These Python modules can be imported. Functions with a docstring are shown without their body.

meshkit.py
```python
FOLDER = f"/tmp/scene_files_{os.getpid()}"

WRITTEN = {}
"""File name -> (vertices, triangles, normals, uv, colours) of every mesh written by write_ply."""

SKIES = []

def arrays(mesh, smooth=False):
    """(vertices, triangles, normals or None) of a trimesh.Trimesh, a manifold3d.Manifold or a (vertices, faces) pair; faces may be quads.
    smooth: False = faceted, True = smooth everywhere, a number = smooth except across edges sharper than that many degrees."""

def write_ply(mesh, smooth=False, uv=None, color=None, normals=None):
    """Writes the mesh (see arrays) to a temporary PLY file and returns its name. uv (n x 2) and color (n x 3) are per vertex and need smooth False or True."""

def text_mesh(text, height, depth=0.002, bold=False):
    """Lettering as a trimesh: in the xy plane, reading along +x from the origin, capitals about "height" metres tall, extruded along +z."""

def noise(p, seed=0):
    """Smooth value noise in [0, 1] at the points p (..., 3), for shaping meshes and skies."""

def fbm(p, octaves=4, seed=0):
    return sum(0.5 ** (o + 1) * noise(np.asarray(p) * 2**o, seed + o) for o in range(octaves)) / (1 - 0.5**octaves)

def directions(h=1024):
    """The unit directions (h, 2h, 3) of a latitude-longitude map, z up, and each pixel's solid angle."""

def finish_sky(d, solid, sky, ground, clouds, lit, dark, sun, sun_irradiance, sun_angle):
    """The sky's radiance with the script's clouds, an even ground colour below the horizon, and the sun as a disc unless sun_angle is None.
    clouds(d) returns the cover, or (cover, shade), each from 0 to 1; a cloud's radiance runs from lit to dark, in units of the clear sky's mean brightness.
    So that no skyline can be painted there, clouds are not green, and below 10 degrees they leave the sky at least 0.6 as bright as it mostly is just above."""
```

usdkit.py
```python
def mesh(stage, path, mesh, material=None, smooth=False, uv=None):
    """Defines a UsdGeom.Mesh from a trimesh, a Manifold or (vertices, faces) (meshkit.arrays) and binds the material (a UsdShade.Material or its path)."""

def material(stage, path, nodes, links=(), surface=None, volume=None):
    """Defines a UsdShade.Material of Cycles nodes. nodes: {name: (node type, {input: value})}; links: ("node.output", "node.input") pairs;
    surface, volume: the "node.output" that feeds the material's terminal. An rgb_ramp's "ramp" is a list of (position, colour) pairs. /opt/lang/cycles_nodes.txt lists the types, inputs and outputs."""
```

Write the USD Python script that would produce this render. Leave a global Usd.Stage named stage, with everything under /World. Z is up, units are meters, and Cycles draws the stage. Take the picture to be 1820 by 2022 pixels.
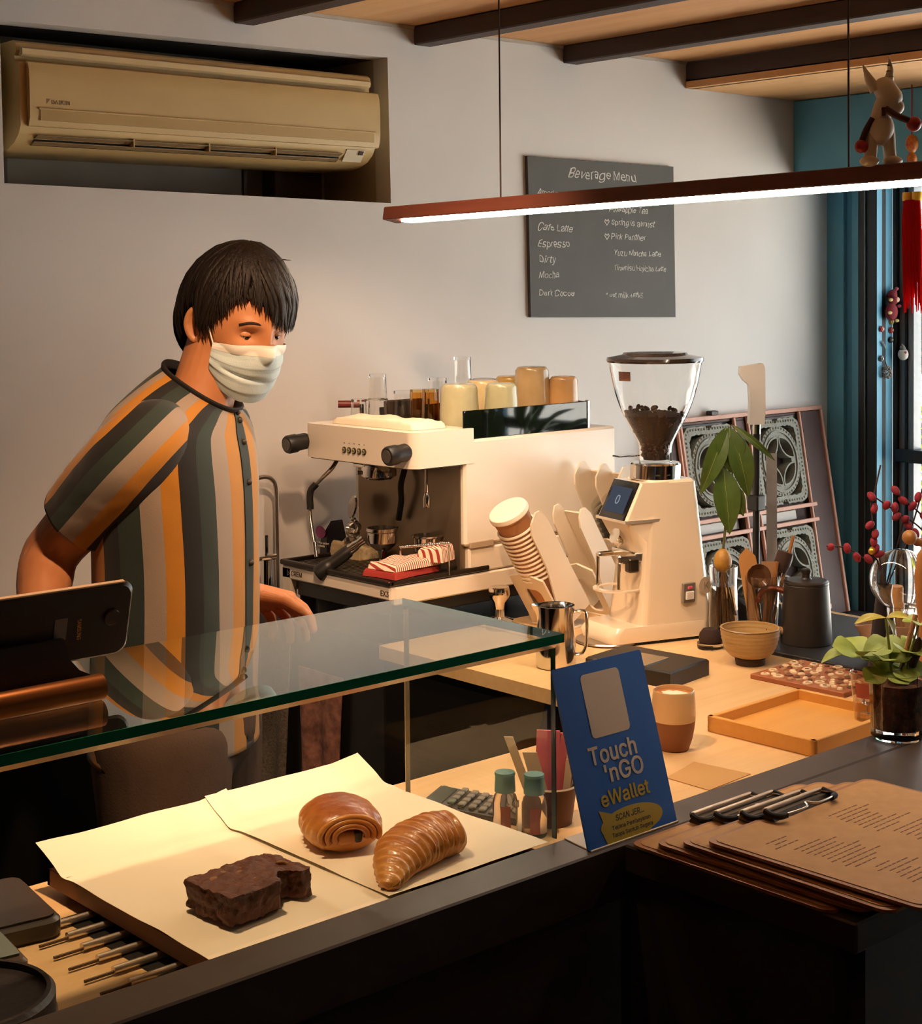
import math, random
import numpy as np
import trimesh, manifold3d as m3
from shapely.geometry import Polygon, Point, LineString, box as sbox
from shapely import affinity
from shapely.ops import unary_union
import usdkit, meshkit
from pxr import Gf, Sdf, Usd, UsdGeom, UsdLux, UsdShade

random.seed(7)
RNG = np.random.default_rng(7)
stage = Usd.Stage.CreateInMemory()
UsdGeom.SetStageUpAxis(stage, UsdGeom.Tokens.z)
UsdGeom.SetStageMetersPerUnit(stage, 1.0)
UsdGeom.Xform.Define(stage, '/World')
UsdGeom.Scope.Define(stage, '/World/Looks')

# ------------------------------------------------------------------ camera
CZ = 1.55
F_PX, CX_PX, CY_PX = 3148.1, 910.0, 682.7
YAW, PITCH, ROLL = math.radians(48.328), math.radians(2.172), math.radians(-0.5525)
fw = np.array([math.cos(YAW) * math.cos(PITCH), math.sin(YAW) * math.cos(PITCH), -math.sin(PITCH)])
r0 = np.array([math.sin(YAW), -math.cos(YAW), 0.0])
u0 = np.cross(r0, fw)
rt = r0 * math.cos(ROLL) + u0 * math.sin(ROLL)
up = u0 * math.cos(ROLL) - r0 * math.sin(ROLL)
cam = UsdGeom.Camera.Define(stage, '/World/camera')
K = 0.02
cam.CreateHorizontalApertureAttr(1820 * K)
cam.CreateVerticalApertureAttr(2022 * K)
cam.CreateFocalLengthAttr(F_PX * K)
cam.CreateHorizontalApertureOffsetAttr((910.0 - CX_PX) * K)
cam.CreateVerticalApertureOffsetAttr((CY_PX - 1011.0) * K)
cam.CreateClippingRangeAttr(Gf.Vec2f(0.05, 200))
cam.CreateExposureAttr(0.0)
M = np.eye(4)
M[0, :3], M[1, :3], M[2, :3], M[3, :3] = rt, up, -fw, (0, 0, CZ)
UsdGeom.Xformable(cam).AddTransformOp().Set(Gf.Matrix4d(*M.ravel().tolist()))


# ------------------------------------------------------------------ lights
def xf_look(prim, pos, to):
    """light at pos shining along its -Z towards 'to'"""
    z = np.array(pos, float) - np.array(to, float)
    z /= np.linalg.norm(z)
    x = np.cross((0, 0, 1.0) if abs(z[2]) < 0.99 else (0, 1.0, 0), z)
    x /= np.linalg.norm(x)
    y = np.cross(z, x)
    m = np.eye(4)
    m[0, :3], m[1, :3], m[2, :3], m[3, :3] = x, y, z, pos
    UsdGeom.Xformable(prim).AddTransformOp().Set(Gf.Matrix4d(*m.ravel().tolist()))


def spot(name, pos, to, radius, intensity, color, angle, soft):
    l = UsdLux.SphereLight.Define(stage, '/World/' + name)
    l.CreateRadiusAttr(radius)
    l.CreateIntensityAttr(intensity)
    l.CreateColorAttr(Gf.Vec3f(*color))
    s = UsdLux.ShapingAPI.Apply(l.GetPrim())
    s.CreateShapingConeAngleAttr(angle)
    s.CreateShapingConeSoftnessAttr(soft)
    xf_look(l, pos, to)
    return l


WARM = (1.0, 0.61, 0.35)
# daylight: overcast-bright dome outside the windows
dome = UsdLux.DomeLight.Define(stage, '/World/sky')
dome.CreateIntensityAttr(1.4)
dome.CreateColorAttr(Gf.Vec3f(0.93, 0.97, 1.0))

sun = UsdLux.DistantLight.Define(stage, '/World/sun')
sun.CreateIntensityAttr(11.0)
sun.CreateNormalizeAttr(True)
sun.CreateAngleAttr(0.53)
sun.CreateColorAttr(Gf.Vec3f(1.0, 0.97, 0.93))
xf_look(sun, (0, 0, 10), (2.5, -4.5, 1.4))

# ------------------------------------------------------------------ materials
MATS = {}


def lin(h):
    if isinstance(h, str):
        h = [int(h[i:i + 2], 16) / 255 for i in (0, 2, 4)]
        return tuple(c / 12.92 if c < 0.04045 else ((c + 0.055) / 1.055) ** 2.4 for c in h)
    return tuple(h)


def mat(name, color, rough=0.5, metal=0.0, var=None, scale=8.0, bump=0.0, bscale=60.0, stretch=(1, 1, 1), detail=3, **kw):
    """principled material; var = second colour mixed in by object-space noise"""
    if name in MATS:
        return MATS[name]
    n = {'p': ('principled_bsdf', {'base_color': lin(color), 'roughness': rough, 'metallic': metal, **kw})}
    l = []
    if var is not None or bump:
        n['tc'] = ('texture_coordinate', {})
        n['map'] = ('mapping', {'scale': stretch})
        l.append(('tc.object', 'map.vector'))
    if var is not None:
        n['no'] = ('noise_texture', {'scale': scale, 'detail': detail, 'roughness': 0.6})
        n['ra'] = ('rgb_ramp', {'ramp': [(0.32, lin(color)), (0.68, lin(var))]})
        l += [('map.vector', 'no.vector'), ('no.fac', 'ra.fac'), ('ra.color', 'p.base_color')]
    if bump:
        n['nb'] = ('noise_texture', {'scale': bscale, 'detail': 4})
        n['bu'] = ('bump', {'strength': bump, 'distance': 0.002})
        l += [('map.vector', 'nb.vector'), ('nb.fac', 'bu.height'), ('bu.normal', 'p.normal')]
    MATS[name] = usdkit.material(stage, '/World/Looks/' + name, n, l, surface='p.BSDF')
    return MATS[name]


def emit(name, color, strength):
    if name not in MATS:
        MATS[name] = usdkit.material(stage, '/World/Looks/' + name, {'e': ('emission', {'color': lin(color), 'strength': strength})}, [], surface='e.emission')
    return MATS[name]


def glass(name, color=(1, 1, 1), rough=0.0, ior=1.5):
    return mat(name, color, rough, transmission_weight=1.0, ior=ior)


def clear_pane(name, tint, ior=1.6):
    if name not in MATS:
        MATS[name] = usdkit.material(stage, '/World/Looks/' + name, {
            'f': ('fresnel', {'IOR': ior}), 'ge': ('geometry', {}), 'iv': ('math', {'math_type': 'subtract', 'value1': 1.0}), 'mu': ('math', {'math_type': 'multiply'}),
            'd2': ('math', {'math_type': 'multiply', 'value2': 2.0}), 'p1': ('math', {'math_type': 'add', 'value2': 1.0}), 'dv': ('math', {'math_type': 'divide'}),   # both faces of the sheet: 2R / (1 + R)
            't': ('transparent_bsdf', {'color': tint}), 'g': ('glossy_bsdf', {'color': (0.95, 1.0, 0.98), 'roughness': 0.0}), 'm': ('mix_closure', {})},
            [('ge.backfacing', 'iv.value2'), ('f.fac', 'd2.value1'), ('f.fac', 'p1.value1'), ('d2.value', 'dv.value1'), ('p1.value', 'dv.value2'), ('dv.value', 'mu.value1'), ('iv.value', 'mu.value2'), ('mu.value', 'm.fac'), ('t.BSDF', 'm.closure1'), ('g.BSDF', 'm.closure2')], surface='m.closure')
    return MATS[name]


def pane(name, tint=(1, 1, 1), ior=1.5):
    return clear_pane(name, tint, ior)


def wood(name, c1, c2, rough=0.45, axis=0, scale=9.0, seam=0.0, **kw):
    """grain stretched along one axis"""
    if name in MATS:
        return MATS[name]
    s = [1.0, 1.0, 1.0]
    s[axis] = 0.07
    n = {'tc': ('texture_coordinate', {}), 'map': ('mapping', {'scale': tuple(s)}),
         'no': ('noise_texture', {'scale': scale, 'detail': 6, 'roughness': 0.62, 'distortion': 0.6}),
         'n2': ('noise_texture', {'scale': scale * 9, 'detail': 4, 'roughness': 0.6}),
         'mx': ('mix_float', {'fac': 0.35}),
         'ra': ('rgb_ramp', {'ramp': [(0.33, lin(c1)), (0.5, tuple(0.5 * (a + b) for a, b in zip(lin(c1), lin(c2)))), (0.68, lin(c2))]}),
         'bu': ('bump', {'strength': 0.08, 'distance': 0.001}),
         'p': ('principled_bsdf', {'roughness': rough, **kw})}
    l = [('tc.object', 'map.vector'), ('map.vector', 'no.vector'), ('map.vector', 'n2.vector'), ('no.fac', 'mx.a'), ('n2.fac', 'mx.b'),
         ('mx.result', 'ra.fac'), ('ra.color', 'p.base_color'), ('n2.fac', 'bu.height'), ('bu.normal', 'p.normal')]
    MATS[name] = usdkit.material(stage, '/World/Looks/' + name, n, l, surface='p.BSDF')
    return MATS[name]


# ------------------------------------------------------------------ scene helpers
def uname(parent, name):
    if not stage.GetPrimAtPath(f'{parent}/{name}'):
        return f'{parent}/{name}'
    k = 1
    while stage.GetPrimAtPath(f'{parent}/{name}_{k:03d}'):
        k += 1
    return f'{parent}/{name}_{k:03d}'


def tag(prim, label=None, cat=None, group=None, kind=None):
    for k, v in (('label', label), ('category', cat), ('group', group), ('kind', kind)):
        if v:
            prim.SetCustomDataByKey(k, v)
    return prim


def place(prim, loc, rz=0.0, rx=0.0, ry=0.0):
    x = UsdGeom.Xformable(prim)
    x.AddTranslateOp().Set(Gf.Vec3d(*map(float, loc)))
    if rz:
        x.AddRotateZOp().Set(float(rz))
    if ry:
        x.AddRotateYOp().Set(float(ry))
    if rx:
        x.AddRotateXOp().Set(float(rx))


def thing(name, label, cat, loc=(0, 0, 0), rz=0.0, group=None, kind=None, rx=0.0, ry=0.0):
    p = uname('/World', name)
    x = UsdGeom.Xform.Define(stage, p).GetPrim()
    place(x, loc, rz, rx, ry)
    tag(x, label, cat, group, kind)
    return p


def part(parent, name, mesh, m, smooth=30, label=None, uv=None, loc=None, rz=0.0, rx=0.0, ry=0.0, kind=None):
    p = uname(parent, name)
    g = usdkit.mesh(stage, p, mesh, m, smooth=smooth, uv=uv).GetPrim()
    if loc is not None:
        place(g, loc, rz, rx, ry)
    tag(g, label, kind=kind)
    return p


def single(name, mesh, m, label, cat, loc=None, rz=0.0, smooth=30, group=None, kind=None, rx=0.0, ry=0.0):
    p = uname('/World', name)
    g = usdkit.mesh(stage, p, mesh, m, smooth=smooth).GetPrim()
    if loc is not None:
        place(g, loc, rz, rx, ry)
    tag(g, label, cat, group, kind)
    return p


def copy_of(src, loc, rz=0.0, label=None, group=None, rx=0.0, ry=0.0):
    base = src.rsplit('/', 1)[1]
    if base[-4:-3] == '_' and base[-3:].isdigit():
        base = base[:-4]
    p = uname('/World', base)
    x = UsdGeom.Xform.Define(stage, p).GetPrim()
    s = stage.GetPrimAtPath(src)
    x.GetReferences().AddInternalReference(s.GetPath())
    x.SetInstanceable(True)
    xf = UsdGeom.Xformable(x)
    xf.ClearXformOpOrder()
    m = Gf.Matrix4d(1.0)
    m = Gf.Matrix4d().SetRotate(Gf.Rotation(Gf.Vec3d(1, 0, 0), rx)) * Gf.Matrix4d().SetRotate(Gf.Rotation(Gf.Vec3d(0, 1, 0), ry)) * Gf.Matrix4d().SetRotate(Gf.Rotation(Gf.Vec3d(0, 0, 1), rz))
    m.SetTranslateOnly(Gf.Vec3d(*map(float, loc)))
    xf.AddTransformOp(opSuffix='copy').Set(m)
    cd = s.GetCustomData()
    tag(x, label or cd.get('label'), cd.get('category'), group or cd.get('group'))
    return p


# ------------------------------------------------------------------ mesh helpers
cat_ = trimesh.util.concatenate


def T(m, loc=(0, 0, 0), rz=0, rx=0, ry=0):
    m = m.copy()
    for a, ax in ((rx, (1, 0, 0)), (ry, (0, 1, 0)), (rz, (0, 0, 1))):
        if a:
            m.apply_transform(trimesh.transformations.rotation_matrix(math.radians(a), ax))
    m.apply_translation(loc)
    return m


def bx(x0, x1, y0, y1, z0, z1):
    m = trimesh.creation.box((x1 - x0, y1 - y0, z1 - z0))
    m.apply_translation(((x0 + x1) / 2, (y0 + y1) / 2, (z0 + z1) / 2))
    return m


def bev(x0, x1, y0, y1, z0, z1, b=0.002):
    """box with chamfered edges (hull)"""
    b = min(b, (x1 - x0) / 2.01, (y1 - y0) / 2.01, (z1 - z0) / 2.01)
    pts = []
    for X, sx in ((x0, 1), (x1, -1)):
        for Y, sy in ((y0, 1), (y1, -1)):
            for Z, sz in ((z0, 1), (z1, -1)):
                pts += [(X + sx * b, Y + sy * b, Z), (X + sx * b, Y, Z + sz * b), (X, Y + sy * b, Z + sz * b)]
    return trimesh.convex.convex_hull(np.array(pts))


def rbox(sx, sy, sz, r, seg=5, loc=(0, 0, 0)):
    """rounded box centred on loc"""
    r = min(r, sx / 2.01, sy / 2.01, sz / 2.01)
    s = trimesh.creation.icosphere(2, r) if seg > 3 else trimesh.creation.icosphere(1, r)
    v = np.vstack([s.vertices + np.array((a * (sx / 2 - r), b * (sy / 2 - r), c * (sz / 2 - r))) for a in (-1, 1) for b in (-1, 1) for c in (-1, 1)])
    return T(trimesh.convex.convex_hull(v), loc)


def hull(pts):
    return trimesh.convex.convex_hull(np.array(pts, float))


def cyl(r, z0, z1, seg=32, r2=None, c=(0, 0)):
    return T(lathe([(0, z0), (r, z0), (r if r2 is None else r2, z1), (0, z1)], seg), (c[0], c[1], 0))


def lathe(profile, seg=40):
    """revolve (r, z) points about z; closed where r = 0"""
    pr = np.array(profile, float)
    a = np.linspace(0, 2 * math.pi, seg, endpoint=False)
    v = np.stack([pr[:, None, 0] * np.cos(a), pr[:, None, 0] * np.sin(a), np.repeat(pr[:, 1][:, None], seg, 1)], -1).reshape(-1, 3)
    f = []
    for i in range(len(pr) - 1):
        for j in range(seg):
            k = (j + 1) % seg
            p, q, s, t = i * seg + j, i * seg + k, (i + 1) * seg + k, (i + 1) * seg + j
            if pr[i, 0] > 1e-9:
                f.append((p, q, s))
            if pr[i + 1, 0] > 1e-9:
                f.append((p, s, t))
    m = trimesh.Trimesh(v, f, process=False)
    m.merge_vertices()
    m.update_faces(m.nondegenerate_faces())
    m.remove_unreferenced_vertices()
    if m.is_watertight and m.volume < 0:
        m.invert()
    return m


def catmull(pts, n=8):
    p = np.array(pts, float)
    if len(p) < 3:
        return np.array([p[0] + (p[-1] - p[0]) * t for t in np.linspace(0, 1, n)])
    e = np.vstack([2 * p[0] - p[1], p, 2 * p[-1] - p[-2]])
    out = []
    for i in range(len(p) - 1):
        a, b, c, d = e[i:i + 4]
        for t in np.linspace(0, 1, n, endpoint=False):
            out.append(0.5 * (2 * b + (c - a) * t + (2 * a - 5 * b + 4 * c - d) * t * t + (3 * b - a - 3 * c + d) * t ** 3))
    out.append(p[-1])
    return np.array(out)


def sweep(path, ra, seg=10, caps=True, rb=None, upv=(0, 0, 1)):
    """tube along path; ra radius (scalar or per point); rb second radius for an oval"""
    p = np.array(path, float)
    n = len(p)
    ra = np.broadcast_to(np.asarray(ra, float), (n,))
    rb = ra if rb is None else np.broadcast_to(np.asarray(rb, float), (n,))
    t = np.gradient(p, axis=0)
    t /= np.linalg.norm(t, axis=1, keepdims=True) + 1e-12
    u = np.cross(t[0], upv)
    if np.linalg.norm(u) < 1e-3:
        u = np.cross(t[0], (1, 0.1, 0))
    u /= np.linalg.norm(u)
    a = np.linspace(0, 2 * math.pi, seg, endpoint=False)
    v = []
    for i in range(n):
        u = u - t[i] * (u @ t[i])
        u /= np.linalg.norm(u) + 1e-12
        w = np.cross(t[i], u)
        v.append(p[i] + ra[i] * np.cos(a)[:, None] * u + rb[i] * np.sin(a)[:, None] * w)
    v = np.vstack(v)
    f = []
    for i in range(n - 1):
        for j in range(seg):
            k = (j + 1) % seg
            f += [(i * seg + j, i * seg + k, (i + 1) * seg + k), (i * seg + j, (i + 1) * seg + k, (i + 1) * seg + j)]
    if caps:
        v = np.vstack([v, p[0], p[-1]])
        for j in range(seg):
            k = (j + 1) % seg
            f += [(len(v) - 2, k, j), (len(v) - 1, (n - 1) * seg + j, (n - 1) * seg + k)]
    m = trimesh.Trimesh(v, f, process=False)
    if caps and m.volume < 0:
        m.invert()
    return m


def tube(pts, r, seg=10, n=8):
    return sweep(catmull(pts, n), r, seg)


def rod(a, b, r, seg=12, r2=None):
    return sweep(np.array([a, b], float), [r, r if r2 is None else r2], seg)


def ext(poly, h, z=0.0):
    """shapely polygon extruded along +z from z"""
    gs = [g for g in getattr(poly, 'geoms', [poly]) if g.area > 1e-9]
    return T(cat_([trimesh.creation.extrude_polygon(g, h, engine='earcut') for g in gs]), (0, 0, z))


def toXZ(m, y):
    """mesh made in xy (reading +x, up +y), extruded +z -> stands facing -Y at y"""
    m = m.copy()
    v = m.vertices.copy()
    m.vertices = np.stack([v[:, 0], y - v[:, 2], v[:, 1]], 1)
    return m


def toYZ(m, x):
    """mesh made in xy -> stands facing -X at x, reading along -Y"""
    m = m.copy()
    v = m.vertices.copy()
    m.vertices = np.stack([x - v[:, 2], -v[:, 0], v[:, 1]], 1)
    return m


def rrect(w, h, r, c=(0, 0)):
    return affinity.translate(sbox(-w / 2 + r, -h / 2 + r, w / 2 - r, h / 2 - r).buffer(r, 6), *c)


def man(m):
    return m3.Manifold(m3.Mesh(np.asarray(m.vertices, np.float32), np.asarray(m.faces, np.uint32)))


def unman(m):
    k = m.to_mesh()
    return trimesh.Trimesh(k.vert_properties[:, :3], k.tri_verts, process=False)


def grid(fn, nu, nv, closed_u=False):
    """surface from fn(u, v) -> (.,3), u and v in 0..1"""
    U, V = np.meshgrid(np.linspace(0, 1, nu, endpoint=not closed_u), np.linspace(0, 1, nv), indexing='ij')
    v = fn(U.ravel(), V.ravel())
    f = []
    for i in range(nu if closed_u else nu - 1):
        k = (i + 1) % nu
        for j in range(nv - 1):
            a, b, c, d = i * nv + j, k * nv + j, k * nv + j + 1, i * nv + j + 1
            f += [(a, b, c), (a, c, d)]
    return trimesh.Trimesh(v, f, process=False), np.stack([U.ravel(), V.ravel()], 1)


def shell(m, t):
    """gives an open sheet thickness t along its normals"""
    n = m.vertex_normals
    k = len(m.vertices)
    e = m.edges_sorted
    u, c = np.unique(e, axis=0, return_counts=True)
    bd = {tuple(x) for x in u[c == 1]}
    f = [m.faces, m.faces[:, ::-1] + k]
    side = [(a, b) for a, b in m.edges if tuple(sorted((a, b))) in bd]
    f.append(np.array([(b, a, a + k) for a, b in side] + [(b, a + k, b + k) for a, b in side]).reshape(-1, 3))
    return trimesh.Trimesh(np.vstack([m.vertices, m.vertices - n * t]), np.vstack(f), process=False)


def text(s, h, d=0.0006, bold=False, slant=0.0, jit=0.0, seed=0):
    m = meshkit.text_mesh(s, h, d, bold)
    if slant:
        m.vertices[:, 0] += slant * m.vertices[:, 1]
    if jit:
        q = m.vertices.copy()
        q[:, 2] = 0
        for a in (0, 1):
            m.vertices[:, a] += jit * h * (meshkit.noise(q / h * 1.3 + 7.7 * a, seed) - 0.5)
    return m
# ================================================================== SETTING
W = 2.70            # back wall plane (faces -Y)
XR = 3.80           # right wall plane (faces -X)
CEIL = 2.12
WOODZ = 0.90        # worktop
BARZ = 0.94         # dark bar top

m_wall = mat('white_wall_paint', 'cfcbc8', 0.75, bump=0.15, bscale=35, var='d6d3d0', scale=1.6)
m_blue = mat('blue_paint', '5c9fba', 0.55, var='5394ae', scale=2.5, bump=0.1, bscale=20)
m_lightblue = mat('light_blue_paint', '6fb0cf', 0.5)
m_black = mat('black_frame_metal', '15171a', 0.4)
m_room = mat('room_paint', '5a5652', 0.85)
m_niche = mat('grey_niche_plaster', 'a59a8c', 0.8, var='8f8578', scale=3)
m_dark = mat('charcoal_laminate', '463b35', 0.42, var='4b403a', scale=30)
m_darkface = mat('black_cabinet_laminate', '100f0e', 0.7, specular_ior_level=0.12)
m_barface = mat('black_bar_front', '4b4541', 0.5)

# back wall with a niche hole for the air conditioner
wall_poly = sbox(-3.2, 0.0, XR, CEIL + 0.4).difference(Polygon([(1.305, 1.742), (2.203, 1.730), (2.198, 2.045), (1.302, 2.034)]))
single('wall_back', toXZ(ext(wall_poly, -0.05), W), m_wall, 'white painted back wall with a recess for the air conditioner', 'wall', smooth=False, kind='structure')
nk = thing('wall_recess', 'grey plastered recess in the back wall around the air conditioner', 'recess', kind='structure')
part(nk, 'back_panel', bx(1.2, 2.3, W + 0.24, W + 0.26, 1.6, 2.15), m_niche)
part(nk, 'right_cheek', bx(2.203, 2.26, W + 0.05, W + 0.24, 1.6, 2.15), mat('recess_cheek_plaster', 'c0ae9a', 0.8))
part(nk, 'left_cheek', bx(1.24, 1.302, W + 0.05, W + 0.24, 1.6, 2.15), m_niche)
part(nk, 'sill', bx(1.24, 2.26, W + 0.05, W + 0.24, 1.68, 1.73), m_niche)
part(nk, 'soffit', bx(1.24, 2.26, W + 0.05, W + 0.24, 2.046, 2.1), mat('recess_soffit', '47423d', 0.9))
for sx in (1.42, 1.98):
    part(nk, 'backing_board', bx(sx, sx + 0.006, W + 0.236, W + 0.24, 1.73, 1.85), mat('recess_seam', '7c7267', 0.9))
part(nk, 'mounting_block', bev(2.03, 2.16, W + 0.19, W + 0.24, 1.73, 1.84), mat('brown_mounting_block', '4e382a', 0.7))

# room shell out of the frame
single('floor', bx(-3.2, XR + 0.2, -3.2, W, -0.05, 0.0), mat('dark_floor', '4a4038', 0.6), 'dark concrete shop floor', 'floor', kind='structure', smooth=False)
single('wall_left', bx(-3.3, -3.2, -3.2, W, 0, 2.5), m_room, 'painted side wall of the shop', 'wall', kind='structure', smooth=False)
single('wall_front', bx(-3.2, XR, -3.3, -3.2, 0, 2.5), m_room, 'painted wall behind the viewer', 'wall', kind='structure', smooth=False)

# ceiling: plywood panels between dark joists that run towards the viewer (along Y)
m_ply = [wood(f'ceiling_plywood_{i}', a, b, 0.55, axis=1, scale=5) for i, (a, b) in enumerate((('c98a50', 'deaa70'), ('d09458', 'e4b47c'), ('bd8048', 'd49e66')))]
m_joist = wood('dark_joist_wood', '30211d', '46322b', 0.6, axis=1, scale=12)
cl = thing('ceiling', 'plywood panelled ceiling between dark joists', 'ceiling', kind='structure')
jx = [-2.4, -1.95, -1.5, -1.0, -0.55, -0.1, 0.38, 0.86, 1.33, 1.80, 2.27, 2.735, 3.185]
edges = [-3.2] + jx + [XR]
for i, (a, b) in enumerate(zip(edges[:-1], edges[1:])):
    lo = CEIL if i < len(edges) - 2 else 2.052
    if i == len(edges) - 2:
        part(cl, 'riser', bx(a + 0.02, a + 0.032, -3.2, W, lo, CEIL + 0.02), m_ply[0], smooth=False)
    if i >= 8:
        cut = [-3.2, -0.9, W] if i % 2 else [-3.2, 0.1, 1.9 if i == 9 else W] + ([W] if i == 9 else [])
        for y0, y1 in zip(cut[:-1], cut[1:]):
            part(cl, 'panel', bx(a, b, y0 + 0.002, y1 - 0.002, lo, lo + 0.02), m_ply[i % 3], smooth=False)
    else:
        part(cl, 'panel', bx(a, b, -3.2, W, lo, lo + 0.02), m_ply[i % 3], smooth=False)
bl = {1.80: 'dark ceiling joist above the right end of the air conditioner', 2.27: 'dark ceiling joist second from the air conditioner', 2.735: 'dark ceiling joist third from the air conditioner', 3.185: 'dark ceiling joist nearest the blue wall'}
for x in jx:
    w = 0.05
    o = single('ceiling_joist', bev(x, x + w, -3.2, W - 0.001, 2.078 if x < 3 else 2.066, CEIL - 0.0005, 0.003), m_joist, bl.get(x, 'dark ceiling joist outside the view, towards the left wall'), 'joist', group=None if x in bl else 'joists out of view', kind='structure')
single('roof', bx(-3.4, XR + 0.3, -3.4, W + 0.4, 2.5, 2.6), m_room, 'roof slab above the ceiling', 'roof', kind='structure', smooth=False)
single('trim_1', bx(0.3, XR, W - 0.006, W - 0.0005, CEIL - 0.008, CEIL - 0.0005), mat('cornice_paint', 'b9b1a6', 0.8), 'thin white trim where back wall meets ceiling', 'trim', kind='structure')

# right wall: blue pier, dark door frame, light blue boards, window
wr = thing('wall_right', 'blue painted right hand wall with grooved pier and window opening', 'wall', kind='structure')
part(wr, 'pier', bx(XR, XR + 0.25, 2.644, W + 0.05, 0, 2.4), m_blue, smooth=False)
part(wr, 'groove', bx(XR + 0.012, XR + 0.25, 2.619, 2.644, 0, 2.4), mat('blue_groove_paint', '3f7c98', 0.6), smooth=False)
part(wr, 'band', bx(XR + 0.004, XR + 0.25, 2.594, 2.619, 0, 2.4), m_blue, smooth=False)
part(wr, 'lintel', bev(3.642, XR + 0.25, -3.2, W - 0.0005, 1.838, 2.051, 0.003), m_blue)
part(wr, 'low_wall', bx(XR, XR + 0.2, 0.2, 2.536, 0, 0.42), m_blue, smooth=False)
part(wr, 'jamb_back', bx(XR + 0.05, XR + 0.25, 2.586, 2.64, 0, 2.0), m_blue, smooth=False)
part(wr, 'far_pier', bx(XR, XR + 0.25, -3.2, 0.2, 0, 2.4), m_blue, smooth=False)
tr = thing('trim_2', 'dark door frame strips beside the blue pier', 'door frame', kind='structure')
part(tr, 'outer_strip', bev(XR - 0.004, XR + 0.2, 2.572, 2.594, 0, 1.9, 0.002), m_black)
part(tr, 'bright_edge', bx(XR - 0.006, XR + 0.1, 2.569, 2.572, 0, 1.9), mat('worn_metal_edge', '6d7a7a', 0.35, 0.8))
part(tr, 'inner_strip', bev(XR + 0.0, XR + 0.05, 2.5365, 2.569, 0, 1.9, 0.002), mat('dark_teal_frame', '1c2a30', 0.45))
lb = thing('trim_3', 'light blue vertical boards with a groove in the window reveal', 'jamb', kind='structure')
YJ = 2.536
part(lb, 'board', bev(XR + 0.002, XR + 0.028, YJ, YJ + 0.05, 0.4, 1.9, 0.001), m_lightblue)
part(lb, 'groove', bx(XR + 0.028, XR + 0.045, YJ + 0.012, YJ + 0.05, 0.83, 1.9), mat('deep_blue_groove', '17506f', 0.5))
part(lb, 'lower_board', bx(XR + 0.028, XR + 0.045, YJ + 0.002, YJ + 0.05, 0.4, 0.83), m_lightblue)
part(lb, 'board', bev(XR + 0.045, XR + 0.078, YJ, YJ + 0.05, 0.4, 1.9, 0.001), m_lightblue)
XW = XR + 0.08
wi = thing('window_1', 'dark framed window with wire mesh beside the light blue boards', 'window', kind='structure')
m_alu = mat('grey_aluminium', '85888b', 0.4, 0.6)
part(wi, 'outer_frame', bev(XW, XW + 0.07, 2.528, YJ, 0.42, 1.86, 0.001), m_black)
part(wi, 'side_frame', bev(XW + 0.02, XW + 0.06, 2.508, 2.528, 0.42, 1.82, 0.001), m_alu)
part(wi, 'side_frame', bev(XW + 0.015, XW + 0.06, 2.500, 2.508, 0.42, 1.82, 0.001), m_black)
part(wi, 'side_frame', bev(XW + 0.02, XW + 0.06, 2.482, 2.500, 0.42, 1.82, 0.001), m_alu)
part(wi, 'mid_rail', bev(XW, XW + 0.07, 0.22, 2.53, 1.042, 1.078, 0.003), m_black)
part(wi, 'top_rail', bev(XW + 0.02, XW + 0.06, 0.22, 2.53, 1.812, 1.85, 0.002), m_black)
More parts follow.
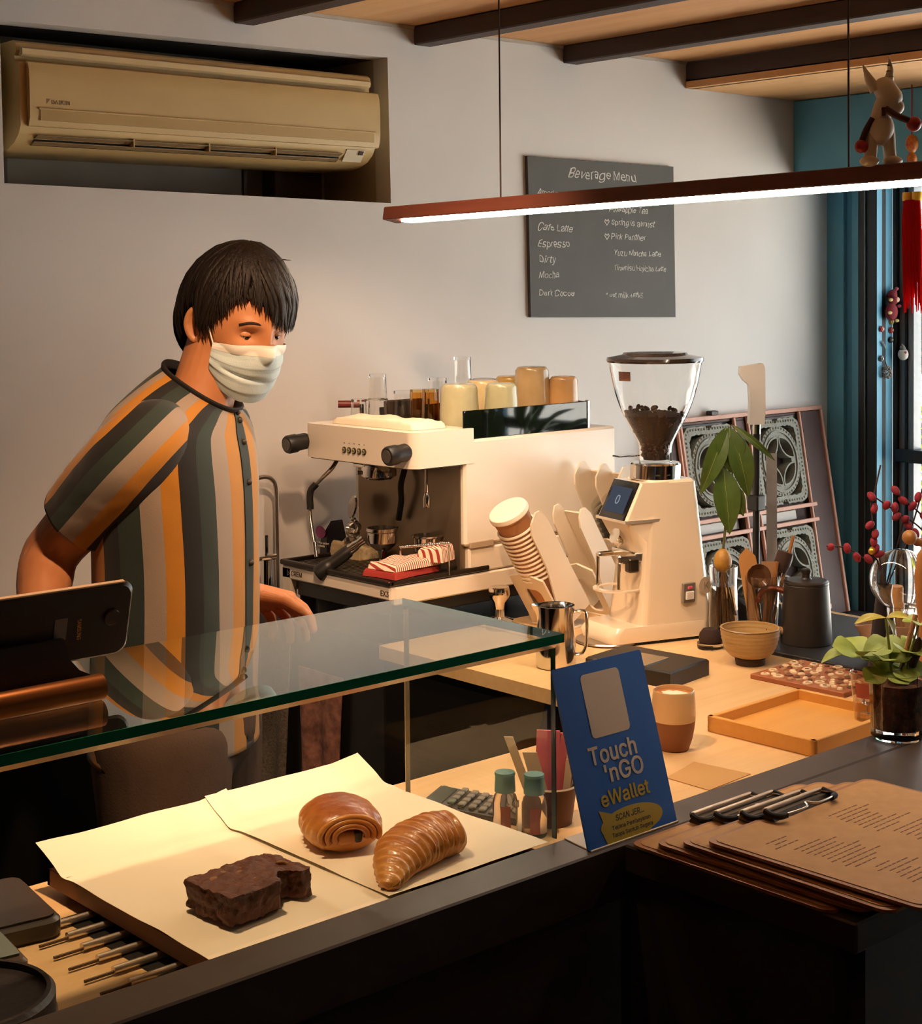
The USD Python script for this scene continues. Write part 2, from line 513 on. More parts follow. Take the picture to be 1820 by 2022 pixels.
part(wi, 'bottom_rail', bev(XW + 0.02, XW + 0.06, 0.22, 2.53, 0.42, 0.46, 0.002), m_black)
part(wi, 'side_frame', bev(XW + 0.02, XW + 0.06, 0.2, 0.24, 0.42, 1.84, 0.002), m_black)
part(wi, 'pane', bx(XW + 0.038, XW + 0.041, 0.24, 2.484, 0.46, 1.812), clear_pane('window_pane', (0.97, 0.98, 0.98), 1.5), smooth=False)
# expanded metal grille outside the pane, hexagon-like cells
cells = []
for r_ in range(-2, 62):
    z = 0.46 + r_ * 0.022
    for c_ in range(-2, 14):
        y = 2.50 - c_ * 0.016 - (0.008 if r_ % 2 else 0)
        cells += [[(XW + 0.085, y, z), (XW + 0.085, y, z + 0.012)], [(XW + 0.085, y, z + 0.012), (XW + 0.085, y - 0.008, z + 0.022)], [(XW + 0.085, y, z + 0.012), (XW + 0.085, y + 0.008, z + 0.022)]]
gr = single('window_grille', cat_([rod(a, b, 0.0012, 4) for a, b in cells]), mat('grey_grille', '6e7674', 0.5, 0.4), 'grey expanded wire mesh outside the window pane', 'grille', kind='stuff', smooth=False)

# outside
single('ground', bx(XR + 0.3, 40, -30, 40, -0.2, -0.1), mat('pale_paving', 'c9c4bb', 0.9), 'pale sunlit paving outside the window', 'ground', kind='structure', smooth=False)

# ------------------------------------------------------------------ worktop, bar, cabinets
m_wt = wood('oak_worktop', 'cda671', 'e2c190', 0.38, axis=0, scale=7)
wp = Polygon([(-0.9, 1.225), (2.62, 1.225), (2.62, 2.24), (1.788, 2.24), (1.788, 1.597), (-0.9, 1.597)])
wt = thing('worktop', 'light wood worktop that turns the corner behind the glass display case', 'worktop')
part(wt, 'slab', ext(wp, 0.024, WOODZ - 0.024), m_wt, smooth=False)
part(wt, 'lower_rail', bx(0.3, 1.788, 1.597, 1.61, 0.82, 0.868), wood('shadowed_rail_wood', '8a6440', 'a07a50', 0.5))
single('back_counter', bev(1.80, 2.62, 2.24, W - 0.0005, 0, WOODZ, 0.003), mat('black_counter_stone', '171514', 0.35), 'black counter under the espresso machine', 'counter')
single('bar_cabinet', bx(-0.9, 1.27, 1.23, 1.585, 0, WOODZ - 0.024), m_darkface, 'black cabinet under the display case', 'cabinet', smooth=False)
single('corner_cabinet', bx(1.80, 2.60, 1.23, 2.238, 0, WOODZ - 0.024), m_darkface, 'black cabinet under the wooden worktop corner', 'cabinet', smooth=False)
br = thing('bar_counter', 'dark charcoal bar counter with a rim, in front of the display case', 'counter')
part(br, 'rim', bev(-0.9, 2.75, 1.167, 1.223, BARZ - 0.06, BARZ, 0.002), m_dark)
part(br, 'front_panel', bx(-0.9, 1.272, 1.175, 1.215, 0, BARZ - 0.06), m_barface, smooth=False)
part(br, 'top_panel', bev(1.268, 2.75, 0.868, 1.165, BARZ - 0.03, BARZ, 0.002), m_dark)
part(br, 'side_panel', bx(1.278, 1.30, 0.90, 1.165, 0, BARZ - 0.03), m_barface, smooth=False)
part(br, 'front_panel', bx(1.30, 2.75, 0.88, 0.90, 0, BARZ - 0.03), mat('charcoal_front_laminate', '55514e', 0.45), smooth=False)
single('base_cabinet', bev(-0.9, 1.44, 2.36, W - 0.0005, 0, 0.82, 0.003), m_darkface, 'low black cabinet along the back wall behind the barista', 'cabinet')
class O:
    """a thing whose parts are given in world coordinates (or local ones when loc is left at the origin)"""

    def __init__(self, name, label, cat, loc=(0, 0, 0), group=None, kind=None, rz=0.0, local=False, rx=0.0, ry=0.0):
        self.loc = np.array(loc, float)
        self.local = local
        self.path = thing(name, label, cat, loc, rz, group, kind, rx, ry)

    def add(self, name, mesh, m, smooth=30, parent=None, **kw):
        if not self.local:
            mesh = T(mesh, -self.loc) if isinstance(mesh, trimesh.Trimesh) else T(unman(mesh), -self.loc)
        return part(parent or self.path, name, mesh, m, smooth, **kw)


m_chrome = mat('chrome', 'd8d4ce', 0.12, 1.0)
m_steel = mat('brushed_steel', 'b9b2a8', 0.28, 1.0)
m_darksteel = mat('dark_steel', '5d5750', 0.35, 1.0)
m_blackplastic = mat('black_plastic', '1a1817', 0.42)
m_rubber = mat('black_rubber', '141312', 0.7)
m_white = mat('white_enamel', 'e9e0d2', 0.32, coat_weight=0.3, coat_roughness=0.1)

# ------------------------------------------------------------------ air conditioner in the recess
m_ac = mat('yellowed_plastic', 'cfb37c', 0.45, var='c4a871', scale=3)
ac = O('air_conditioner', 'yellowed wall air conditioner set into the recess of the back wall', 'air conditioner', (1.75, W + 0.19, 1.805))
yf = W - 0.012


def xprof(pts, x0, x1):
    """profile of (y offset from front, z) extruded along X"""
    m = ext(Polygon(pts), x1 - x0)
    v = m.vertices.copy()
    m.vertices = np.stack([x0 + v[:, 2], yf + v[:, 0], v[:, 1]], 1)
    m.fix_normals()
    return m


curve = [(0.0, 1.878), (0.001, 1.862), (0.006, 1.848), (0.016, 1.832), (0.034, 1.818), (0.06, 1.808), (0.09, 1.804)]
ac.add('housing', xprof([(0.2, 2.004), (0.034, 2.004), (0.026, 1.998), (0.022, 1.985), (0.03, 1.976), (0.03, 1.966), (0.012, 1.962), (0.012, 1.885)] + [(a + 0.004, z) for a, z in curve[2:]] + [(0.2, 1.804)], 1.338, 2.160), m_ac, 40)
ac.add('front_panel', xprof([(0.014, 1.966), (0.006, 1.963), (0.002, 1.95), (0.0, 1.93)] + curve[:3] + [(0.014, 1.846), (0.014, 1.95)], 1.352, 2.166), m_ac, 50)
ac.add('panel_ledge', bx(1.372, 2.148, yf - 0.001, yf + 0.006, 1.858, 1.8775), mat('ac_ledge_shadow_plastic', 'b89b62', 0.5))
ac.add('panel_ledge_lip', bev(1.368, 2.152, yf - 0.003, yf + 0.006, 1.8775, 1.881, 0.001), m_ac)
ac.add('intake_ridge', xprof([(0.02, 1.992), (0.012, 1.988), (0.012, 1.978), (0.022, 1.974), (0.03, 1.98), (0.03, 1.99)], 1.345, 2.150), mat('ac_ridge_plastic', 'd6bf90', 0.4), 50)
ac.add('air_outlet', xprof([(0.016, 1.842), (0.033, 1.819), (0.04, 1.815), (0.09, 1.83), (0.06, 1.848)], 1.372, 2.075), mat('ac_outlet_dark', '1d1511', 0.8), False)
for k, (dy, z, t) in enumerate(((0.019, 1.831, 0.0022), (0.032, 1.8205, 0.0022))):
    ac.add('louver', T(bev(-0.351, 0.351, -0.003, 0.012, -t / 2, t / 2, 0.0008), (1.722, yf + dy - 0.004, z), rx=-20), mat('louver_plastic', '8a7250', 0.5))
for xx in (1.57, 1.74, 1.9):
    ac.add('louver_pivot', bev(xx, xx + 0.003, yf + 0.012, yf + 0.03, 1.82, 1.836, 0.0005), m_ac)
ac.add('display_plate', xprof([(0.013, 1.842), (0.012, 1.841), (0.031, 1.8165), (0.033, 1.818)], 2.085, 2.135), mat('ac_display_plate', 'd3c6ab', 0.35), False)
ac.add('sensor_window', xprof([(0.012, 1.8385), (0.0115, 1.838), (0.0175, 1.8305), (0.018, 1.831)], 2.118, 2.130), mat('ac_sensor', '4a3a2b', 0.3), False)
ac.add('badge', toXZ(T(cat_([ext(Polygon([(0, 0), (0, 0.009), (0.007, 0.009)]), 0.0006), T(text('DAIKIN', 0.0075, 0.0006), (0.009, 0, 0))]), (1.385, 1.889, 0)), yf - 0.0001), mat('badge_grey', '7d6a4a', 0.5), False, label='grey brand badge')

# ------------------------------------------------------------------ chalkboard
m_chalk = mat('chalk', 'c9c7c2', 0.9)
cb = O('chalkboard', 'dark grey chalkboard with the handwritten beverage menu on the back wall', 'chalkboard', (2.609, W - 0.01, 1.46))
pts = [(2.609, 1.851), (3.127, 1.8475), (3.133, 1.463), (2.616, 1.473)]
cb.add('board', toXZ(ext(Polygon(pts), 0.009), W - 0.0005), mat('chalkboard_slate', '4b4a47', 0.7, var='514f4c', scale=5), False)
lines = [('Beverage Menu', 2.745, 1.807, .0235), ('Americano', 2.640, 1.762, .014), ('Cappuccino', 2.640, 1.732, .014), ('Cafe Latte', 2.640, 1.678, .0165), ('Espresso', 2.640, 1.640, .0165), ('Dirty', 2.642, 1.602, .0175),
         ('Mocha', 2.642, 1.567, .0145), ('Dark Cocoa', 2.642, 1.523, .0145), ('Pineapple Tea', 2.885, 1.728, .0145), ('Spring is almost', 2.892, 1.695, .0145), ('Pink Panther', 2.892, 1.660, .0145),
         ('Yuzu Matcha Latte', 2.902, 1.621, .0135), ('Tiramisu Hojicha Latte', 2.902, 1.584, .0125), ('* oat milk +RM3', 2.868, 1.517, .0125)]
for k, (s, x, z, h) in enumerate(lines):
    m = text(s, h, 0.0004, slant=0.14, jit=0.42, seed=k)
    m.vertices[:, 0] *= 1.08 if k else 1.0
    m.vertices[:, 1] -= 0.02 * m.vertices[:, 0]
    cb.add('chalk_line', toXZ(T(m, (x, z, 0)), W - 0.0095), m_chalk, False)
for z in (1.700, 1.665):
    h = LineString([(0, 0), (-.008, .009), (-.005, .014), (0, .01), (.005, .014), (.008, .009), (0, 0)]).buffer(0.0011)
    cb.add('chalk_heart', toXZ(T(ext(h, 0.0004), (2.878, z - 0.006, 0)), W - 0.0095), m_chalk, False)

# ------------------------------------------------------------------ linear pendant lamp along the worktop
m_lampwood = wood('pendant_walnut', '55291e', '6b3a2b', 0.5, axis=1, scale=14)
LX, LY0, LZ0 = 1.9, 2.334, 1.671
lw = thing('pendant_lamp', 'long slim reddish brown linear pendant lamp with glowing strip above the worktop', 'lamp', (LX, LY0, LZ0), rx=-0.62)
Lm = -1.42


def roll(m, a=11):
    return T(T(m, (0, 0, 0)), (0, 0, 0.0), ry=a)


body = bev(-0.018, 0.018, Lm, 0, 0, 0.0245, 0.0015)
part(lw, 'bar', roll(body), m_lampwood)
part(lw, 'light_strip', roll(hull([(x, y, z) for x in (-0.0120, 0.0120) for y in (Lm + 0.04, -0.05) for z in (-0.0025, 0.002)] + [(0.0, y, -0.0025) for y in (Lm + 0.03, -0.036)])), emit('led_strip', (1.0, 0.79, 0.58), 75.0))
for yy in (-0.305, -1.02):
    c = part(lw, 'cable', rod((0.002, yy, 0.023), (0.006, yy, CEIL - LZ0 - 0.006), 0.0015, 8), mat('brown_cable', '3a2a22', 0.6))
    part(c, 'cable_grip', cyl(0.004, 0.014, 0.026, 12, c=(0.006, yy)), m_darksteel)

# ------------------------------------------------------------------ espresso machine
em = O('espresso_machine', 'white single group espresso machine with black knobs on the back counter', 'espresso machine', (2.1, 2.4, WOODZ))
x0, x1, y0, y1 = 1.815, 2.42, 2.24, 2.578
m_em = m_white
for (fx, fy) in ((1.86, 2.27), (1.86, 2.55), (2.38, 2.27), (2.38, 2.55)):
    em.add('foot', cyl(0.018, WOODZ, 0.945, 16, c=(fx, fy)), m_rubber)
em.add('underframe', bev(1.86, 2.41, y0 + 0.012, y1 - 0.012, 0.94, 0.98, 0.003), m_rubber)
em.add('base_frame', cat_([bev(x0, x0 + 0.016, y0, y1, 0.976, 1.003, 0.003), bev(x0, x0 + 0.016, y1 - 0.03, y1, 0.93, 1.0, 0.003), bev(x0 + 0.01, x1, y0 - 0.002, y0 + 0.012, 0.966, 1.001, 0.003), bev(x0 + 0.01, x1, y1 - 0.012, y1, 0.95, 1.001, 0.003)]), m_em)
em.add('waste_drawer', bev(x0 + 0.012, x0 + 0.03, y0 + 0.03, y1 - 0.035, 0.945, 0.974, 0.002), m_blackplastic)
em.add('tray_rim', cat_([bev(x0 - 0.004, x0 + 0.008, y0 - 0.003, y1 + 0.002, 1.003, 1.013, 0.002), bev(x0, 2.06, y0 - 0.003, y0 + 0.006, 1.003, 1.013, 0.002), bev(x0, 2.02, y1 - 0.008, y1 + 0.002, 1.003, 1.013, 0.002)]), mat('dark_tray_metal', '3a332c', 0.3, 0.8))
em.add('drip_tray', bx(x0 + 0.008, 2.01, y0 + 0.006, y1 - 0.008, 0.995, 1.004), m_darksteel)
for k in range(26):
    yy = y0 + 0.016 + k * 0.0118
    em.add('grate_bar', bx(x0 + 0.012, 2.0, yy, yy + 0.006, 1.004, 1.0075), mat('grate_metal', '6b6259', 0.35, 0.9), False)
em.add('splash_back', bev(1.998, 2.012, y0 + 0.012, y1 - 0.012, 1.0, 1.215, 0.002), mat('bronze_steel_panel', '877763', 0.33, 0.75))
em.add('lower_body', bev(2.01, x1, y0, y1, 1.002, 1.05, 0.004), m_em)
em.add('body_seam', bx(2.012, x1 - 0.002, y0 + 0.003, y1 - 0.003, 1.05, 1.054), mat('seam_beige', '9c8a74', 0.5))
em.add('corner_clip', T(bev(-0.03, 0.03, -0.003, 0.003, -0.006, 0.006, 0.001), (2.04, y0 - 0.001, 1.056)), mat('clip_beige', 'ac9a82', 0.4))
em.add('corner_clip', T(bev(-0.03, 0.03, -0.003, 0.003, -0.006, 0.006, 0.001), (2.33, y0 - 0.001, 1.056)), mat('clip_beige', 'ac9a82', 0.4))
em.add('upper_body', bev(2.0, x1, y0, y1, 1.054, 1.257, 0.005), m_em)
hp = rrect(0.15, y1 - y0 + 0.002, 0.02, (1.948, (y0 + y1) / 2)).union(sbox(1.93, y0 - 0.001, 2.023, y1 + 0.001))
em.add('head', ext(hp, 0.067, 1.212), m_em, 40)
em.add('head_bottom', ext(hp.buffer(-0.006), 0.003, 1.2095), m_darksteel)
for yy in (2.262, 2.576):
    k = em.add('knob', T(lathe([(0, 0), (0.0155, 0), (0.0165, 0.004), (0.0165, 0.022), (0.0185, 0.026), (0.0185, 0.044), (0.0165, 0.048), (0.0, 0.048)], 28), (1.877, yy, 1.243), ry=-96), m_blackplastic)
    em.add('knob_cap', T(lathe([(0, 0), (0.0118, 0), (0.0118, 0.0015), (0, 0.0015)], 24), (1.877 - 0.0478, yy, 1.243 - 0.005), ry=-96), mat('knob_cap_grey', '4a453f', 0.35), parent=k)
for k in range(5):
    yy = 2.446 - k * 0.0155
    b = em.add('button', T(lathe([(0, 0), (0.0062, 0), (0.0062, 0.002), (0.0052, 0.003), (0, 0.003)], 20), (1.8735, yy, 1.2345), ry=-90), mat('button_dark', '3c3a2c', 0.3))
    em.add('button_symbol', T(lathe([(0.0025, 0), (0.0038, 0), (0.0038, 0.0008), (0.0025, 0.0008)], 16), (1.8702, yy, 1.2345), ry=-90), mat('button_mark', 'b8b08a', 0.4), parent=b)
    em.add('button_mark', bx(1.8725, 1.8735, yy - 0.002, yy + 0.002, 1.2475, 1.2488), mat('print_grey', '8d8474', 0.6), False)
em.add('logo', toYZ(T(cat_([ext(Polygon([(0, 0), (0, 0.014), (0.009, 0.005)]).difference(Polygon([(.002, .003), (.002, .0105), (.0065, .0055)])), 0.0006), T(text('CREM', 0.0095, 0.0006), (0.013, 0.0025, 0))]), (-2.560, 0.982, 0)), x0 - 0.0001), mat('logo_brown', '5a4a3a', 0.5), False, label='brown lettering on the base strip')
em.add('logo', toYZ(T(text('EX3', 0.0095, 0.0006, True), (-2.268, 0.984, 0)), x0 - 0.0001), MATS['logo_brown'], False, label='brown lettering on the base strip')
em.add('group_head', T(lathe([(0, 0.0), (0.026, 0), (0.03, 0.004), (0.034, 0.006), (0.034, 0.02), (0.03, 0.03), (0.03, 0.034), (0, 0.034)], 36), (1.925, 2.405, 1.177)), m_chrome)
for a in (20, 140, 260):
    em.add('group_lug', T(bev(0.028, 0.042, -0.006, 0.006, -0.004, 0.004, 0.001), (1.925, 2.405, 1.19), rz=a), m_chrome)
em.add('gasket_wing', T(bev(-0.05, 0.05, -0.012, 0.012, -0.004, 0.004, 0.002), (1.925, 2.425, 1.2), rz=88), m_chrome)
em.add('water_spout', cat_([rod((1.95, 2.293, 1.212), (1.95, 2.293, 1.158), 0.0035), T(lathe([(0, 0), (0.0065, 0), (0.007, 0.004), (0.007, 0.018), (0.004, 0.027), (0, 0.028)], 20), (1.95, 2.293, 1.13))]), m_chrome)
em.add('steam_wand', tube([(1.93, 2.535, 1.215), (1.91, 2.534, 1.19), (1.89, 2.545, 1.168), (1.875, 2.558, 1.145), (1.87, 2.557, 1.10), (1.862, 2.53, 1.03)], 0.0042, 12), m_steel)
em.add('wand_sleeve', tube([(1.882, 2.551, 1.158), (1.873, 2.559, 1.142), (1.8705, 2.5565, 1.108)], 0.0068, 12), m_rubber)
em.add('wand_tip', rod((1.8635, 2.535, 1.045), (1.8605, 2.525, 1.018), 0.0055, 14, 0.004), m_chrome)
em.add('pressure_hose', tube([(1.985, 2.40, 1.19), (1.975, 2.40, 1.16), (1.98, 2.405, 1.13), (1.985, 2.42, 1.09)], 0.006, 10), m_rubber)
m_smoke = mat('smoked_glass', '0c100e', 0.03, specular_ior_level=0.6)
em.add('cup_rail_glass', bev(2.004, 2.345, y0 + 0.006, y0 + 0.010, 1.257, 1.312, 0.001), m_smoke, label='dark glass side of the cup rail')
em.add('cup_rail_glass', bev(2.341, 2.345, y0 + 0.006, y1 - 0.008, 1.257, 1.312, 0.001), m_smoke, label='dark glass back of the cup rail')
em.add('cup_rail_glass', bev(2.06, 2.345, y1 - 0.012, y1 - 0.008, 1.257, 1.300, 0.001), m_smoke, label='dark glass side of the cup rail near the wall')
em.add('rail_post', bev(2.340, 2.347, y0 + 0.004, y0 + 0.012, 1.257, 1.314, 0.001), m_steel)
em.add('top_mat', bx(2.03, 2.335, y0 + 0.02, y1 - 0.02, 1.257, 1.2595), m_rubber)

# folded cloth on the machine's head
def slab_cloth(cx, cy, z, sx, sy, t, seed, amp=0.004, rz=0.0, fold=1):
    def f(u, v):
        x, y = (u - 0.5) * sx, (v - 0.5) * sy
        q = np.stack([x * 28, y * 28, np.full_like(x, seed * 3.1)], -1)
        edge = np.minimum(np.minimum(u, 1 - u), np.minimum(v, 1 - v))
        z_ = t * np.clip(edge / 0.05, 0, 1) ** 0.5 + amp * (meshkit.fbm(q, 3, seed) - 0.3) * np.clip(edge / 0.08, 0, 1)
        wob = 0.006 * (meshkit.noise(q * 0.5, seed + 5) - 0.5)
        return np.stack([x + wob, y + wob, z_ * fold], -1)
    m, uv = grid(f, 44, 44)
    lo = m.copy()
    lo.vertices[:, 2] = 0
    k = len(m.vertices)
    b = trimesh.Trimesh(np.vstack([m.vertices, lo.vertices]), np.vstack([m.faces, lo.faces[:, ::-1] + k]), process=False)
    return T(b, (cx, cy, z), rz=rz)


single('folded_cloth', slab_cloth(0, 0, 0, 0.085, 0.25, 0.012, 3, 0.014), mat('cream_cloth', 'e8dcc4', 0.9, bump=0.4, bscale=400), 'folded cream cloth on top of the espresso machine head', 'cloth', (1.945, 2.40, 1.2795), smooth=60)

# tools on the drip tray
TZ = 1.0078
pf = O('portafilter', 'chrome portafilter with a thick black handle lying across the drip tray', 'portafilter', (1.90, 2.376, TZ))
c = np.array((1.905, 2.372, 0))
pf.add('basket', T(lathe([(0, 0.036), (0.012, 0.036), (0.024, 0.045), (0.029, 0.052), (0.029, 0.072), (0.031, 0.074), (0.031, 0.08), (0.0275, 0.08), (0.0265, 0.055), (0, 0.05)], 36), c + (0, 0, TZ)), m_chrome)
pf.add('coffee_bed', T(lathe([(0, 0.062), (0.0265, 0.06), (0.0265, 0.052), (0, 0.052)], 28), c + (0, 0, TZ)), mat('ground_coffee', '2c1a10', 0.9))
pf.add('spout', cat_([T(lathe([(0, 0.0), (0.013, 0.0), (0.015, 0.004), (0.008, 0.012), (0.006, 0.022), (0.01, 0.036), (0, 0.038)], 24), c + (0, 0, TZ))]), m_chrome)
a_, b_ = c + (-0.028, 0.022, TZ + 0.058), np.array((1.808, 2.452, 0.998))
d_ = (b_ - a_) / np.linalg.norm(b_ - a_)
L_ = np.linalg.norm(b_ - a_)
pf.add('neck', sweep([a_, a_ + d_ * 0.012, a_ + d_ * 0.022, a_ + d_ * 0.035], [0.009, 0.0075, 0.0095, 0.010], 16), m_chrome)
pf.add('handle', sweep([a_ + d_ * t for t in (0.033, 0.036, 0.05, 0.075, L_ - 0.03, L_ - 0.025, L_ - 0.004, L_)], [0.009, 0.012, 0.0135, 0.0125, 0.0145, 0.0165, 0.0165, 0.013], 22), m_blackplastic)

ws = O('cup_stand', 'small twisted steel wire stand on the drip tray', 'wire stand', (1.94, 2.26, TZ))
pw = np.array([(1.90, 2.312, TZ), (1.90, 2.312, TZ + 0.05), (1.953, 2.235, TZ + 0.06), (1.953, 2.235, TZ)])
ws.add('frame', cat_([rod(pw[i], pw[i + 1], 0.0022, 8) for i in range(3)]), m_chrome)
ws.add('beading', cat_([T(trimesh.creation.icosphere(1, 0.0032), pw[1] + (pw[2] - pw[1]) * t) for t in np.linspace(0, 1, 22)]), m_chrome)
bs = O('filter_basket', 'spare chrome filter basket on the drip tray below the water spout', 'filter basket', (1.975, 2.325, TZ))
bs.add('bowl', T(lathe([(0, 0), (0.022, 0), (0.025, 0.004), (0.027, 0.03), (0.031, 0.032), (0.031, 0.035), (0.026, 0.035), (0.024, 0.006), (0, 0.004)], 32), (1.978, 2.325, TZ + 0.028)), m_chrome)
bs.add('rest', T(lathe([(0, 0), (0.026, 0), (0.026, 0.004), (0.02, 0.028), (0, 0.028)], 28), (1.978, 2.325, TZ)), m_darksteel)
sp = O('tea_strainer', 'oval steel strainer standing upright behind the portafilter', 'strainer', (1.965, 2.53, TZ))
sp.add('disc', T(lathe([(0, 0), (0.022, 0.0), (0.0235, 0.002), (0.022, 0.004), (0, 0.003)], 32), (1.962, 2.535, TZ + 0.098), ry=-78, rz=-20), m_chrome)
sp.add('stem', tube([(1.962, 2.535, TZ + 0.077), (1.960, 2.533, TZ + 0.05), (1.955, 2.53, TZ)], 0.005, 10), m_chrome)
fo = O('crumpled_foil', 'crumpled strip of silver foil at the left of the drip tray', 'foil', (1.93, 2.50, TZ))
q = catmull([(1.94, 2.515, TZ), (1.935, 2.51, TZ + 0.025), (1.945, 2.515, TZ + 0.05), (1.94, 2.505, TZ + 0.07)], 8)
fm = sweep(q, 0.012 + 0.004 * np.sin(np.arange(len(q)) * 1.3), 14)
fm.vertices += 0.006 * (np.stack([meshkit.noise(fm.vertices * 220, s) for s in (1, 2, 3)], -1) - 0.5)
fo.add('strip', fm, m_steel, False)

m_stripe = usdkit.material(stage, '/World/Looks/red_striped_cotton', {
    'tc': ('texture_coordinate', {}), 'w': ('wave_texture', {'wave_type': 'bands', 'bands_direction': 'x', 'scale': 62.0, 'distortion': 0.8, 'detail': 1}),
    'w2': ('wave_texture', {'wave_type': 'bands', 'bands_direction': 'y', 'scale': 38.0, 'distortion': 0.6, 'detail': 1}),
    'r': ('rgb_ramp', {'ramp': [(0.55, lin('e6d8c2')), (0.68, lin('9a332b'))]}), 'p': ('principled_bsdf', {'roughness': 0.95})},
    [('tc.object', 'w.vector'), ('w.fac', 'r.fac'), ('r.color', 'p.base_color')], surface='p.BSDF')
m_redcloth = mat('red_cotton', '9a2f28', 0.95, bump=0.3, bscale=300)
tw = O('striped_towel', 'red and white striped towel folded on the corner of the drip tray', 'towel', (1.885, 2.285, 1.0135))
tw.add('lower_fold', slab_cloth(1.882, 2.288, 1.0138, 0.125, 0.085, 0.012, 11, 0.006, rz=8), m_redcloth, 60)
tw.add('upper_fold', slab_cloth(1.886, 2.284, 1.027, 0.12, 0.075, 0.010, 17, 0.016, rz=5), m_stripe, 60)
tw.add('bunched_corner', slab_cloth(1.945, 2.262, 1.034, 0.05, 0.055, 0.02, 23, 0.03, rz=20), m_stripe, 60)

# behind the machine, by the wall
bag = O('coffee_bag', 'black and purple coffee bag standing between the machine and the wall', 'bag', (1.99, 2.655, WOODZ))
bag.add('pouch', hull([(1.965 + a, 2.63 + b * (0.035 if h < 0.12 else 0.02), WOODZ + h) for a in (0, 0.05) for b in (0, 1) for h in (0, 0.13)] + [(1.98, 2.635, WOODZ + 0.165), (2.01, 2.635, WOODZ + 0.165)]), mat('black_bag_foil', '17131a', 0.35))
bag.add('flower_print', toYZ(T(ext(affinity.scale(Point(0, 0).buffer(0.013), 1.3, 1), 0.0008), (-2.65, WOODZ + 0.142, 0)), 1.9645), mat('magenta_print', '7d2a63', 0.4), False)
bag.add('print_text', toYZ(T(cat_([text('coffee perfect', 0.0045, 0.0004), T(text('moments', 0.0045, 0.0004), (0, -0.0065, 0))]), (-2.663, WOODZ + 0.118, 0)), 1.9645), mat('white_print', 'cfc7bd', 0.6), False)
single('drying_cloth', slab_cloth(0, 0, 0, 0.05, 0.10, 0.02, 31, 0.03), mat('beige_striped_cotton', 'b5a27e', 0.95, var='6f6247', scale=60, stretch=(1, 0.05, 1)), 'crumpled beige striped cloth at the far corner of the drip tray', 'cloth', (1.955, 2.525, 1.008), smooth=60)
fa = O('faucet', 'slim curved steel faucet against the wall beside the espresso machine', 'faucet', (1.845, 2.665, WOODZ))
fa.add('spout_pipe', tube([(1.865, 2.665, WOODZ), (1.865, 2.665, 1.05), (1.865, 2.665, 1.135), (1.858, 2.667, 1.158), (1.84, 2.67, 1.166), (1.815, 2.672, 1.16), (1.803, 2.674, 1.14)], 0.0045, 12), m_steel)
fa.add('base', cyl(0.011, WOODZ, WOODZ + 0.03, 20, c=(1.865, 2.665)), m_chrome)
fa2 = O('tap_lever', 'small chrome tap lever left of the curved faucet', 'tap', (1.835, 2.65, WOODZ))
fa2.add('body', cyl(0.012, WOODZ, 1.0, 20, c=(1.832, 2.655)), m_chrome)
fa2.add('lever', rod((1.832, 2.655, 1.0), (1.832, 2.655, 1.05), 0.004, 10), m_chrome)
fa2.add('arm', rod((1.81, 2.668, 1.002), (1.85, 2.645, 1.006), 0.006, 10), m_chrome)
rh = O('red_handled_pan', 'dark pan with a dark red wooden handle behind the glasses on the machine', 'pan', (2.02, 2.60, 1.257))
rh.add('grip', rod((1.985, 2.612, 1.308), (2.02, 2.585, 1.308), 0.0075, 16), mat('red_wood_grip', '6a1d18', 0.4))
rh.add('post', bev(2.02, 2.026, 2.578, 2.586, 1.2575, 1.308, 0.001), m_darksteel)
rh.add('rear_tray', bev(2.06, 2.16, 2.540, 2.552, 1.26, 1.315, 0.003), mat('dark_brown_tray', '40332a', 0.4))

# cups stacked on the warmer
m_gl = glass('clear_glass', (0.98, 0.97, 0.95))
m_amber = glass('amber_glass', (0.86, 0.55, 0.2))
TOP = 1.2596


def tumbler(name, label, x, y, r0, r1, h, m, group=None, thick=0.002, facets=False):
    """upside-down glass: r0 at the rim (down), r1 at the foot (up)"""
    o = O(name, label, 'glass', (x, y, TOP), group, local=True)
    o.add('wall', lathe([(r0, 0), (r1, h), (0, h), (0, h - 0.006), (r1 - thick, h - 0.006), (r0 - thick, 0), (r0, 0)], 10 if facets else 36), m, 30 if not facets else False)
    return o


def mug(label, x, y, r0, r1, h, col, var, name='ceramic_cup', group=None, z=None):
    o = O(name, label, 'cup', (x, y, TOP if z is None else z), group, local=True)
    o.add('body', lathe([(r0 - 0.003, 0.0), (r0, 0.001), (r0 * 0.995, h * 0.45), (r1 + 0.002, h - 0.008), (r1 - 0.003, h - 0.001), (r1 - 0.007, h), (0, h - 0.001), (0, h - 0.006), (r1 - 0.006, h - 0.008), (r0 - 0.004, 0.002)], 44), mat(f'glaze_{col}', col, 0.22, var=var, scale=25, coat_weight=0.4), 40)
    return o


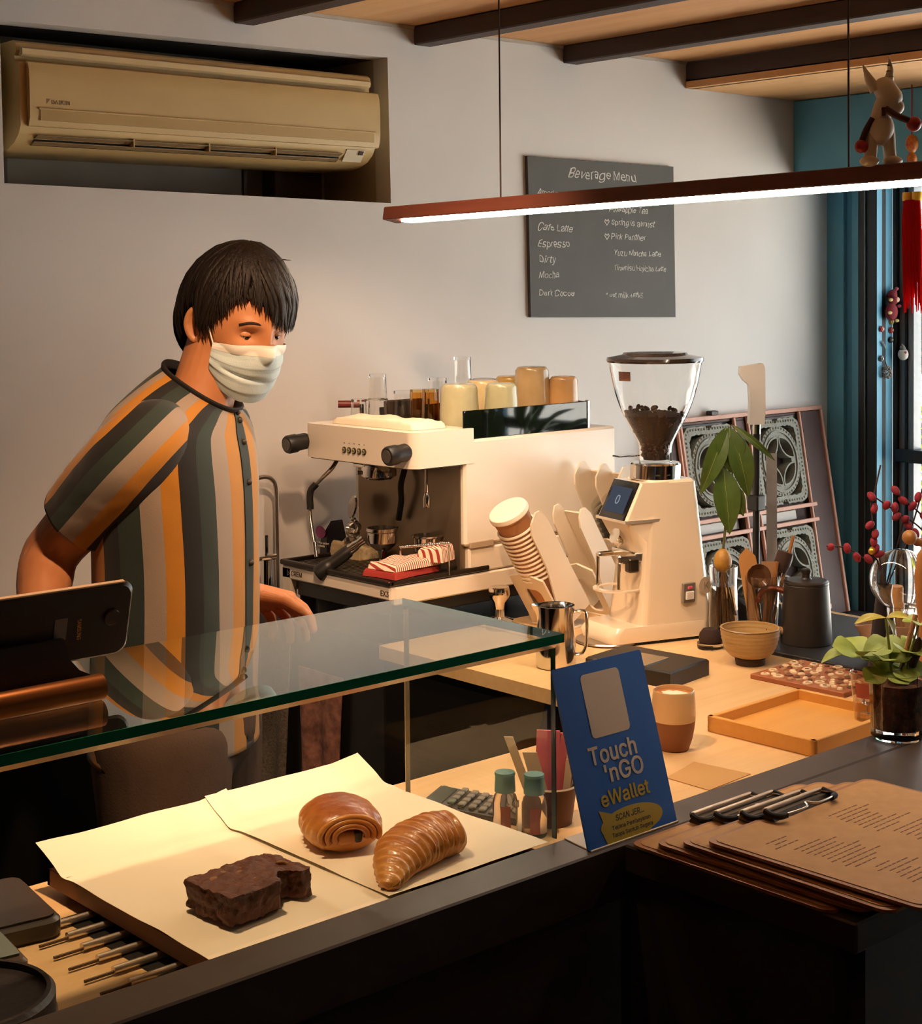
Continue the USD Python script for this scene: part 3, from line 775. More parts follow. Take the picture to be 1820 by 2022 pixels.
g2 = tumbler('tall_glass', 'tall clear tumbler upside down at the left end of the machine top', 2.02, 2.525, 0.021, 0.017, 0.112, m_gl)
g2.add('ring', lathe([(0.0205, 0.058), (0.0215, 0.06), (0.0205, 0.062), (0.02, 0.06), (0.0205, 0.058)], 30), m_gl)
tumbler('shot_glass', 'small faceted shot glass in front of the tall clear tumbler', 1.99, 2.548, 0.018, 0.016, 0.062, m_gl, facets=True)
tumbler('shot_glass', 'low clear shot glass with red tint between the tumblers', 2.085, 2.525, 0.019, 0.018, 0.075, m_gl)
single('red_stopper', T(lathe([(0, 0), (0.008, 0), (0.009, 0.01), (0.006, 0.016), (0, 0.017)], 20), (0, 0, 0)), mat('dark_red_plastic', '7a1d1b', 0.35), 'small dark red stopper among the glasses on the machine', 'stopper', (2.045, 2.505, TOP))
tumbler('amber_glass', 'ribbed amber glass left of the amber pair on the machine', 2.085, 2.475, 0.018, 0.016, 0.08, m_amber, facets=True)
tumbler('amber_glass', 'ribbed amber glass next to the pale green cup', 2.078, 2.428, 0.0185, 0.0165, 0.083, m_amber, facets=True)
tumbler('thin_glass', 'thin clear glass behind the pale green cup', 2.15, 2.49, 0.022, 0.019, 0.10, m_gl)
tumbler('stacked_glass', 'clear glass on top of the stack behind the pale green cup', 2.255, 2.53, 0.022, 0.018, 0.138, m_gl)
mug('pale green glazed cup upside down, larger one by the amber glasses', 2.072, 2.335, 0.039, 0.034, 0.098, 'b9b391', 'b0aa86')
mug('pale green glazed cup upside down behind the dark glass rail', 2.135, 2.281, 0.034, 0.029, 0.098, 'aeac8c', 'a6a37f')
mug('cream glazed cup upside down between the two green cups', 2.19, 2.395, 0.036, 0.032, 0.097, 'd8c596', 'cfbb8a')
mug('brown glazed cup in the back row on the machine', 2.29, 2.50, 0.032, 0.028, 0.092, '8a5a38', '7a4c2e')
mug('yellow glazed cup in the back row beside the tall beige cup', 2.296, 2.425, 0.033, 0.03, 0.1, 'd6b067', 'cca55b')
mug('tall beige glazed cup upside down, highest in the row', 2.262, 2.325, 0.038, 0.032, 0.124, 'b59a6f', 'ab8f64')
mug('tan glazed cup upside down at the right end of the machine top', 2.31, 2.283, 0.031, 0.027, 0.104, 'c79b67', 'bd905c')
# ================================================================== ON THE WORKTOP, RIGHT ARM
m_grind = mat('cream_gloss_enamel', 'e2d2ba', 0.16, coat_weight=0.6, coat_roughness=0.05)
gd = O('coffee_grinder', 'cream coffee grinder with a clear bean hopper and small touch screen', 'coffee grinder', (2.192, 1.956, WOODZ), rz=-14, local=True)


def sec(z, xa, xb, ha, hb, r=0.012, n=6):
    """rounded section at height z, front xa (half width ha), back xb (half width hb)"""
    p = Polygon([(xa, -ha), (xb, -hb), (xb, hb), (xa, ha)]).buffer(-r).buffer(r, n)
    return [(x, y, z) for x, y in np.array(p.exterior.coords)[:-1]]


def hullman(*secs):
    return man(hull(sum(secs, [])))


g_body = (hullman(sec(0.006, -0.112, 0.10, 0.056, 0.07, 0.02), sec(0.020, -0.115, 0.10, 0.058, 0.071, 0.02), sec(0.034, -0.100, 0.10, 0.056, 0.07, 0.02))
          + hullman(sec(0.03, -0.05, 0.10, 0.058, 0.07, 0.016), sec(0.07, -0.028, 0.10, 0.054, 0.069, 0.016), sec(0.288, -0.02, 0.078, 0.046, 0.058, 0.016), sec(0.293, -0.014, 0.072, 0.042, 0.053, 0.014))
          + hullman(sec(0.222, -0.075, 0.02, 0.048, 0.05, 0.004), sec(0.29, -0.040, 0.02, 0.046, 0.05, 0.004))
          + hullman(sec(0.222, -0.072, 0.02, 0.046, 0.05, 0.004), sec(0.14, -0.03, 0.02, 0.030, 0.05, 0.006)))
gd.add('body', unman(g_body), m_grind, 28)
gd.add('trim_ring', ext(Polygon([(-0.0775, -0.0495), (0.022, -0.0525), (0.022, 0.0525), (-0.0775, 0.0495)]).difference(Polygon([(-0.07, -0.046), (0.03, -0.049), (0.03, 0.049), (-0.07, 0.046)])), 0.005, 0.2195), mat('trim_bright', 'e6ddd0', 0.25, 0.7), False)
# touch screen on the sloping face
n_ = np.array((-0.068, 0, 0.035)); n_ /= np.linalg.norm(n_)
scr = T(rbox(0.076, 0.082, 0.004, 0.002), (0, 0, 0), ry=-math.degrees(math.atan2(0.068, 0.035)))
sc = gd.add('touch_screen', T(scr, (-0.0585, 0, 0.2565)), mat('screen_bezel', '0c0c0f', 0.12))
gd.add('display', T(T(bx(-0.025, 0.025, -0.031, 0.031, 0, 0.0008), (0, 0, 0), ry=-math.degrees(math.atan2(0.068, 0.035))), (-0.0585 + n_[0] * 0.0021, 0, 0.2565 + n_[2] * 0.0021)), emit('display_glow', (0.10, 0.115, 0.16), 0.55), parent=sc)
dg = text('0', 0.017, 0.0006)
dg.vertices[:, 0] -= dg.bounds[:, 0].mean(); dg.vertices[:, 1] -= dg.bounds[:, 1].mean()
dg = trimesh.Trimesh(np.stack([-dg.vertices[:, 1], -dg.vertices[:, 0], dg.vertices[:, 2]], 1)[:, [0, 1, 2]], dg.faces, process=False)
dg.vertices[:, 0] *= -1
gd.add('display_digit', T(T(dg, ry=-math.degrees(math.atan2(0.068, 0.035))), (-0.0585 + n_[0] * 0.003, 0, 0.2565 + n_[2] * 0.003)), emit('digit_glow', (0.3, 0.33, 0.4), 0.9), False, parent=sc)
gd.add('dose_knob', T(lathe([(0, 0), (0.014, 0), (0.0155, 0.004), (0.0155, 0.012), (0.0145, 0.016), (0.004, 0.015), (0, 0.0155)], 30), (-0.054, 0.0, 0.186), ry=-66), m_chrome)
gd.add('fork_plate', cat_([bev(-0.085, -0.03, 0.026, 0.040, 0.150, 0.158, 0.002), bev(-0.085, -0.03, -0.040, -0.026, 0.146, 0.162, 0.003), bev(-0.05, -0.025, -0.04, 0.04, 0.148, 0.164, 0.002)]), m_chrome)
gd.add('fork_rod', rod((-0.082, 0.036, 0.152), (-0.082, 0.036, 0.094), 0.0035, 12), m_chrome)
gd.add('fork_rod', rod((-0.082, -0.034, 0.15), (-0.082, -0.034, 0.10), 0.0032, 12), m_chrome)
gd.add('fork_clamp', rbox(0.022, 0.018, 0.026, 0.004, loc=(-0.055, -0.036, 0.142)), m_darksteel)
gd.add('tamp_ring', T(lathe([(0.034, 0), (0.046, 0), (0.046, 0.003), (0.034, 0.003), (0.034, 0)], 32), (-0.062, 0.0, 0.094)), m_grind)
gd.add('drip_plate', T(lathe([(0, 0), (0.058, 0), (0.06, 0.002), (0.058, 0.0045), (0, 0.0045)], 40), (-0.085, 0, 0.0015)), m_steel)
gd.add('underside', ext(Polygon([(p[0], p[1]) for p in sec(0, -0.105, 0.095, 0.052, 0.066, 0.02)]), 0.006, 0.0), m_rubber)
gd.add('power_switch', T(cat_([bev(-0.014, 0.014, -0.004, 0.003, -0.018, 0.018, 0.001)]), (0.045, -0.0685, 0.088), rx=3, rz=4), mat('steel_plate', '9f9a93', 0.35, 0.7))
gd.add('switch_rocker', T(bev(-0.009, 0.009, -0.004, 0.003, -0.013, 0.002, 0.001), (0.0455, -0.0715, 0.089), rx=3, rz=4), mat('white_rocker', 'ece6de', 0.3))
gd.add('indicator', T(bev(-0.005, 0.005, -0.003, 0.003, -0.0025, 0.0025, 0.001), (0.0455, -0.0728, 0.098), rx=3, rz=4), mat('pink_led', 'd4556a', 0.3))
gd.add('maker_badge', T(T(lathe([(0, 0), (0.0155, 0), (0.0155, 0.0008), (0, 0.0008)], 30), rx=90), (0.083, -0.0695, 0.098), rz=3), mat('grey_badge', 'b7a68e', 0.3))
gd.add('badge_mark', T(toXZ(T(text('K', 0.013, 0.0005), (-0.005, -0.0065, 0)), 0), (0.083, -0.0705, 0.098), rz=3), mat('badge_mark_grey', '8b7c68', 0.4), False)
hx = 0.022
gd.add('collar', T(lathe([(0, 0.291), (0.045, 0.291), (0.0465, 0.293), (0.0465, 0.318), (0.044, 0.321), (0, 0.321)], 40), (hx, 0, 0)), m_chrome)
for a in (-120, -95, 30):
    gd.add('collar_tick', T(T(bx(0.0464, 0.0472, -0.004, 0.004, 0.30, 0.3025), rz=a), (hx, 0, 0)), mat('tick_dark', '38322c', 0.4), False)
gd.add('collar_screw', T(rod((0, 0.044, 0.31), (0, 0.058, 0.31), 0.0025, 10), (hx - 0.012, 0, 0)), m_darksteel)
hop = [(0.030, 0.322), (0.030, 0.345), (0.034, 0.36), (0.043, 0.378), (0.056, 0.402), (0.068, 0.430), (0.077, 0.460), (0.083, 0.490), (0.0855, 0.505)]
cur = catmull([(a, 0, b) for a, b in hop], 4)
prof = [(p[0], p[2]) for p in cur]
gd.add('hopper', T(lathe(prof + [(r - 0.0022, z) for r, z in prof[::-1]] + [prof[0]], 56), (hx, 0, 0)), glass('hopper_plastic', (0.99, 0.985, 0.97), ior=1.25), 60)
lidp = [(0, 0.506), (0.088, 0.506), (0.0895, 0.509), (0.0885, 0.514), (0.06, 0.5195), (0.058, 0.523), (0.03, 0.5245), (0, 0.5245)]
gd.add('hopper_lid', T(lathe(lidp, 56), (hx, 0, 0)), mat('brown_smoked_lid', '2e2420', 0.15, coat_weight=0.5))
bean = trimesh.creation.icosphere(1, 1.0)
bean.vertices *= (0.0056, 0.0042, 0.0034)
bl_ = []
inn = [(r - 0.0075, z) for r, z in prof]
for k in range(520):
    z = 0.33 + 0.085 * (k / 520) ** 0.8
    r = np.interp(z, [p[1] for p in inn], [p[0] for p in inn])
    a = RNG.uniform(0, 2 * math.pi)
    rr = r * (1.0 if RNG.random() < 0.72 else RNG.uniform(0, 1))
    b = T(bean, rx=RNG.uniform(0, 180), ry=RNG.uniform(0, 180), rz=RNG.uniform(0, 360))
    bl_.append(T(b, (hx + rr * math.cos(a), rr * math.sin(a), z + 0.012 * (math.sin(a) * 0.5) * (1 if z > 0.4 else 0))))
gd.add('beans', cat_(bl_), mat('roasted_beans', '4a2d1c', 0.35, var='3a2114', scale=90), True, kind='stuff')
gd.add('bean_core', T(lathe([(0, 0.326), (0.022, 0.326), (0.026, 0.352), (0.044, 0.385), (0.057, 0.408), (0.03, 0.415), (0, 0.412)], 24), (hx, 0, 0)), mat('bean_core', '341f13', 0.7))
gd.add('hopper_sticker', T(T(grid(lambda u, v: np.stack([0.0806 * np.cos((u - 0.5) * 0.36), 0.0806 * np.sin((u - 0.5) * 0.36), 0.474 + v * 0.017], -1), 8, 2)[0], rz=-168), (hx, 0, 0)), mat('brown_sticker', '5f3a28', 0.5), False)
gd.add('hopper_gate', bev(-0.065, -0.02, -0.012, 0.012, 0.335, 0.338, 0.001), glass('hopper_gate', (0.95, 0.93, 0.9)))

# ---------------------------------------------------------------- tilted white cup and lid dispensers
m_disp = mat('ivory_acrylic', 'ded0ba', 0.35)
m_kraft = mat('kraft_cup', 'a8744a', 0.7)
m_cuprim = mat('white_paper_rim', 'e9dcc8', 0.6)


def dispenser(label, loc, L, Wd, sep, n, tilt=33.0):
    """n panels in planes of constant y, sloping up towards the barista"""
    o = O('cup_dispenser', label, 'dispenser', loc, local=True)
    sh = Polygon([(0, 0), (L - Wd * 0.35, 0), (L - 0.004, 0.006), (L, 0.018), (L - 0.012, Wd * 0.5), (L - 0.03, Wd * 0.62), (L * 0.55, Wd * 0.66), (0.02, Wd), (0, Wd)]).buffer(-0.005).buffer(0.005)
    up_ = -math.sin(math.radians(tilt)), math.cos(math.radians(tilt))
    for k in range(n):
        m = ext(sh, 0.004)
        v = m.vertices
        # local axes: a along the slope (up, towards -X), b across (towards -X and down)
        a, b, c = v[:, 0], v[:, 1], v[:, 2]
        m.vertices = np.stack([up_[0] * a - up_[1] * b, k * sep + c, up_[1] * a + up_[0] * b + Wd * math.sin(math.radians(tilt))], 1)
        m.fix_normals()
        o.add('side_panel', m, m_disp, False)
    p = np.array([(0, 0), (L * 0.9, 0), (L * 0.9, 0.004), (0, 0.004)])
    m = ext(Polygon(p), sep * (n - 1) - 0.005, 0.0045)
    a, b, c = m.vertices.T
    m.vertices = np.stack([up_[0] * a - up_[1] * b, c, up_[1] * a + up_[0] * b + Wd * math.sin(math.radians(tilt))], 1)
    m.fix_normals()
    o.add('back_panel', m, m_disp, False)
    fp = Polygon([(0.001, -0.001), (L * 0.5, -0.001), (L * 0.55, sep * (n - 1) / 2), (L * 0.5, sep * (n - 1) + 0.005), (0.001, sep * (n - 1) + 0.005)]).difference(rrect(L * 0.34, sep * 0.5, 0.012, (L * 0.22, sep * 0.5)))
    m = ext(fp, 0.004)
    a, c, b = m.vertices.T
    b = b + Wd * 0.92
    m.vertices = np.stack([up_[0] * a - up_[1] * b, c, up_[1] * a + up_[0] * b + Wd * math.sin(math.radians(tilt))], 1)
    m.fix_normals()
    o.add('front_panel', m, m_disp, False)
    o.add('foot_plate', bev(-Wd * 0.9, 0.02, 0, sep * (n - 1) + 0.004, 0, 0.004, 0.001), m_disp)
    return o, up_


CUPB = (2.185, 2.092, WOODZ)
d1, u1 = dispenser('tilted ivory dispenser holding a stack of kraft paper cups', CUPB, 0.235, 0.078, 0.084, 2)
cst = O('paper_cup_stack', 'stack of kraft paper cups with white rims in the tilted dispenser', 'paper cups', CUPB, local=True)
cup_p = [(0, 0), (0.027, 0), (0.036, 0.088), (0.0385, 0.089), (0.0385, 0.092), (0.035, 0.092), (0.0255, 0.003), (0, 0.003)]
for k in range(12):
    s = 0.02 + 0.0095 * k
    base = np.array((u1[0] * s - u1[1] * 0.040, 0.044, u1[1] * s + u1[0] * 0.040 + 0.078 * math.sin(math.radians(33))))
    c = T(T(lathe(cup_p[:3] + cup_p[5:], 28), ry=-33), base)
    cc = cst.add('cup', c, m_kraft, 40)
    cst.add('rim', T(T(lathe([(0.0355, 0.0875), (0.0385, 0.0885), (0.0388, 0.0905), (0.0375, 0.0925), (0.0345, 0.092), (0.0355, 0.0875)], 28), ry=-33), base), m_cuprim, 60, parent=cc)
cst.add('top_cup', T(T(lathe(cup_p, 32), ry=-33), base + np.array((u1[0], 0, u1[1])) * 0.03), m_kraft, 40)
cst.add('top_lid', T(T(lathe([(0, 0.094), (0.034, 0.094), (0.037, 0.0915), (0.039, 0.0915), (0.0393, 0.0945), (0.0375, 0.1), (0.034, 0.1015), (0, 0.1)], 32), ry=-33), base + np.array((u1[0], 0, u1[1])) * 0.03), m_cuprim, 40)
d2, u2 = dispenser('tall tilted ivory dispenser behind the grinder, holding lids', (2.455, 2.10, WOODZ), 0.30, 0.085, 0.058, 3, 30)
d3, u3 = dispenser('narrow tilted ivory dispenser between the cups and the grinder', (2.315, 2.105, WOODZ), 0.235, 0.06, 0.07, 2, 32)
ld = O('lid_stack', 'stack of clear domed lids in the tall tilted dispenser', 'lids', (2.455, 2.10, WOODZ), local=True)
for k in range(7):
    s = 0.13 + 0.013 * k
    base = np.array((u2[0] * s - u2[1] * 0.042, 0.06, u2[1] * s + u2[0] * 0.042 + 0.085 * 0.5))
    ld.add('lid', T(T(lathe([(0.040, 0), (0.042, 0.0), (0.042, 0.004), (0.039, 0.005), (0.034, 0.022), (0.02, 0.034), (0, 0.037), (0, 0.035), (0.019, 0.032), (0.032, 0.021), (0.038, 0.003), (0.040, 0)], 32), ry=-30), base), pane('lid_plastic', (0.96, 0.95, 0.93), 1.3), 50)

# ---------------------------------------------------------------- jug, scale, tamper, bowls ...
jug = O('milk_jug', 'steel milk jug with a side handle at the end of the worktop', 'milk jug', (1.905, 1.905, WOODZ), local=True)
jp = [(0, 0), (0.031, 0), (0.034, 0.003), (0.0345, 0.03), (0.032, 0.065), (0.0305, 0.085), (0.033, 0.106), (0.0318, 0.106), (0.0293, 0.085), (0.033, 0.03), (0.0325, 0.004), (0, 0.003)]
jm = lathe(jp, 44)
a = np.arctan2(jm.vertices[:, 1], jm.vertices[:, 0])
lip = np.exp(-((np.angle(np.exp(1j * (a - math.radians(130))))) / 0.35) ** 2) * np.clip((jm.vertices[:, 2] - 0.075) / 0.03, 0, 1) ** 2
jm.vertices[:, 0] += 0.011 * lip * np.cos(math.radians(130))
jm.vertices[:, 1] += 0.011 * lip * np.sin(math.radians(130))
jug.add('body', jm, m_chrome, 60)
hp_ = catmull([(0.031, 0, 0.095), (0.044, 0, 0.097), (0.052, 0, 0.09), (0.052, 0, 0.045), (0.046, 0, 0.026), (0.034, 0, 0.022)], 6)
jug.add('handle', T(sweep(hp_, 0.003, 12, rb=0.0065, upv=(0, 1, 0)), rz=-50), m_chrome)
scl = O('coffee_scale', 'flat black coffee scale with a steel platform on the worktop', 'scale', (1.972, 1.762, WOODZ))
scl.add('body', hull([(x, y, z) for z, o in ((WOODZ, 0), (WOODZ + 0.024, 0), (WOODZ + 0.027, 0.003)) for x, y in ((1.912 + o, 1.842 - o), (1.93 + o, 1.672 + o), (2.046 - o, 1.688 + o), (2.03 - o, 1.858 - o))]), m_blackplastic)
scl.add('platform', hull([(x, y, z) for z in (WOODZ + 0.027, WOODZ + 0.029) for x, y in ((1.922, 1.80), (1.93, 1.725), (2.0, 1.735), (1.992, 1.81))]), m_steel)
tp = O('tamper', 'polished steel tamper standing behind the display case', 'tamper', (2.04, 2.19, WOODZ), local=True)
tp.add('base', lathe([(0, 0), (0.026, 0), (0.0265, 0.018), (0.01, 0.024), (0.009, 0.04), (0, 0.04)], 36), m_chrome)
tp.add('grip', lathe([(0, 0.038), (0.009, 0.038), (0.011, 0.05), (0.0195, 0.062), (0.021, 0.068), (0.0195, 0.078), (0.0185, 0.0805), (0.012, 0.08), (0, 0.079)], 36), m_chrome)
pk = O('dosing_cup', 'small glass cup of dark coffee grounds beside the grinder', 'cup', (2.20, 1.812, WOODZ), local=True)
pk.add('glass_base', lathe([(0, 0), (0.022, 0), (0.0235, 0.002), (0.0235, 0.011), (0, 0.011)], 32), m_gl)
pk.add('grounds', lathe([(0, 0.0113), (0.019, 0.0113), (0.0205, 0.018), (0.019, 0.027), (0.013, 0.035), (0.005, 0.037), (0, 0.037)], 28), mat('dark_grounds', '2b1811', 0.85, bump=0.8, bscale=260))

bw = O('tea_bowl', 'ribbed stoneware tea bowl on a dark foot in front of the grinder', 'bowl', (2.157, 1.690, WOODZ), local=True)
m_stone = mat('ochre_stoneware', 'b59764', 0.45, var='a58656', scale=22, bump=0.3, bscale=90, stretch=(1, 1, 5))
bp = catmull([(0.024, 0, 0.012), (0.036, 0, 0.018), (0.044, 0, 0.031), (0.0485, 0, 0.047), (0.0505, 0, 0.0625)], 6)
bpo = [(p[0] + 0.0006 * math.sin(p[2] * 900), p[2]) for p in bp]
bw.add('bowl', lathe([(0, 0.012)] + bpo + [(0.0495, 0.0635)] + [(r - 0.003, z + 0.001) for r, z in bpo[::-1]] + [(0, 0.016)], 56), m_stone, 50)
bw.add('foot', lathe([(0, 0), (0.0245, 0), (0.026, 0.012), (0, 0.013)], 40), mat('dark_clay', '3c2a22', 0.7))
bw.add('rim', lathe([(0.0488, 0.0628), (0.0502, 0.0638), (0.0512, 0.0628), (0.0502, 0.0612), (0.0488, 0.0628)], 56), mat('brown_rim_glaze', '7c5f38', 0.25), 60)
for a, z in ((-100, 0.05), (-75, 0.052)):
    bw.add('glaze_spot', T(T(ext(Point(0, 0).buffer(0.0028), 0.0012), ry=90), (0.0487, 0, z), rz=a - 38), mat('brown_spot', '5c4526', 0.4), False)

mt_ = single('slate_mat', T(rbox(0.34, 0.36, 0.008, 0.003), (0, 0, 0.004)), mat('black_slate', '1c1b1e', 0.5), 'black slate mat under the dark teapot and pouring bowl', 'mat', (2.405, 1.66, WOODZ))
kt = O('dark_teapot', 'dark grey lidded metal canister pot on the black slate mat', 'pot', (2.33, 1.70, WOODZ + 0.008), local=True)
m_iron = mat('dark_iron', '332e2b', 0.42, 0.35, var='3b3531', scale=14)
kt.add('body', lathe([(0, 0), (0.044, 0), (0.0455, 0.003), (0.0425, 0.06), (0.0395, 0.105), (0.038, 0.107), (0, 0.107)], 48), m_iron)
ktl = kt.add('lid', lathe([(0, 0.107), (0.0398, 0.107), (0.0398, 0.110), (0.036, 0.1125), (0.01, 0.114), (0.0075, 0.117), (0.0075, 0.122), (0, 0.122)], 48), m_iron)
kt.add('lid_knob', lathe([(0, 0.121), (0.0065, 0.121), (0.009, 0.127), (0.0088, 0.131), (0.006, 0.133), (0, 0.133)], 24), m_iron, parent=ktl)
kt.add('side_handle', T(tube([(0.038, 0, 0.092), (0.062, 0, 0.096), (0.078, 0, 0.088), (0.084, 0, 0.07)], 0.0055, 12), rz=128), mat('copper_brown', '7a3d24', 0.4, 0.3))
kt.add('spout', T(rod((0.038, 0, 0.02), (0.06, 0, 0.028), 0.007, 14, 0.0055), rz=142), mat('tan_spout', 'a5815a', 0.5))
wd = O('folded_napkin', 'dark cloth with a pale leaf behind the utensil glass', 'cloth', (2.36, 1.84, WOODZ))
wd.add('cloth', slab_cloth(2.37, 1.86, WOODZ, 0.10, 0.09, 0.05, 41, 0.03), mat('black_cloth', '1d1a1a', 0.9), 60)

mb = O('pouring_bowl', 'matte pinkish clay pouring bowl with a pinched spout', 'bowl', (2.335, 1.520, WOODZ + 0.008), local=True)
m_clay = mat('pink_clay', 'b08f76', 0.7, var='a28168', scale=18)
mp = [(0.0, 0.0), (0.03, 0.0), (0.044, 0.008), (0.056, 0.026), (0.061, 0.048), (0.0605, 0.066), (0.059, 0.068), (0.0565, 0.066), (0.0565, 0.048), (0.05, 0.028), (0.038, 0.012), (0, 0.008)]
mm = lathe(mp, 72)
av = np.arctan2(mm.vertices[:, 1], mm.vertices[:, 0])
ss = np.angle(np.exp(1j * (av - math.radians(150))))
w_ = np.clip((mm.vertices[:, 2] - 0.035) / 0.03, 0, 1) ** 1.5
rad = 0.014 * np.exp(-(ss / 0.22) ** 2) - 0.006 * np.exp(-((np.abs(ss) - 0.42) / 0.2) ** 2)
mm.vertices[:, 0] += rad * w_ * np.cos(av)
mm.vertices[:, 1] += rad * w_ * np.sin(av)
mm.vertices[:, 2] -= 0.006 * np.exp(-(ss / 0.25) ** 2) * w_
mb.add('bowl', mm, m_clay, 60)
ch = O('bamboo_whisk', 'bamboo tea whisk standing handle up in the pouring bowl', 'whisk', (2.345, 1.528, WOODZ + 0.02), local=True)
m_bam = wood('bamboo', 'c28d50', 'd39d5e', 0.5, axis=2, scale=20)
ch.add('grip', lathe([(0, 0.062), (0.0135, 0.062), (0.0145, 0.066), (0.0145, 0.108), (0.0135, 0.111), (0, 0.111)], 32), m_bam)
tn = []
for k in range(36):
    a = 2 * math.pi * k / 36
    tn.append(sweep(catmull([(0.012 * math.cos(a), 0.012 * math.sin(a), 0.066), (0.021 * math.cos(a), 0.021 * math.sin(a), 0.035), (0.026 * math.cos(a), 0.026 * math.sin(a), 0.01), (0.02 * math.cos(a), 0.02 * math.sin(a), 0.0)], 3), 0.001, 4))
ch.add('tines', cat_(tn), mat('bamboo_tines', '9c6f45', 0.6), False, kind='stuff')

# patterned trivet: brown board with pale pebbles set in it
tv = O('pebble_trivet', 'brown trivet tile set with small pale pebble rings', 'trivet', (2.15, 1.54, WOODZ), local=True, rz=2)
tv.add('board', bev(-0.071, 0.071, -0.089, 0.089, 0, 0.008, 0.001), mat('terracotta_board', '9b5c38', 0.6))
rr_ = random.Random(4)
pl = []
for _ in range(900):
    x, y, s = rr_.uniform(-0.063, 0.063), rr_.uniform(-0.081, 0.081), rr_.uniform(0.0045, 0.0105)
    if all(math.hypot(x - a, y - b) > (s + c) * 0.98 for a, b, c in pl):
        pl.append((x, y, s))
pm = [mat('pebble_cream', 'dcc6a2', 0.5), mat('pebble_tan', 'a5805a', 0.5), mat('pebble_brown', '6b442c', 0.5)]
for k, (x, y, s) in enumerate(pl):
    e = rr_.uniform(0.7, 1.0)
    m = lathe([(0, 0.0078), (s, 0.0078), (s * 0.95, 0.0098), (s * 0.75, 0.0108), (s * 0.55, 0.0102), (s * 0.3, 0.0095), (0, 0.0095)], 9)
    m.vertices[:, 1] *= e
    tv.add('pebble', T(m, (x, y, 0), rz=rr_.uniform(0, 180)), pm[0 if s > 0.0078 else rr_.choice((0, 1, 2))], 40)
    if s > 0.0075:
        tv.add('pebble_heart', T(lathe([(0, 0.0094), (s * 0.5, 0.0094), (s * 0.4, 0.0104), (0, 0.0108)], 7), (x, y, 0)), pm[rr_.choice((1, 2))], 40)

m_tray = wood('pine_tray', 'cf9547', 'dda556', 0.4, axis=0, scale=8)
wtr = O('wooden_tray', 'square light pine tray with raised edges on the worktop', 'tray', (1.90, 1.388, WOODZ), local=True, rz=1.5)
wtr.add('base', bev(-0.108, 0.108, -0.088, 0.088, 0.001, 0.008, 0.001), m_tray)
for x0_, x1_, y0_, y1_ in ((-0.112, -0.104, -0.092, 0.092), (0.104, 0.112, -0.092, 0.092), (-0.112, 0.112, -0.092, -0.084), (-0.112, 0.112, 0.084, 0.092)):
    wtr.add('edge', bev(x0_, x1_, y0_, y1_, 0, 0.023, 0.001), m_tray)

lt = O('latte', 'two-tone ceramic cup of latte with a leaf of milk foam', 'cup', (1.683, 1.452, WOODZ), local=True)
lpr = [(p[0], p[2]) for p in catmull([(0.021, 0, 0.002), (0.0262, 0, 0.018), (0.0300, 0, 0.042), (0.0305, 0, 0.06), (0.0288, 0, 0.083)], 6)]
lo_ = [q for q in lpr if q[1] <= 0.0425]
hi_ = [q for q in lpr if q[1] >= 0.0425]
lt.add('lower_glaze', lathe([(0, 0), (0.019, 0)] + lo_ + [(lo_[-1][0] - 0.003, lo_[-1][1]), (0, lo_[-1][1])], 48), mat('brown_matte_glaze', '83512f', 0.6), 50)
lt.add('upper_glaze', lathe([lo_[-1]] + hi_ + [(0.0278, 0.0842), (0.0268, 0.083), (0.0275, 0.06), (0.027, 0.0426), (0, 0.0426)], 48), mat('cream_glaze', 'd3b183', 0.25, coat_weight=0.4), 50)
lt.add('crema', lathe([(0, 0.079), (0.0272, 0.0785), (0.0272, 0.077), (0, 0.077)], 40), mat('latte_crema', 'a86a34', 0.35, var='b87c44', scale=50))
foam = Polygon([(0, -.019), (.006, -.012), (.012, -.004), (.008, .001), (.013, .007), (.007, .011), (.006, .016), (0, .013), (-.006, .016), (-.007, .011), (-.013, .007), (-.008, .001), (-.012, -.004), (-.006, -.012)]).buffer(0.0015)
lt.add('milk_foam', T(ext(foam, 0.0004, 0.0789), rz=40), mat('milk_foam', 'ecdcc4', 0.4), False)
single('kraft_sheet', hull([(x, y, z) for z in (WOODZ + 0.0003, WOODZ + 0.0011) for x, y in ((1.575, 1.30), (1.575, 1.372), (1.655, 1.392), (1.668, 1.306))]), mat('kraft_sheet', 'b98f55', 0.8), 'flat sheet of kraft paper on the worktop behind the blue sign', 'paper', smooth=False)
cc_ = O('plastic_cup', 'clear plastic cup with a pink print behind the clover pot', 'cup', (1.985, 1.335, WOODZ), local=True)
cc_.add('wall', lathe([(0, 0), (0.022, 0), (0.029, 0.075), (0.0305, 0.077), (0.029, 0.078), (0.0275, 0.075), (0.0212, 0.0012), (0, 0.0012)], 40), pane('cloudy_plastic', (0.9, 0.84, 0.8), 1.4), 50)
lm, _ = grid(lambda u, v: np.stack([(0.0262 + 0.003 * v) * np.cos(2.9 + u * 1.3), (0.0262 + 0.003 * v) * np.sin(2.9 + u * 1.3), 0.044 + 0.022 * v], -1), 14, 2)
cc_.add('pink_print', shell(lm, 0.0004), mat('pink_print', 'a5524f', 0.5), False)
cc_.add('ice', cat_([rbox(0.018, 0.016, 0.015, 0.003, loc=(0.006 * i - 0.008, 0.005 * (-1) ** i, 0.012 + 0.012 * i)) for i in range(3)]), glass('ice', (0.95, 0.93, 0.9), 0.15))
# ================================================================== PLANTS, UTENSILS, FRAME
m_leaf = mat('avocado_leaf', '3d5420', 0.42, var='4c6528', scale=30, transmission_weight=0.0)
m_lime = mat('clover_leaf', 'a3b552', 0.5, var='8fa544', scale=40)
m_stem = mat('green_stem', '7f8a45', 0.5)


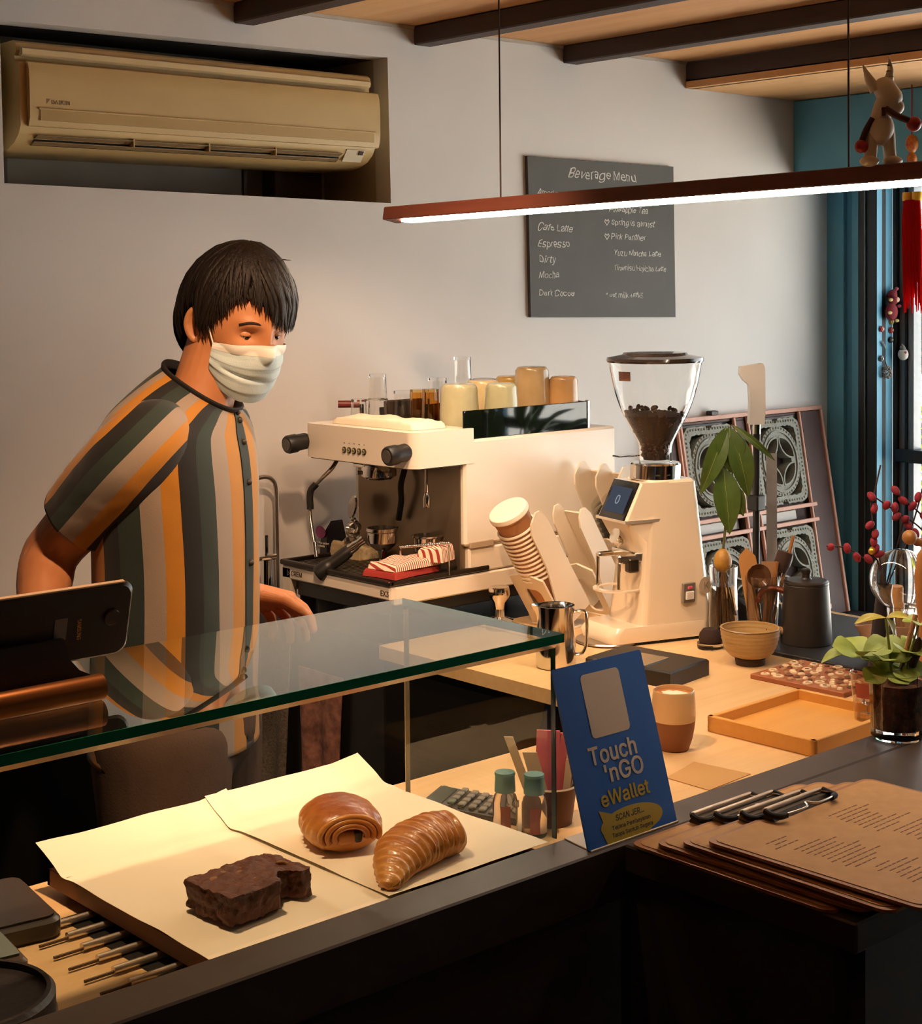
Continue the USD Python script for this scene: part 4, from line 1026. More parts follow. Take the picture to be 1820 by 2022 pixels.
def leaf(base, tip, width, droop=0.12, nrm=(0, 0, 1), peak=0.4, fold=0.12, th=0.0004, nu=14, nv=7, notch=0.0):
    """a pointed blade from base to tip with a midrib fold"""
    b, t = np.array(base, float), np.array(tip, float)
    d = t - b
    L = np.linalg.norm(d)
    d /= L
    n = np.array(nrm, float)
    n = n - d * (n @ d)
    n /= np.linalg.norm(n)
    s = np.cross(d, n)

    def f(u, v):
        w = width * np.where(u < peak, np.sin(np.clip(u / peak, 0, 1) * math.pi / 2) ** 0.8, np.cos(np.clip((u - peak) / (1 - peak), 0, 1) * math.pi / 2) ** 0.9)
        k = (v - 0.5)
        arch = droop * L * np.sin(math.pi * u)
        uu = u * L - notch * L * np.exp(-(k / 0.18) ** 2) * np.clip((u - 0.7) / 0.3, 0, 1)
        return b + uu[:, None] * d + (w * k)[:, None] * s + (arch + fold * w * np.abs(k) * 2 + 0.02 * w * np.sin(u * 40) * np.abs(k))[:, None] * n
    m, _ = grid(f, nu, nv)
    m.merge_vertices()
    m.update_faces(m.nondegenerate_faces())
    return shell(m, th)


to_cam = np.array((-0.66, -0.75, 0.1))
av = O('avocado_plant', 'young avocado seedling with drooping leaves rooted in a tall glass of water', 'plant', (2.282, 1.836, WOODZ))
av.add('glass', T(lathe([(0, 0), (0.027, 0), (0.03, 0.004), (0.028, 0.04), (0.0245, 0.10), (0.026, 0.135), (0.0245, 0.135), (0.0228, 0.10), (0.026, 0.04), (0.026, 0.012), (0, 0.010)], 40), (2.272, 1.84, WOODZ)), m_gl, 50)
av.add('water', T(lathe([(0, 0.0105), (0.0255, 0.0125), (0.0255, 0.04), (0.0223, 0.10), (0, 0.10)], 36), (2.272, 1.84, WOODZ)), glass('brown_water', (0.86, 0.72, 0.52), ior=1.33), 50)
rt_ = []
for k in range(26):
    a, r = RNG.uniform(0, 6.28), RNG.uniform(0.004, 0.02)
    rt_.append(tube([(2.272, 1.84, 1.035), (2.272 + 0.5 * r * math.cos(a), 1.84 + 0.5 * r * math.sin(a), 0.99), (2.272 + r * math.cos(a + .5), 1.84 + r * math.sin(a + .5), RNG.uniform(0.915, 0.95))], 0.0009, 5, 4))
av.add('roots', cat_(rt_), mat('root_brown', '6b4526', 0.8), True, kind='stuff')
sd = trimesh.creation.icosphere(3, 1)
sd.vertices *= (0.0165, 0.0165, 0.02)
sd.vertices[:, 2] += 0.004 * np.clip(sd.vertices[:, 2] / 0.02, 0, 1) ** 2
av.add('seed', T(sd, (2.270, 1.84, 1.043)), mat('avocado_seed', 'b58a35', 0.5, var='94682a', scale=40))
stem = catmull([(2.270, 1.84, 1.055), (2.276, 1.839, 1.10), (2.281, 1.836, 1.17), (2.285, 1.835, 1.24), (2.287, 1.834, 1.292)], 6)
av.add('stem', sweep(stem, np.linspace(0.0028, 0.0016, len(stem)), 8), mat('brown_green_stem', '4d4a2a', 0.6))
for b, t, w, dr in (((2.285, 1.836, 1.288), (2.284, 1.833, 1.205), 0.052, 0.06), ((2.281, 1.84, 1.288), (2.243, 1.87, 1.165), 0.038, 0.08), ((2.290, 1.832, 1.282), (2.309, 1.811, 1.158), 0.044, 0.08),
                    ((2.276, 1.843, 1.215), (2.280, 1.832, 1.092), 0.05, 0.05), ((2.286, 1.834, 1.185), (2.300, 1.816, 1.125), 0.03, 0.05), ((2.288, 1.833, 1.292), (2.347, 1.78, 1.225), 0.014, 0.16)):
    lf = av.add('leaf', leaf(b, t, w, dr, to_cam), m_leaf, 60)
    av.add('midrib', sweep(np.array([np.array(b) + (np.array(t) - np.array(b)) * s_ + to_cam * (dr * np.linalg.norm(np.array(t) - np.array(b)) * math.sin(math.pi * s_) + 0.0006) for s_ in np.linspace(0.02, 0.95, 9)]), np.linspace(0.0009, 0.0003, 9), 5), mat('leaf_midrib', '7d8b46', 0.5), True, parent=lf)

ut = O('utensil_glass', 'clear glass full of spoons, brushes and wooden sticks beside the avocado seedling', 'utensils', (2.295, 1.765, WOODZ))
gx, gy = 2.292, 1.768
ut.add('glass', T(lathe([(0, 0), (0.024, 0), (0.026, 0.003), (0.0315, 0.125), (0.0298, 0.125), (0.0243, 0.008), (0, 0.006)], 40), (gx, gy, WOODZ)), m_gl, 50)
m_stick = wood('utensil_wood', '8a5c36', 'a5713f', 0.55, axis=2, scale=14)
ut.add('wooden_spatula', hull([(gx - 0.012 + a, gy + 0.008 - a * .9, z) for z, w_ in ((WOODZ + 0.01, 0.004), (1.03, 0.006)) for a in (-w_, w_)] + [(gx - 0.022 + a, gy + 0.018 - a * 0.9, z) for z, a in ((1.06, 0.012), (1.06, -0.010), (1.075, 0.0), (1.045, 0.011), (1.045, -0.01))] + [(gx - 0.02, gy + 0.02, 1.06)]), mat('pale_spatula', 'bd8a52', 0.5))
ut.add('ladle', cat_([rod((gx, gy, WOODZ + 0.01), (gx - 0.008, gy + 0.006, 1.0), 0.003, 8), T(lathe([(0, 0), (0.012, 0.001), (0.019, 0.005), (0.0215, 0.01), (0.0205, 0.0105), (0.012, 0.003), (0, 0.002)], 30), (gx - 0.012, gy + 0.0, 1.025), ry=-82, rz=48)]), mat('amber_ladle', '6e4a33', 0.15, transmission_weight=0.5))
ut.add('brush', cat_([rod((gx + 0.004, gy, WOODZ + 0.012), (gx + 0.03, gy - 0.02, 1.04), 0.004, 8)]), m_stick)
ut.add('brush_head', sweep([(gx + 0.027, gy - 0.018, 1.03), (gx + 0.030, gy - 0.020, 1.042), (gx + 0.036, gy - 0.025, 1.066)], [0.012, 0.0145, 0.0135], 16, rb=[0.012, 0.0145, 0.0135]), mat('dark_bristle', '3a2820', 0.9))
for k, (dx, dy, zt) in enumerate(((0.044, -0.036, 1.095), (0.02, -0.005, 1.035), (-0.02, 0.012, 1.02), (0.012, -0.024, 1.05), (-0.005, -0.012, 1.0))):
    ut.add('stick', rod((gx + dx * 0.2, gy + dy * 0.2, WOODZ + 0.01), (gx + dx, gy + dy, zt), 0.0026, 8, 0.0036), m_stick)
ut.add('paddle', hull([(gx + 0.0 + a, gy - 0.002 - a * 1.1, z) for z in (1.035, 1.05) for a in (-0.002, 0.017)] + [(gx + 0.003, gy + 0.002, 1.035), (gx + 0.005, gy - 0.004, WOODZ + 0.02)]), mat('beige_paddle', 'a77e59', 0.6))

pl_ = O('upright_tool', 'white headed upright tool on a slim black pole behind the utensils', 'tool', (2.40, 1.868, WOODZ))
bx_, by_ = 2.402, 1.868
pl_.add('base', cyl(0.03, WOODZ, WOODZ + 0.008, 28, c=(bx_, by_)), m_blackplastic)
pl_.add('pole', rod((bx_, by_, WOODZ + 0.004), (bx_ + 0.003, by_ - 0.001, 1.27), 0.0068, 14), m_blackplastic)
pl_.add('pole_clamp', rbox(0.026, 0.026, 0.03, 0.004, loc=(bx_ + 0.002, by_, 1.135)), m_blackplastic)
pl_.add('chrome_neck', rod((bx_ + 0.003, by_ - 0.001, 1.265), (bx_ + 0.003, by_ - 0.001, 1.29), 0.0075, 14), m_chrome)
hd = Polygon([(-0.012, 0), (0.014, 0), (0.016, 0.03), (0.015, 0.105), (0.012, 0.112), (-0.028, 0.106), (-0.029, 0.094), (-0.022, 0.082), (-0.012, 0.074), (-0.010, 0.04)]).buffer(0.0015)
hm = ext(hd, 0.024, -0.012)
hm.vertices = np.stack([hm.vertices[:, 0], -hm.vertices[:, 2], hm.vertices[:, 1]], 1)
hm.fix_normals()
pl_.add('head', T(hm, (bx_, by_, 1.285), rz=-42), mat('white_head_plastic', 'f0f0f0', 0.35))
single('paper_strip', hull([(x, y, z) for z in (WOODZ, 1.225) for x, y in ((2.443, 1.874), (2.456, 1.859), (2.4435, 1.8746), (2.4565, 1.8596))]), mat('grey_white_paper', 'a9a6a6', 0.7, var='9a989a', scale=30), 'narrow strip of printed paper hanging behind the black pole', 'paper', smooth=False)

# ---------------------------------------------------------------- framed openwork tiles leaning on the back wall
bench = single('bench', bev(2.95, 3.78, 2.44, W - 0.0005, 0, 0.628, 0.004), mat('dark_bench', '2c2a2a', 0.6), 'dark bench against the back wall carrying the tile frame', 'bench')
FX0, FW, FH = 3.03, 0.715, 0.58
tf = O('tile_frame', 'wooden frame of grey openwork ventilation tiles leaning on the back wall', 'tile frame', (FX0, 2.588, 0.630), local=True, rx=-9.6)
m_fr = wood('pink_frame_wood', 'b98672', 'c89783', 0.5, axis=2, scale=10)
m_frd = wood('dark_frame_wood', '3d2420', '4a2d27', 0.6, axis=2, scale=10)
m_tile = mat('grey_green_cast_tile', '8a897e', 0.7, var='7a796f', scale=30, bump=1.0, bscale=120)


def lp(x0_, x1_, z0_, z1_, y0_, y1_, b=0.0015):
    return bev(x0_, x1_, y0_, y1_, z0_, z1_, b)


tf.add('back_board', lp(0.006, FW - 0.006, 0.004, FH - 0.006, 0.022, 0.027), m_frd)
tf.add('side_board', lp(FW - 0.095, FW - 0.01, 0.0, FH - 0.012, 0.0, 0.021), m_frd)
tf.add('side_board', lp(0.01, 0.085, 0.0, FH - 0.012, 0.0, 0.021), m_frd)
tf.add('top_board', lp(0.085, FW - 0.095, FH - 0.02, FH - 0.012, 0.0, 0.021), m_frd)
tf.add('outer_edge', lp(0.0, FW, FH - 0.012, FH, -0.006, 0.030), m_fr)
tf.add('outer_edge', lp(FW - 0.01, FW, 0.0, FH - 0.012, -0.006, 0.030), m_fr)
tf.add('outer_edge', lp(0.0, 0.01, 0.0, FH - 0.012, -0.006, 0.030), m_fr)
tf.add('mid_board', lp(0.318, 0.378, 0.0, FH - 0.02, 0.0, 0.021), m_frd)
for xr in (0.098, 0.085, 0.315, 0.372, 0.600):
    tf.add('rail', lp(xr, xr + 0.008, 0.01, FH - 0.012, -0.010, -0.001), m_fr)
for zr, ex in ((0.304, 0.018), (0.262, 0.018)):
    tf.add('cross_rail', lp(0.10, 0.606 + ex, zr, zr + 0.011, -0.012, 0.0), m_fr)
tf.add('bright_gap', lp(0.39, 0.56, 0.275, 0.301, 0.016, 0.0215), mat('white_backing', 'd8d3cd', 0.6))
tf.add('bright_gap', lp(0.12, 0.31, 0.275, 0.301, 0.016, 0.0215), MATS['white_backing'])
tf.add('corner_peg', lp(0.60, 0.625, 0.02, 0.034, -0.012, 0.0), m_fr)
TWd, THt = 0.208, 0.232
base_t = rrect(TWd, THt, 0.028)
rs = random.Random(2)


def rough(poly, amp=0.0025, step=0.004, seed=0):
    """scallops the outline"""
    def ring(r):
        n = max(12, int(r.length / step))
        pts_ = [np.array(r.interpolate(i / n, normalized=True).coords[0]) for i in range(n)]
        c_ = np.array(r.centroid.coords[0])
        return [p + (p - c_) / (np.linalg.norm(p - c_) + 1e-9) * amp * math.sin(i * 1.9 + seed) for i, p in enumerate(pts_)]
    return Polygon(ring(poly.exterior)).buffer(0)


disk = affinity.scale(Point(0, 0).buffer(1, 24), 0.087, 0.096)
inner = rrect(TWd - 0.042, THt - 0.042, 0.024)
cross = unary_union([sbox(-0.012, -0.2, 0.012, 0.2), sbox(-0.2, -0.012, 0.2, 0.012)])
corner = inner.difference(disk).difference(cross)
holes = [rough(g, 0.0018, 0.006, k) for k, g in enumerate(corner.geoms)]
rin = affinity.scale(Point(0, 0).buffer(1, 24), 0.074, 0.082)
for a in (45, 135, 225, 315):
    pz = affinity.rotate(affinity.translate(Point(0, 0).buffer(0.051, 20), 0, 0.0345).intersection(affinity.translate(Point(0, 0).buffer(0.051, 20), 0, -0.0345)), a - 90, origin=(0, 0))
    q_ = affinity.translate(pz, 0.0455 * math.cos(math.radians(a)), 0.0505 * math.sin(math.radians(a)))
    holes.append(affinity.scale(affinity.rotate(Point(0, 0).buffer(1, 12), 0), 1, 1) if False else q_.intersection(rin))
ast = sbox(-0.05, -0.055, 0.05, 0.055)
for sx_ in (-1, 1):
    for sy_ in (-1, 1):
        ast = ast.difference(affinity.translate(Point(0, 0).buffer(0.0505, 24), sx_ * 0.0525, sy_ * 0.0565))
holes.append(max(getattr(ast, 'geoms', [ast]), key=lambda g: g.area))
tile_poly = rough(base_t, 0.0012, 0.008).difference(unary_union(holes))
for sx_, sy_ in ((0, 1), (0, -1)):
    tile_poly = tile_poly.difference(Point(sx_ * TWd / 2, sy_ * THt / 2).buffer(0.012))
tile_m = ext(tile_poly, 0.03)
tile_m = tile_m.subdivide_to_size(0.02, max_iter=4) if False else tile_m
rim_ring = ext(affinity.scale(Point(0, 0).buffer(1, 24), 0.077, 0.085).difference(rin.buffer(-0.003)), 0.006, 0.028)
pet = [ext(h.buffer(0.0045).difference(h), 0.005, 0.028) for h in holes[4:8]]
bead = cat_([T(trimesh.creation.icosphere(1, 0.0036), (0.083 * math.cos(t), 0.0915 * math.sin(t), 0.0295)) for t in np.linspace(0, 2 * math.pi, 44, endpoint=False)]
            + [T(trimesh.creation.icosphere(1, 0.0034), (x, y, 0.0295)) for x, y in [tuple(rrect(TWd - 0.016, THt - 0.016, 0.022).exterior.interpolate(i / 70, normalized=True).coords[0]) for i in range(70)]])


def stand_tile(m):
    v = m.vertices
    m = m.copy()
    m.vertices = np.stack([v[:, 0], -v[:, 2], v[:, 1]], 1)
    return m


for cx, cz in ((0.210, 0.438), (0.490, 0.438), (0.210, 0.14), (0.490, 0.14)):
    pt_ = tf.add('tile', T(stand_tile(tile_m), (cx, 0.022, cz)), m_tile, False)
    tf.add('moulding', T(stand_tile(cat_([rim_ring] + pet)), (cx, 0.022, cz)), m_tile, False, parent=pt_)
    tf.add('beading', T(stand_tile(bead), (cx, 0.022, cz)), m_tile, True, parent=pt_)
single('hinge_block', rbox(0.03, 0.02, 0.012, 0.003), mat('dark_block', '3a2c28', 0.5), 'small dark block on the top edge of the tile frame', 'block', (3.27, 2.684, 1.2085))

# ---------------------------------------------------------------- clover pot on the bar
cp = O('clover_pot', 'glass tumbler of dark soil with lime green clover leaves on the bar rim', 'plant', (1.835, 1.195, BARZ))
px_, py_ = 1.838, 1.194
cp.add('glass', T(lathe([(0, 0), (0.033, 0), (0.0345, 0.003), (0.0375, 0.088), (0.036, 0.088), (0.0335, 0.014), (0, 0.012)], 14), (px_, py_, BARZ)), m_gl, False)
cp.add('soil', T(lathe([(0, 0.0125), (0.033, 0.0145), (0.0345, 0.05), (0.0352, 0.074), (0.02, 0.08), (0, 0.082)], 30), (px_, py_, BARZ)), mat('dark_soil', '2e1b12', 0.9, var='6b3a20', scale=55, bump=1.0, bscale=200))
for a, b, r_ in (((px_ - 0.004, py_ + 0.01, BARZ + 0.075), (1.818, 1.236, 1.045), 0.0014), ((px_, py_, BARZ + 0.075), (1.868, 1.195, 1.048), 0.0014), ((px_ - 0.006, py_, BARZ + 0.075), (1.834, 1.206, 1.026), 0.0016), ((px_ + 0.0, py_ + 0.008, BARZ + 0.075), (1.846, 1.217, 1.095), 0.0018), ((px_ + 0.01, py_ - 0.004, BARZ + 0.075), (1.878, 1.186, 1.088), 0.0014)):
    m_ = (np.array(a) + np.array(b)) / 2 + np.array((0, 0, 0.006))
    cp.add('stem', tube([a, m_, b], r_, 7, 6), m_stem)


def clover(c, r, tilt, spin, n=4, m=m_lime, w=0.9):
    c = np.array(c, float)
    for k in range(n):
        a = math.radians(spin + 360 * k / n)
        d = np.array((math.cos(a), math.sin(a), math.sin(math.radians(tilt))))
        d /= np.linalg.norm(d)
        cp.add('leaf', leaf(c + d * 0.002, c + d * r, r * w, 0.05, (0.0 - 0.55 * 0.66, -0.55 * 0.75, 1), peak=0.68, fold=0.1, notch=0.12, nu=10, nv=7), m, 60)


clover((1.818, 1.236, 1.045), 0.046, 22, 60)
clover((1.868, 1.195, 1.048), 0.042, 15, 20)
clover((1.834, 1.206, 1.026), 0.04, -12, 75)
clover((1.852, 1.198, 1.030), 0.04, -15, -40)
clover((1.842, 1.216, 1.040), 0.036, 10, 30)
clover((1.880, 1.186, 1.088), 0.026, 5, 90, 3)
cp.add('leaf', leaf((1.812, 1.240, 1.046), (1.776, 1.272, 1.036), 0.022, 0.2, (-.2, -.2, 1), peak=0.6, nu=12), m_lime, 60)
m_yl = mat('yellow_leaf', 'b9ad3c', 0.5)
for tx, ty, tz in ((1.812, 1.244, 1.088), (1.872, 1.196, 1.094), (1.858, 1.214, 1.068)):
    cp.add('leaf', leaf((1.846, 1.217, 1.096), (tx, ty, tz), 0.016, 0.12, (-.3, -.3, 1), peak=0.55, nu=10), m_yl, 60)
cp.add('pink_stick', rod((1.852, 1.205, BARZ + 0.06), (1.876, 1.190, 1.10), 0.0036, 10), mat('pink_stick', 'd99d80', 0.5))
cp.add('dark_pod', sweep([(1.866, 1.192, 1.024), (1.868, 1.191, 1.032), (1.874, 1.187, 1.052), (1.877, 1.186, 1.066), (1.878, 1.185, 1.070)], [0.001, 0.006, 0.0072, 0.005, 0.001], 14), mat('aubergine_pod', '3c2a2c', 0.4, var='54403f', scale=40, stretch=(1, 1, 0.1)))
cp.add('gold_bead', T(trimesh.creation.icosphere(2, 0.004), (1.860, 1.198, 1.052)), mat('gold_bead', 'd8a63c', 0.25, 0.7))

# ---------------------------------------------------------------- glass globe, wooden parts and pussy willow at the window side
gb = O('glass_globe', 'round clear glass globe on a flared foot in front of the window', 'glass globe', (2.165, 1.400, WOODZ), local=True)
gp = [(0.0485 * math.cos(t), 0.182 + 0.0485 * math.sin(t)) for t in np.linspace(math.radians(-62), math.radians(88), 26)]
outer_ = [(0.034, 0.0), (0.036, 0.002), (0.034, 0.03), (0.027, 0.07), (0.0225, 0.105), (0.0215, 0.128)] + gp
inner_ = [(max(r - 0.0016, 0), z) for r, z in outer_[::-1]]
inner_[0] = (0.0, outer_[-1][1] - 0.0016)
gb.add('globe', lathe([(0.034, 0.0)] + outer_[1:] + [(0, outer_[-1][1])] + inner_ + [(0.034, 0)], 56), m_gl, 60)
m_beech = wood('orange_beech', 'a8713c', 'c08448', 0.4, axis=2, scale=18)
wp_ = O('wooden_peg', 'turned orange wooden peg in front of the right side of the globe', 'peg', (2.135, 1.338, WOODZ), local=True)
wp_.add('peg', lathe([(0, 0), (0.017, 0), (0.017, 0.006), (0.010, 0.03), (0.0095, 0.12), (0.014, 0.16), (0.0165, 0.20), (0.012, 0.232), (0.005, 0.242), (0, 0.243)], 30), m_beech, 50)
wp_.add('gold_pin', T(trimesh.creation.icosphere(2, 0.004), (-0.012, -0.012, 0.145)), MATS['gold_bead'])
wb = O('wooden_rod', 'wooden rod with a round ball end sticking out above the globe', 'rod', (2.20, 1.372, WOODZ))
wb.add('rod', rod((2.155, 1.372, 1.150), (2.24, 1.33, 1.105), 0.0055, 14), m_beech)
wb.add('ball', T(trimesh.creation.icosphere(3, 0.0115), (2.150, 1.375, 1.153)), m_beech)
wb.add('stand', rod((2.24, 1.33, WOODZ), (2.24, 1.33, 1.11), 0.006, 14), m_beech)

vw = O('willow_vase', 'red pussy willow twigs in a slim dark vase behind the glass globe', 'branches', (2.225, 1.455, WOODZ))
vw.add('vase', T(lathe([(0, 0), (0.026, 0), (0.028, 0.004), (0.02, 0.08), (0.012, 0.15), (0.014, 0.165), (0.012, 0.165), (0.010, 0.15), (0.017, 0.08), (0.024, 0.006), (0, 0.005)], 32), (2.19, 1.448, WOODZ)), mat('dark_vase', '2c2a30', 0.3))
m_twig, m_bud = mat('dark_twig', '3a2420', 0.7), mat('red_willow_bud', 'a3283a', 0.75, var='7c1c30', scale=60)
O0 = (2.19, 1.448, 1.05)
tw_ = [[O0, (2.148, 1.432, 1.11), (2.127, 1.437, 1.113), (2.103, 1.457, 1.132), (2.078, 1.478, 1.136)],
       [O0, (2.15, 1.43, 1.12), (2.136, 1.43, 1.155), (2.133, 1.433, 1.20), (2.137, 1.431, 1.215), (2.147, 1.425, 1.262)],
       [(2.136, 1.43, 1.213), (2.151, 1.417, 1.199), (2.168, 1.405, 1.186), (2.19, 1.385, 1.165), (2.205, 1.37, 1.14)],
       [O0, (2.18, 1.42, 1.12), (2.172, 1.40, 1.178), (2.163, 1.407, 1.182)], [(2.161, 1.409, 1.224), (2.172, 1.40, 1.207), (2.19, 1.384, 1.187), (2.205, 1.37, 1.16)],
       [O0, (2.205, 1.41, 1.15), (2.203, 1.38, 1.25), (2.195, 1.38, 1.30)]]
for t_ in tw_:
    vw.add('twig', tube(t_, 0.0013, 6, 6), m_twig)
bud = trimesh.creation.icosphere(2, 1.0)
bud.vertices *= (0.0058, 0.0058, 0.0088)
for k, (x, y, z) in enumerate([(2.084, 1.474, 1.134), (2.103, 1.457, 1.132), (2.114, 1.446, 1.118), (2.127, 1.434, 1.115), (2.134, 1.433, 1.213), (2.137, 1.43, 1.194), (2.131, 1.434, 1.168), (2.137, 1.428, 1.154), (2.136, 1.430, 1.142), (2.151, 1.417, 1.199), (2.162, 1.409, 1.195), (2.162, 1.408, 1.222), (2.171, 1.40, 1.206), (2.162, 1.406, 1.181), (2.172, 1.397, 1.177), (2.176, 1.394, 1.166), (2.184, 1.386, 1.154), (2.182, 1.39, 1.197), (2.188, 1.384, 1.211), (2.138, 1.428, 1.130), (2.142, 1.424, 1.122), (2.19, 1.384, 1.14), (2.196, 1.378, 1.18)]):
    vw.add('bud', T(bud, (x, y, z), rx=RNG.uniform(-60, 60), ry=RNG.uniform(-60, 60)), m_bud, 60)
vw.add('gold_charm', T(bud, (2.134, 1.431, 1.128), ry=60), MATS['gold_bead'], 60)
# ================================================================== DISPLAY CASE AND THE FRONT OF THE BAR
m_case = clear_pane('case_glass', (0.86, 0.89, 0.87), 2.3)
m_case_v = clear_pane('case_glass_upright', (0.97, 0.985, 0.975), 1.25)
m_edge = mat('green_glass_edge', '17704f', 0.12, specular_ior_level=0.7)
GZ = 1.168
vc = O('display_case', 'glass pastry display case with green edged glass top on the bar', 'display case', (0.3, 1.36, BARZ))
vc.add('top_glass', bx(-0.9, 1.232, 1.222, 1.497, GZ - 0.0095, GZ), m_case, False)
vc.add('top_edge', bx(-0.9, 1.2325, 1.2205, 1.2219, GZ - 0.0095, GZ), m_edge, False, label='green polished front edge of the glass top')
vc.add('top_edge', bx(1.2321, 1.2335, 1.2205, 1.497, GZ - 0.0095, GZ), m_edge, False, label='green polished right edge of the glass top')
vc.add('edge_bevel', hull([(x, y, z) for x in (-0.9, 1.225) for y, z in ((1.2206, GZ - 0.0096), (1.2275, GZ - 0.0160), (1.2285, GZ - 0.0096))]), mat('polished_bevel', 'e0c8a8', 0.3, 0.9), False)
vc.add('front_glass', bx(-0.9, 1.226, 1.2285, 1.2345, BARZ, GZ - 0.0097), m_case_v, False)
vc.add('right_glass', bx(1.220, 1.226, 1.2347, 1.478, WOODZ, GZ - 0.0097), m_case_v, False)
vc.add('upright_edge', bx(1.2262, 1.2274, 1.2283, 1.2347, BARZ, GZ - 0.0097), mat('dim_green_edge', '2c4a3c', 0.15), False, label='green edge of the front glass')
vc.add('upright_edge', bx(1.2195, 1.2265, 1.4782, 1.4794, WOODZ, GZ - 0.0097), mat('pale_edge', 'b09a74', 0.2), False, label='pale rear edge of the side glass')

# steel tube rack, wooden tray, paper sheets
m_tube = mat('bright_steel_tube', 'e0d6ca', 0.3, 0.85)
rk = O('tube_rack', 'low rack with chrome tubes poking out from under the pastry tray', 'rack', (0.97, 1.37, WOODZ))
for xa in (0.80, 1.15):
    rk.add('frame_bar', bev(xa, xa + 0.02, 1.25, 1.545, WOODZ, WOODZ + 0.0093, 0.002), m_blackplastic)
rk.add('base_plate', bev(0.766, 1.17, 1.245, 1.49, WOODZ, WOODZ + 0.0012, 0.0004), m_blackplastic)
for k in range(6):
    yy = 1.469 - k * 0.034
    t_ = rk.add('tube', rod((0.746 - 0.002 * k, yy, WOODZ + 0.005), (0.90, yy, WOODZ + 0.005), 0.0040, 16), m_tube)
    rk.add('pin', rod((0.716 - 0.002 * k if k else 0.742, yy, WOODZ + 0.0032), (0.75, yy, WOODZ + 0.0032), 0.0017, 8), mat('brown_pin', '5b4126', 0.5), parent=t_)
m_box = wood('walnut_tray', '7b4a2a', '8f5a35', 0.5, axis=1, scale=7)
ty = O('pastry_tray', 'shallow brown wooden tray under the baking paper', 'tray', (0.98, 1.40, WOODZ + 0.0098))
ZT = WOODZ + 0.0098
ty.add('base', bev(0.792, 1.205, 1.240, 1.560, ZT, ZT + 0.005, 0.001), m_box)
for x0_, x1_, y0_, y1_ in ((0.788, 0.796, 1.2365, 1.563), (1.201, 1.209, 1.2365, 1.563), (0.788, 1.209, 1.2365, 1.2435), (0.788, 1.209, 1.556, 1.563)):
    ty.add('side', bev(x0_, x1_, y0_, y1_, ZT, ZT + 0.0195, 0.001), m_box)
m_paper = mat('baking_paper', 'ecdfc8', 0.6)


def liner(x0_, x1_, seed, dz, name, label):
    def f(u, v):
        x = x0_ + (x1_ - x0_) * u
        y = 1.2362 + 0.342 * v
        q_ = np.stack([x * 14, y * 14, np.full_like(x, seed)], -1)
        z = ZT + 0.0222 + dz + 0.0022 * (meshkit.fbm(q_, 2, seed) - 0.5)
        z += np.where(y > 1.528, (y - 1.528) * 0.42, 0) - 0.002 * np.exp(-((y - 1.52) / 0.012) ** 2)
        z += 0.006 * np.clip((0.04 - (x1_ - x)) / 0.04, 0, 1) * np.clip((y - 1.49) / 0.06, 0, 1)
        y = y + 0.006 * (meshkit.noise(q_ * 1.7, seed + 9) - 0.5) * (v > 0.9)
        x = x + 0.007 * (meshkit.noise(q_ * 1.3, seed + 4) - 0.5) * (u > 0.95) + (u < 0.05) * 0.004 * (meshkit.noise(q_ * 1.3, seed + 2) - 0.5)
        return np.stack([x, y, z], -1)
    m, _ = grid(f, 50, 60)
    return single(name, shell(m, 0.0003), m_paper, label, 'baking paper', smooth=60)


liner(0.784, 1.028, 3, 0.0, 'baking_paper', 'white baking paper under the brownie on the left of the tray')
liner(0.996, 1.222, 8, 0.0032, 'baking_paper', 'white baking paper under the two pastries on the right of the tray')
PZ = ZT + 0.0262

# brownie with a bite missing
bp0 = Polygon([(-0.052, -0.033), (0.004, -0.036), (0.010, -0.022), (0.022, -0.014), (0.036, -0.018), (0.040, -0.032), (0.052, -0.030), (0.054, 0.012), (0.048, 0.033), (-0.048, 0.036)]).buffer(0.003)
bm = ext(bp0, 0.027)
bm = unman(man(bm).refine_to_length(0.0028))
bm.merge_vertices()
dn = meshkit.fbm(bm.vertices * 120, 4, 5) - 0.5
bm.vertices += bm.vertex_normals * (0.009 * dn)[:, None]
bm.vertices[:, 2] += 0.004 * (meshkit.fbm(bm.vertices * 45, 2, 2) - 0.5)
bm.vertices[:, 2] -= bm.vertices[:, 2].min()
bn = O('brownie', 'square chocolate brownie with walnut bits and a bitten edge', 'brownie', (0.884, 1.319, PZ - 0.003), local=True, rz=8)
bn.add('cake', bm, mat('brownie_cake', '4d2415', 0.6, var='643520', scale=70, bump=1.0, bscale=180), 40)
for x, y in [(-0.03, 0.02), (-0.028, -0.004), (0.0, 0.014), (0.008, 0.02), (0.018, 0.006), (-0.004, -0.012), (0.02, -0.012), (0.046, -0.02), (0.044, 0.0), (-0.012, 0.027)]:
    nt = trimesh.creation.icosphere(2, 1.0)
    nt.vertices *= RNG.uniform(0.0024, 0.0056, 3) * (1.4, 1, 0.7)
    nt.vertices += 0.0015 * (meshkit.fbm(nt.vertices * 400, 2, int(1000 * x + 100)) - 0.5)[:, None]
    bn.add('walnut_bit', T(nt, (x, y, 0.0285 if y > -0.018 else 0.02), rz=RNG.uniform(0, 180)), mat('walnut_bit', '8f5f34', 0.7, bump=0.8, bscale=300), 60)


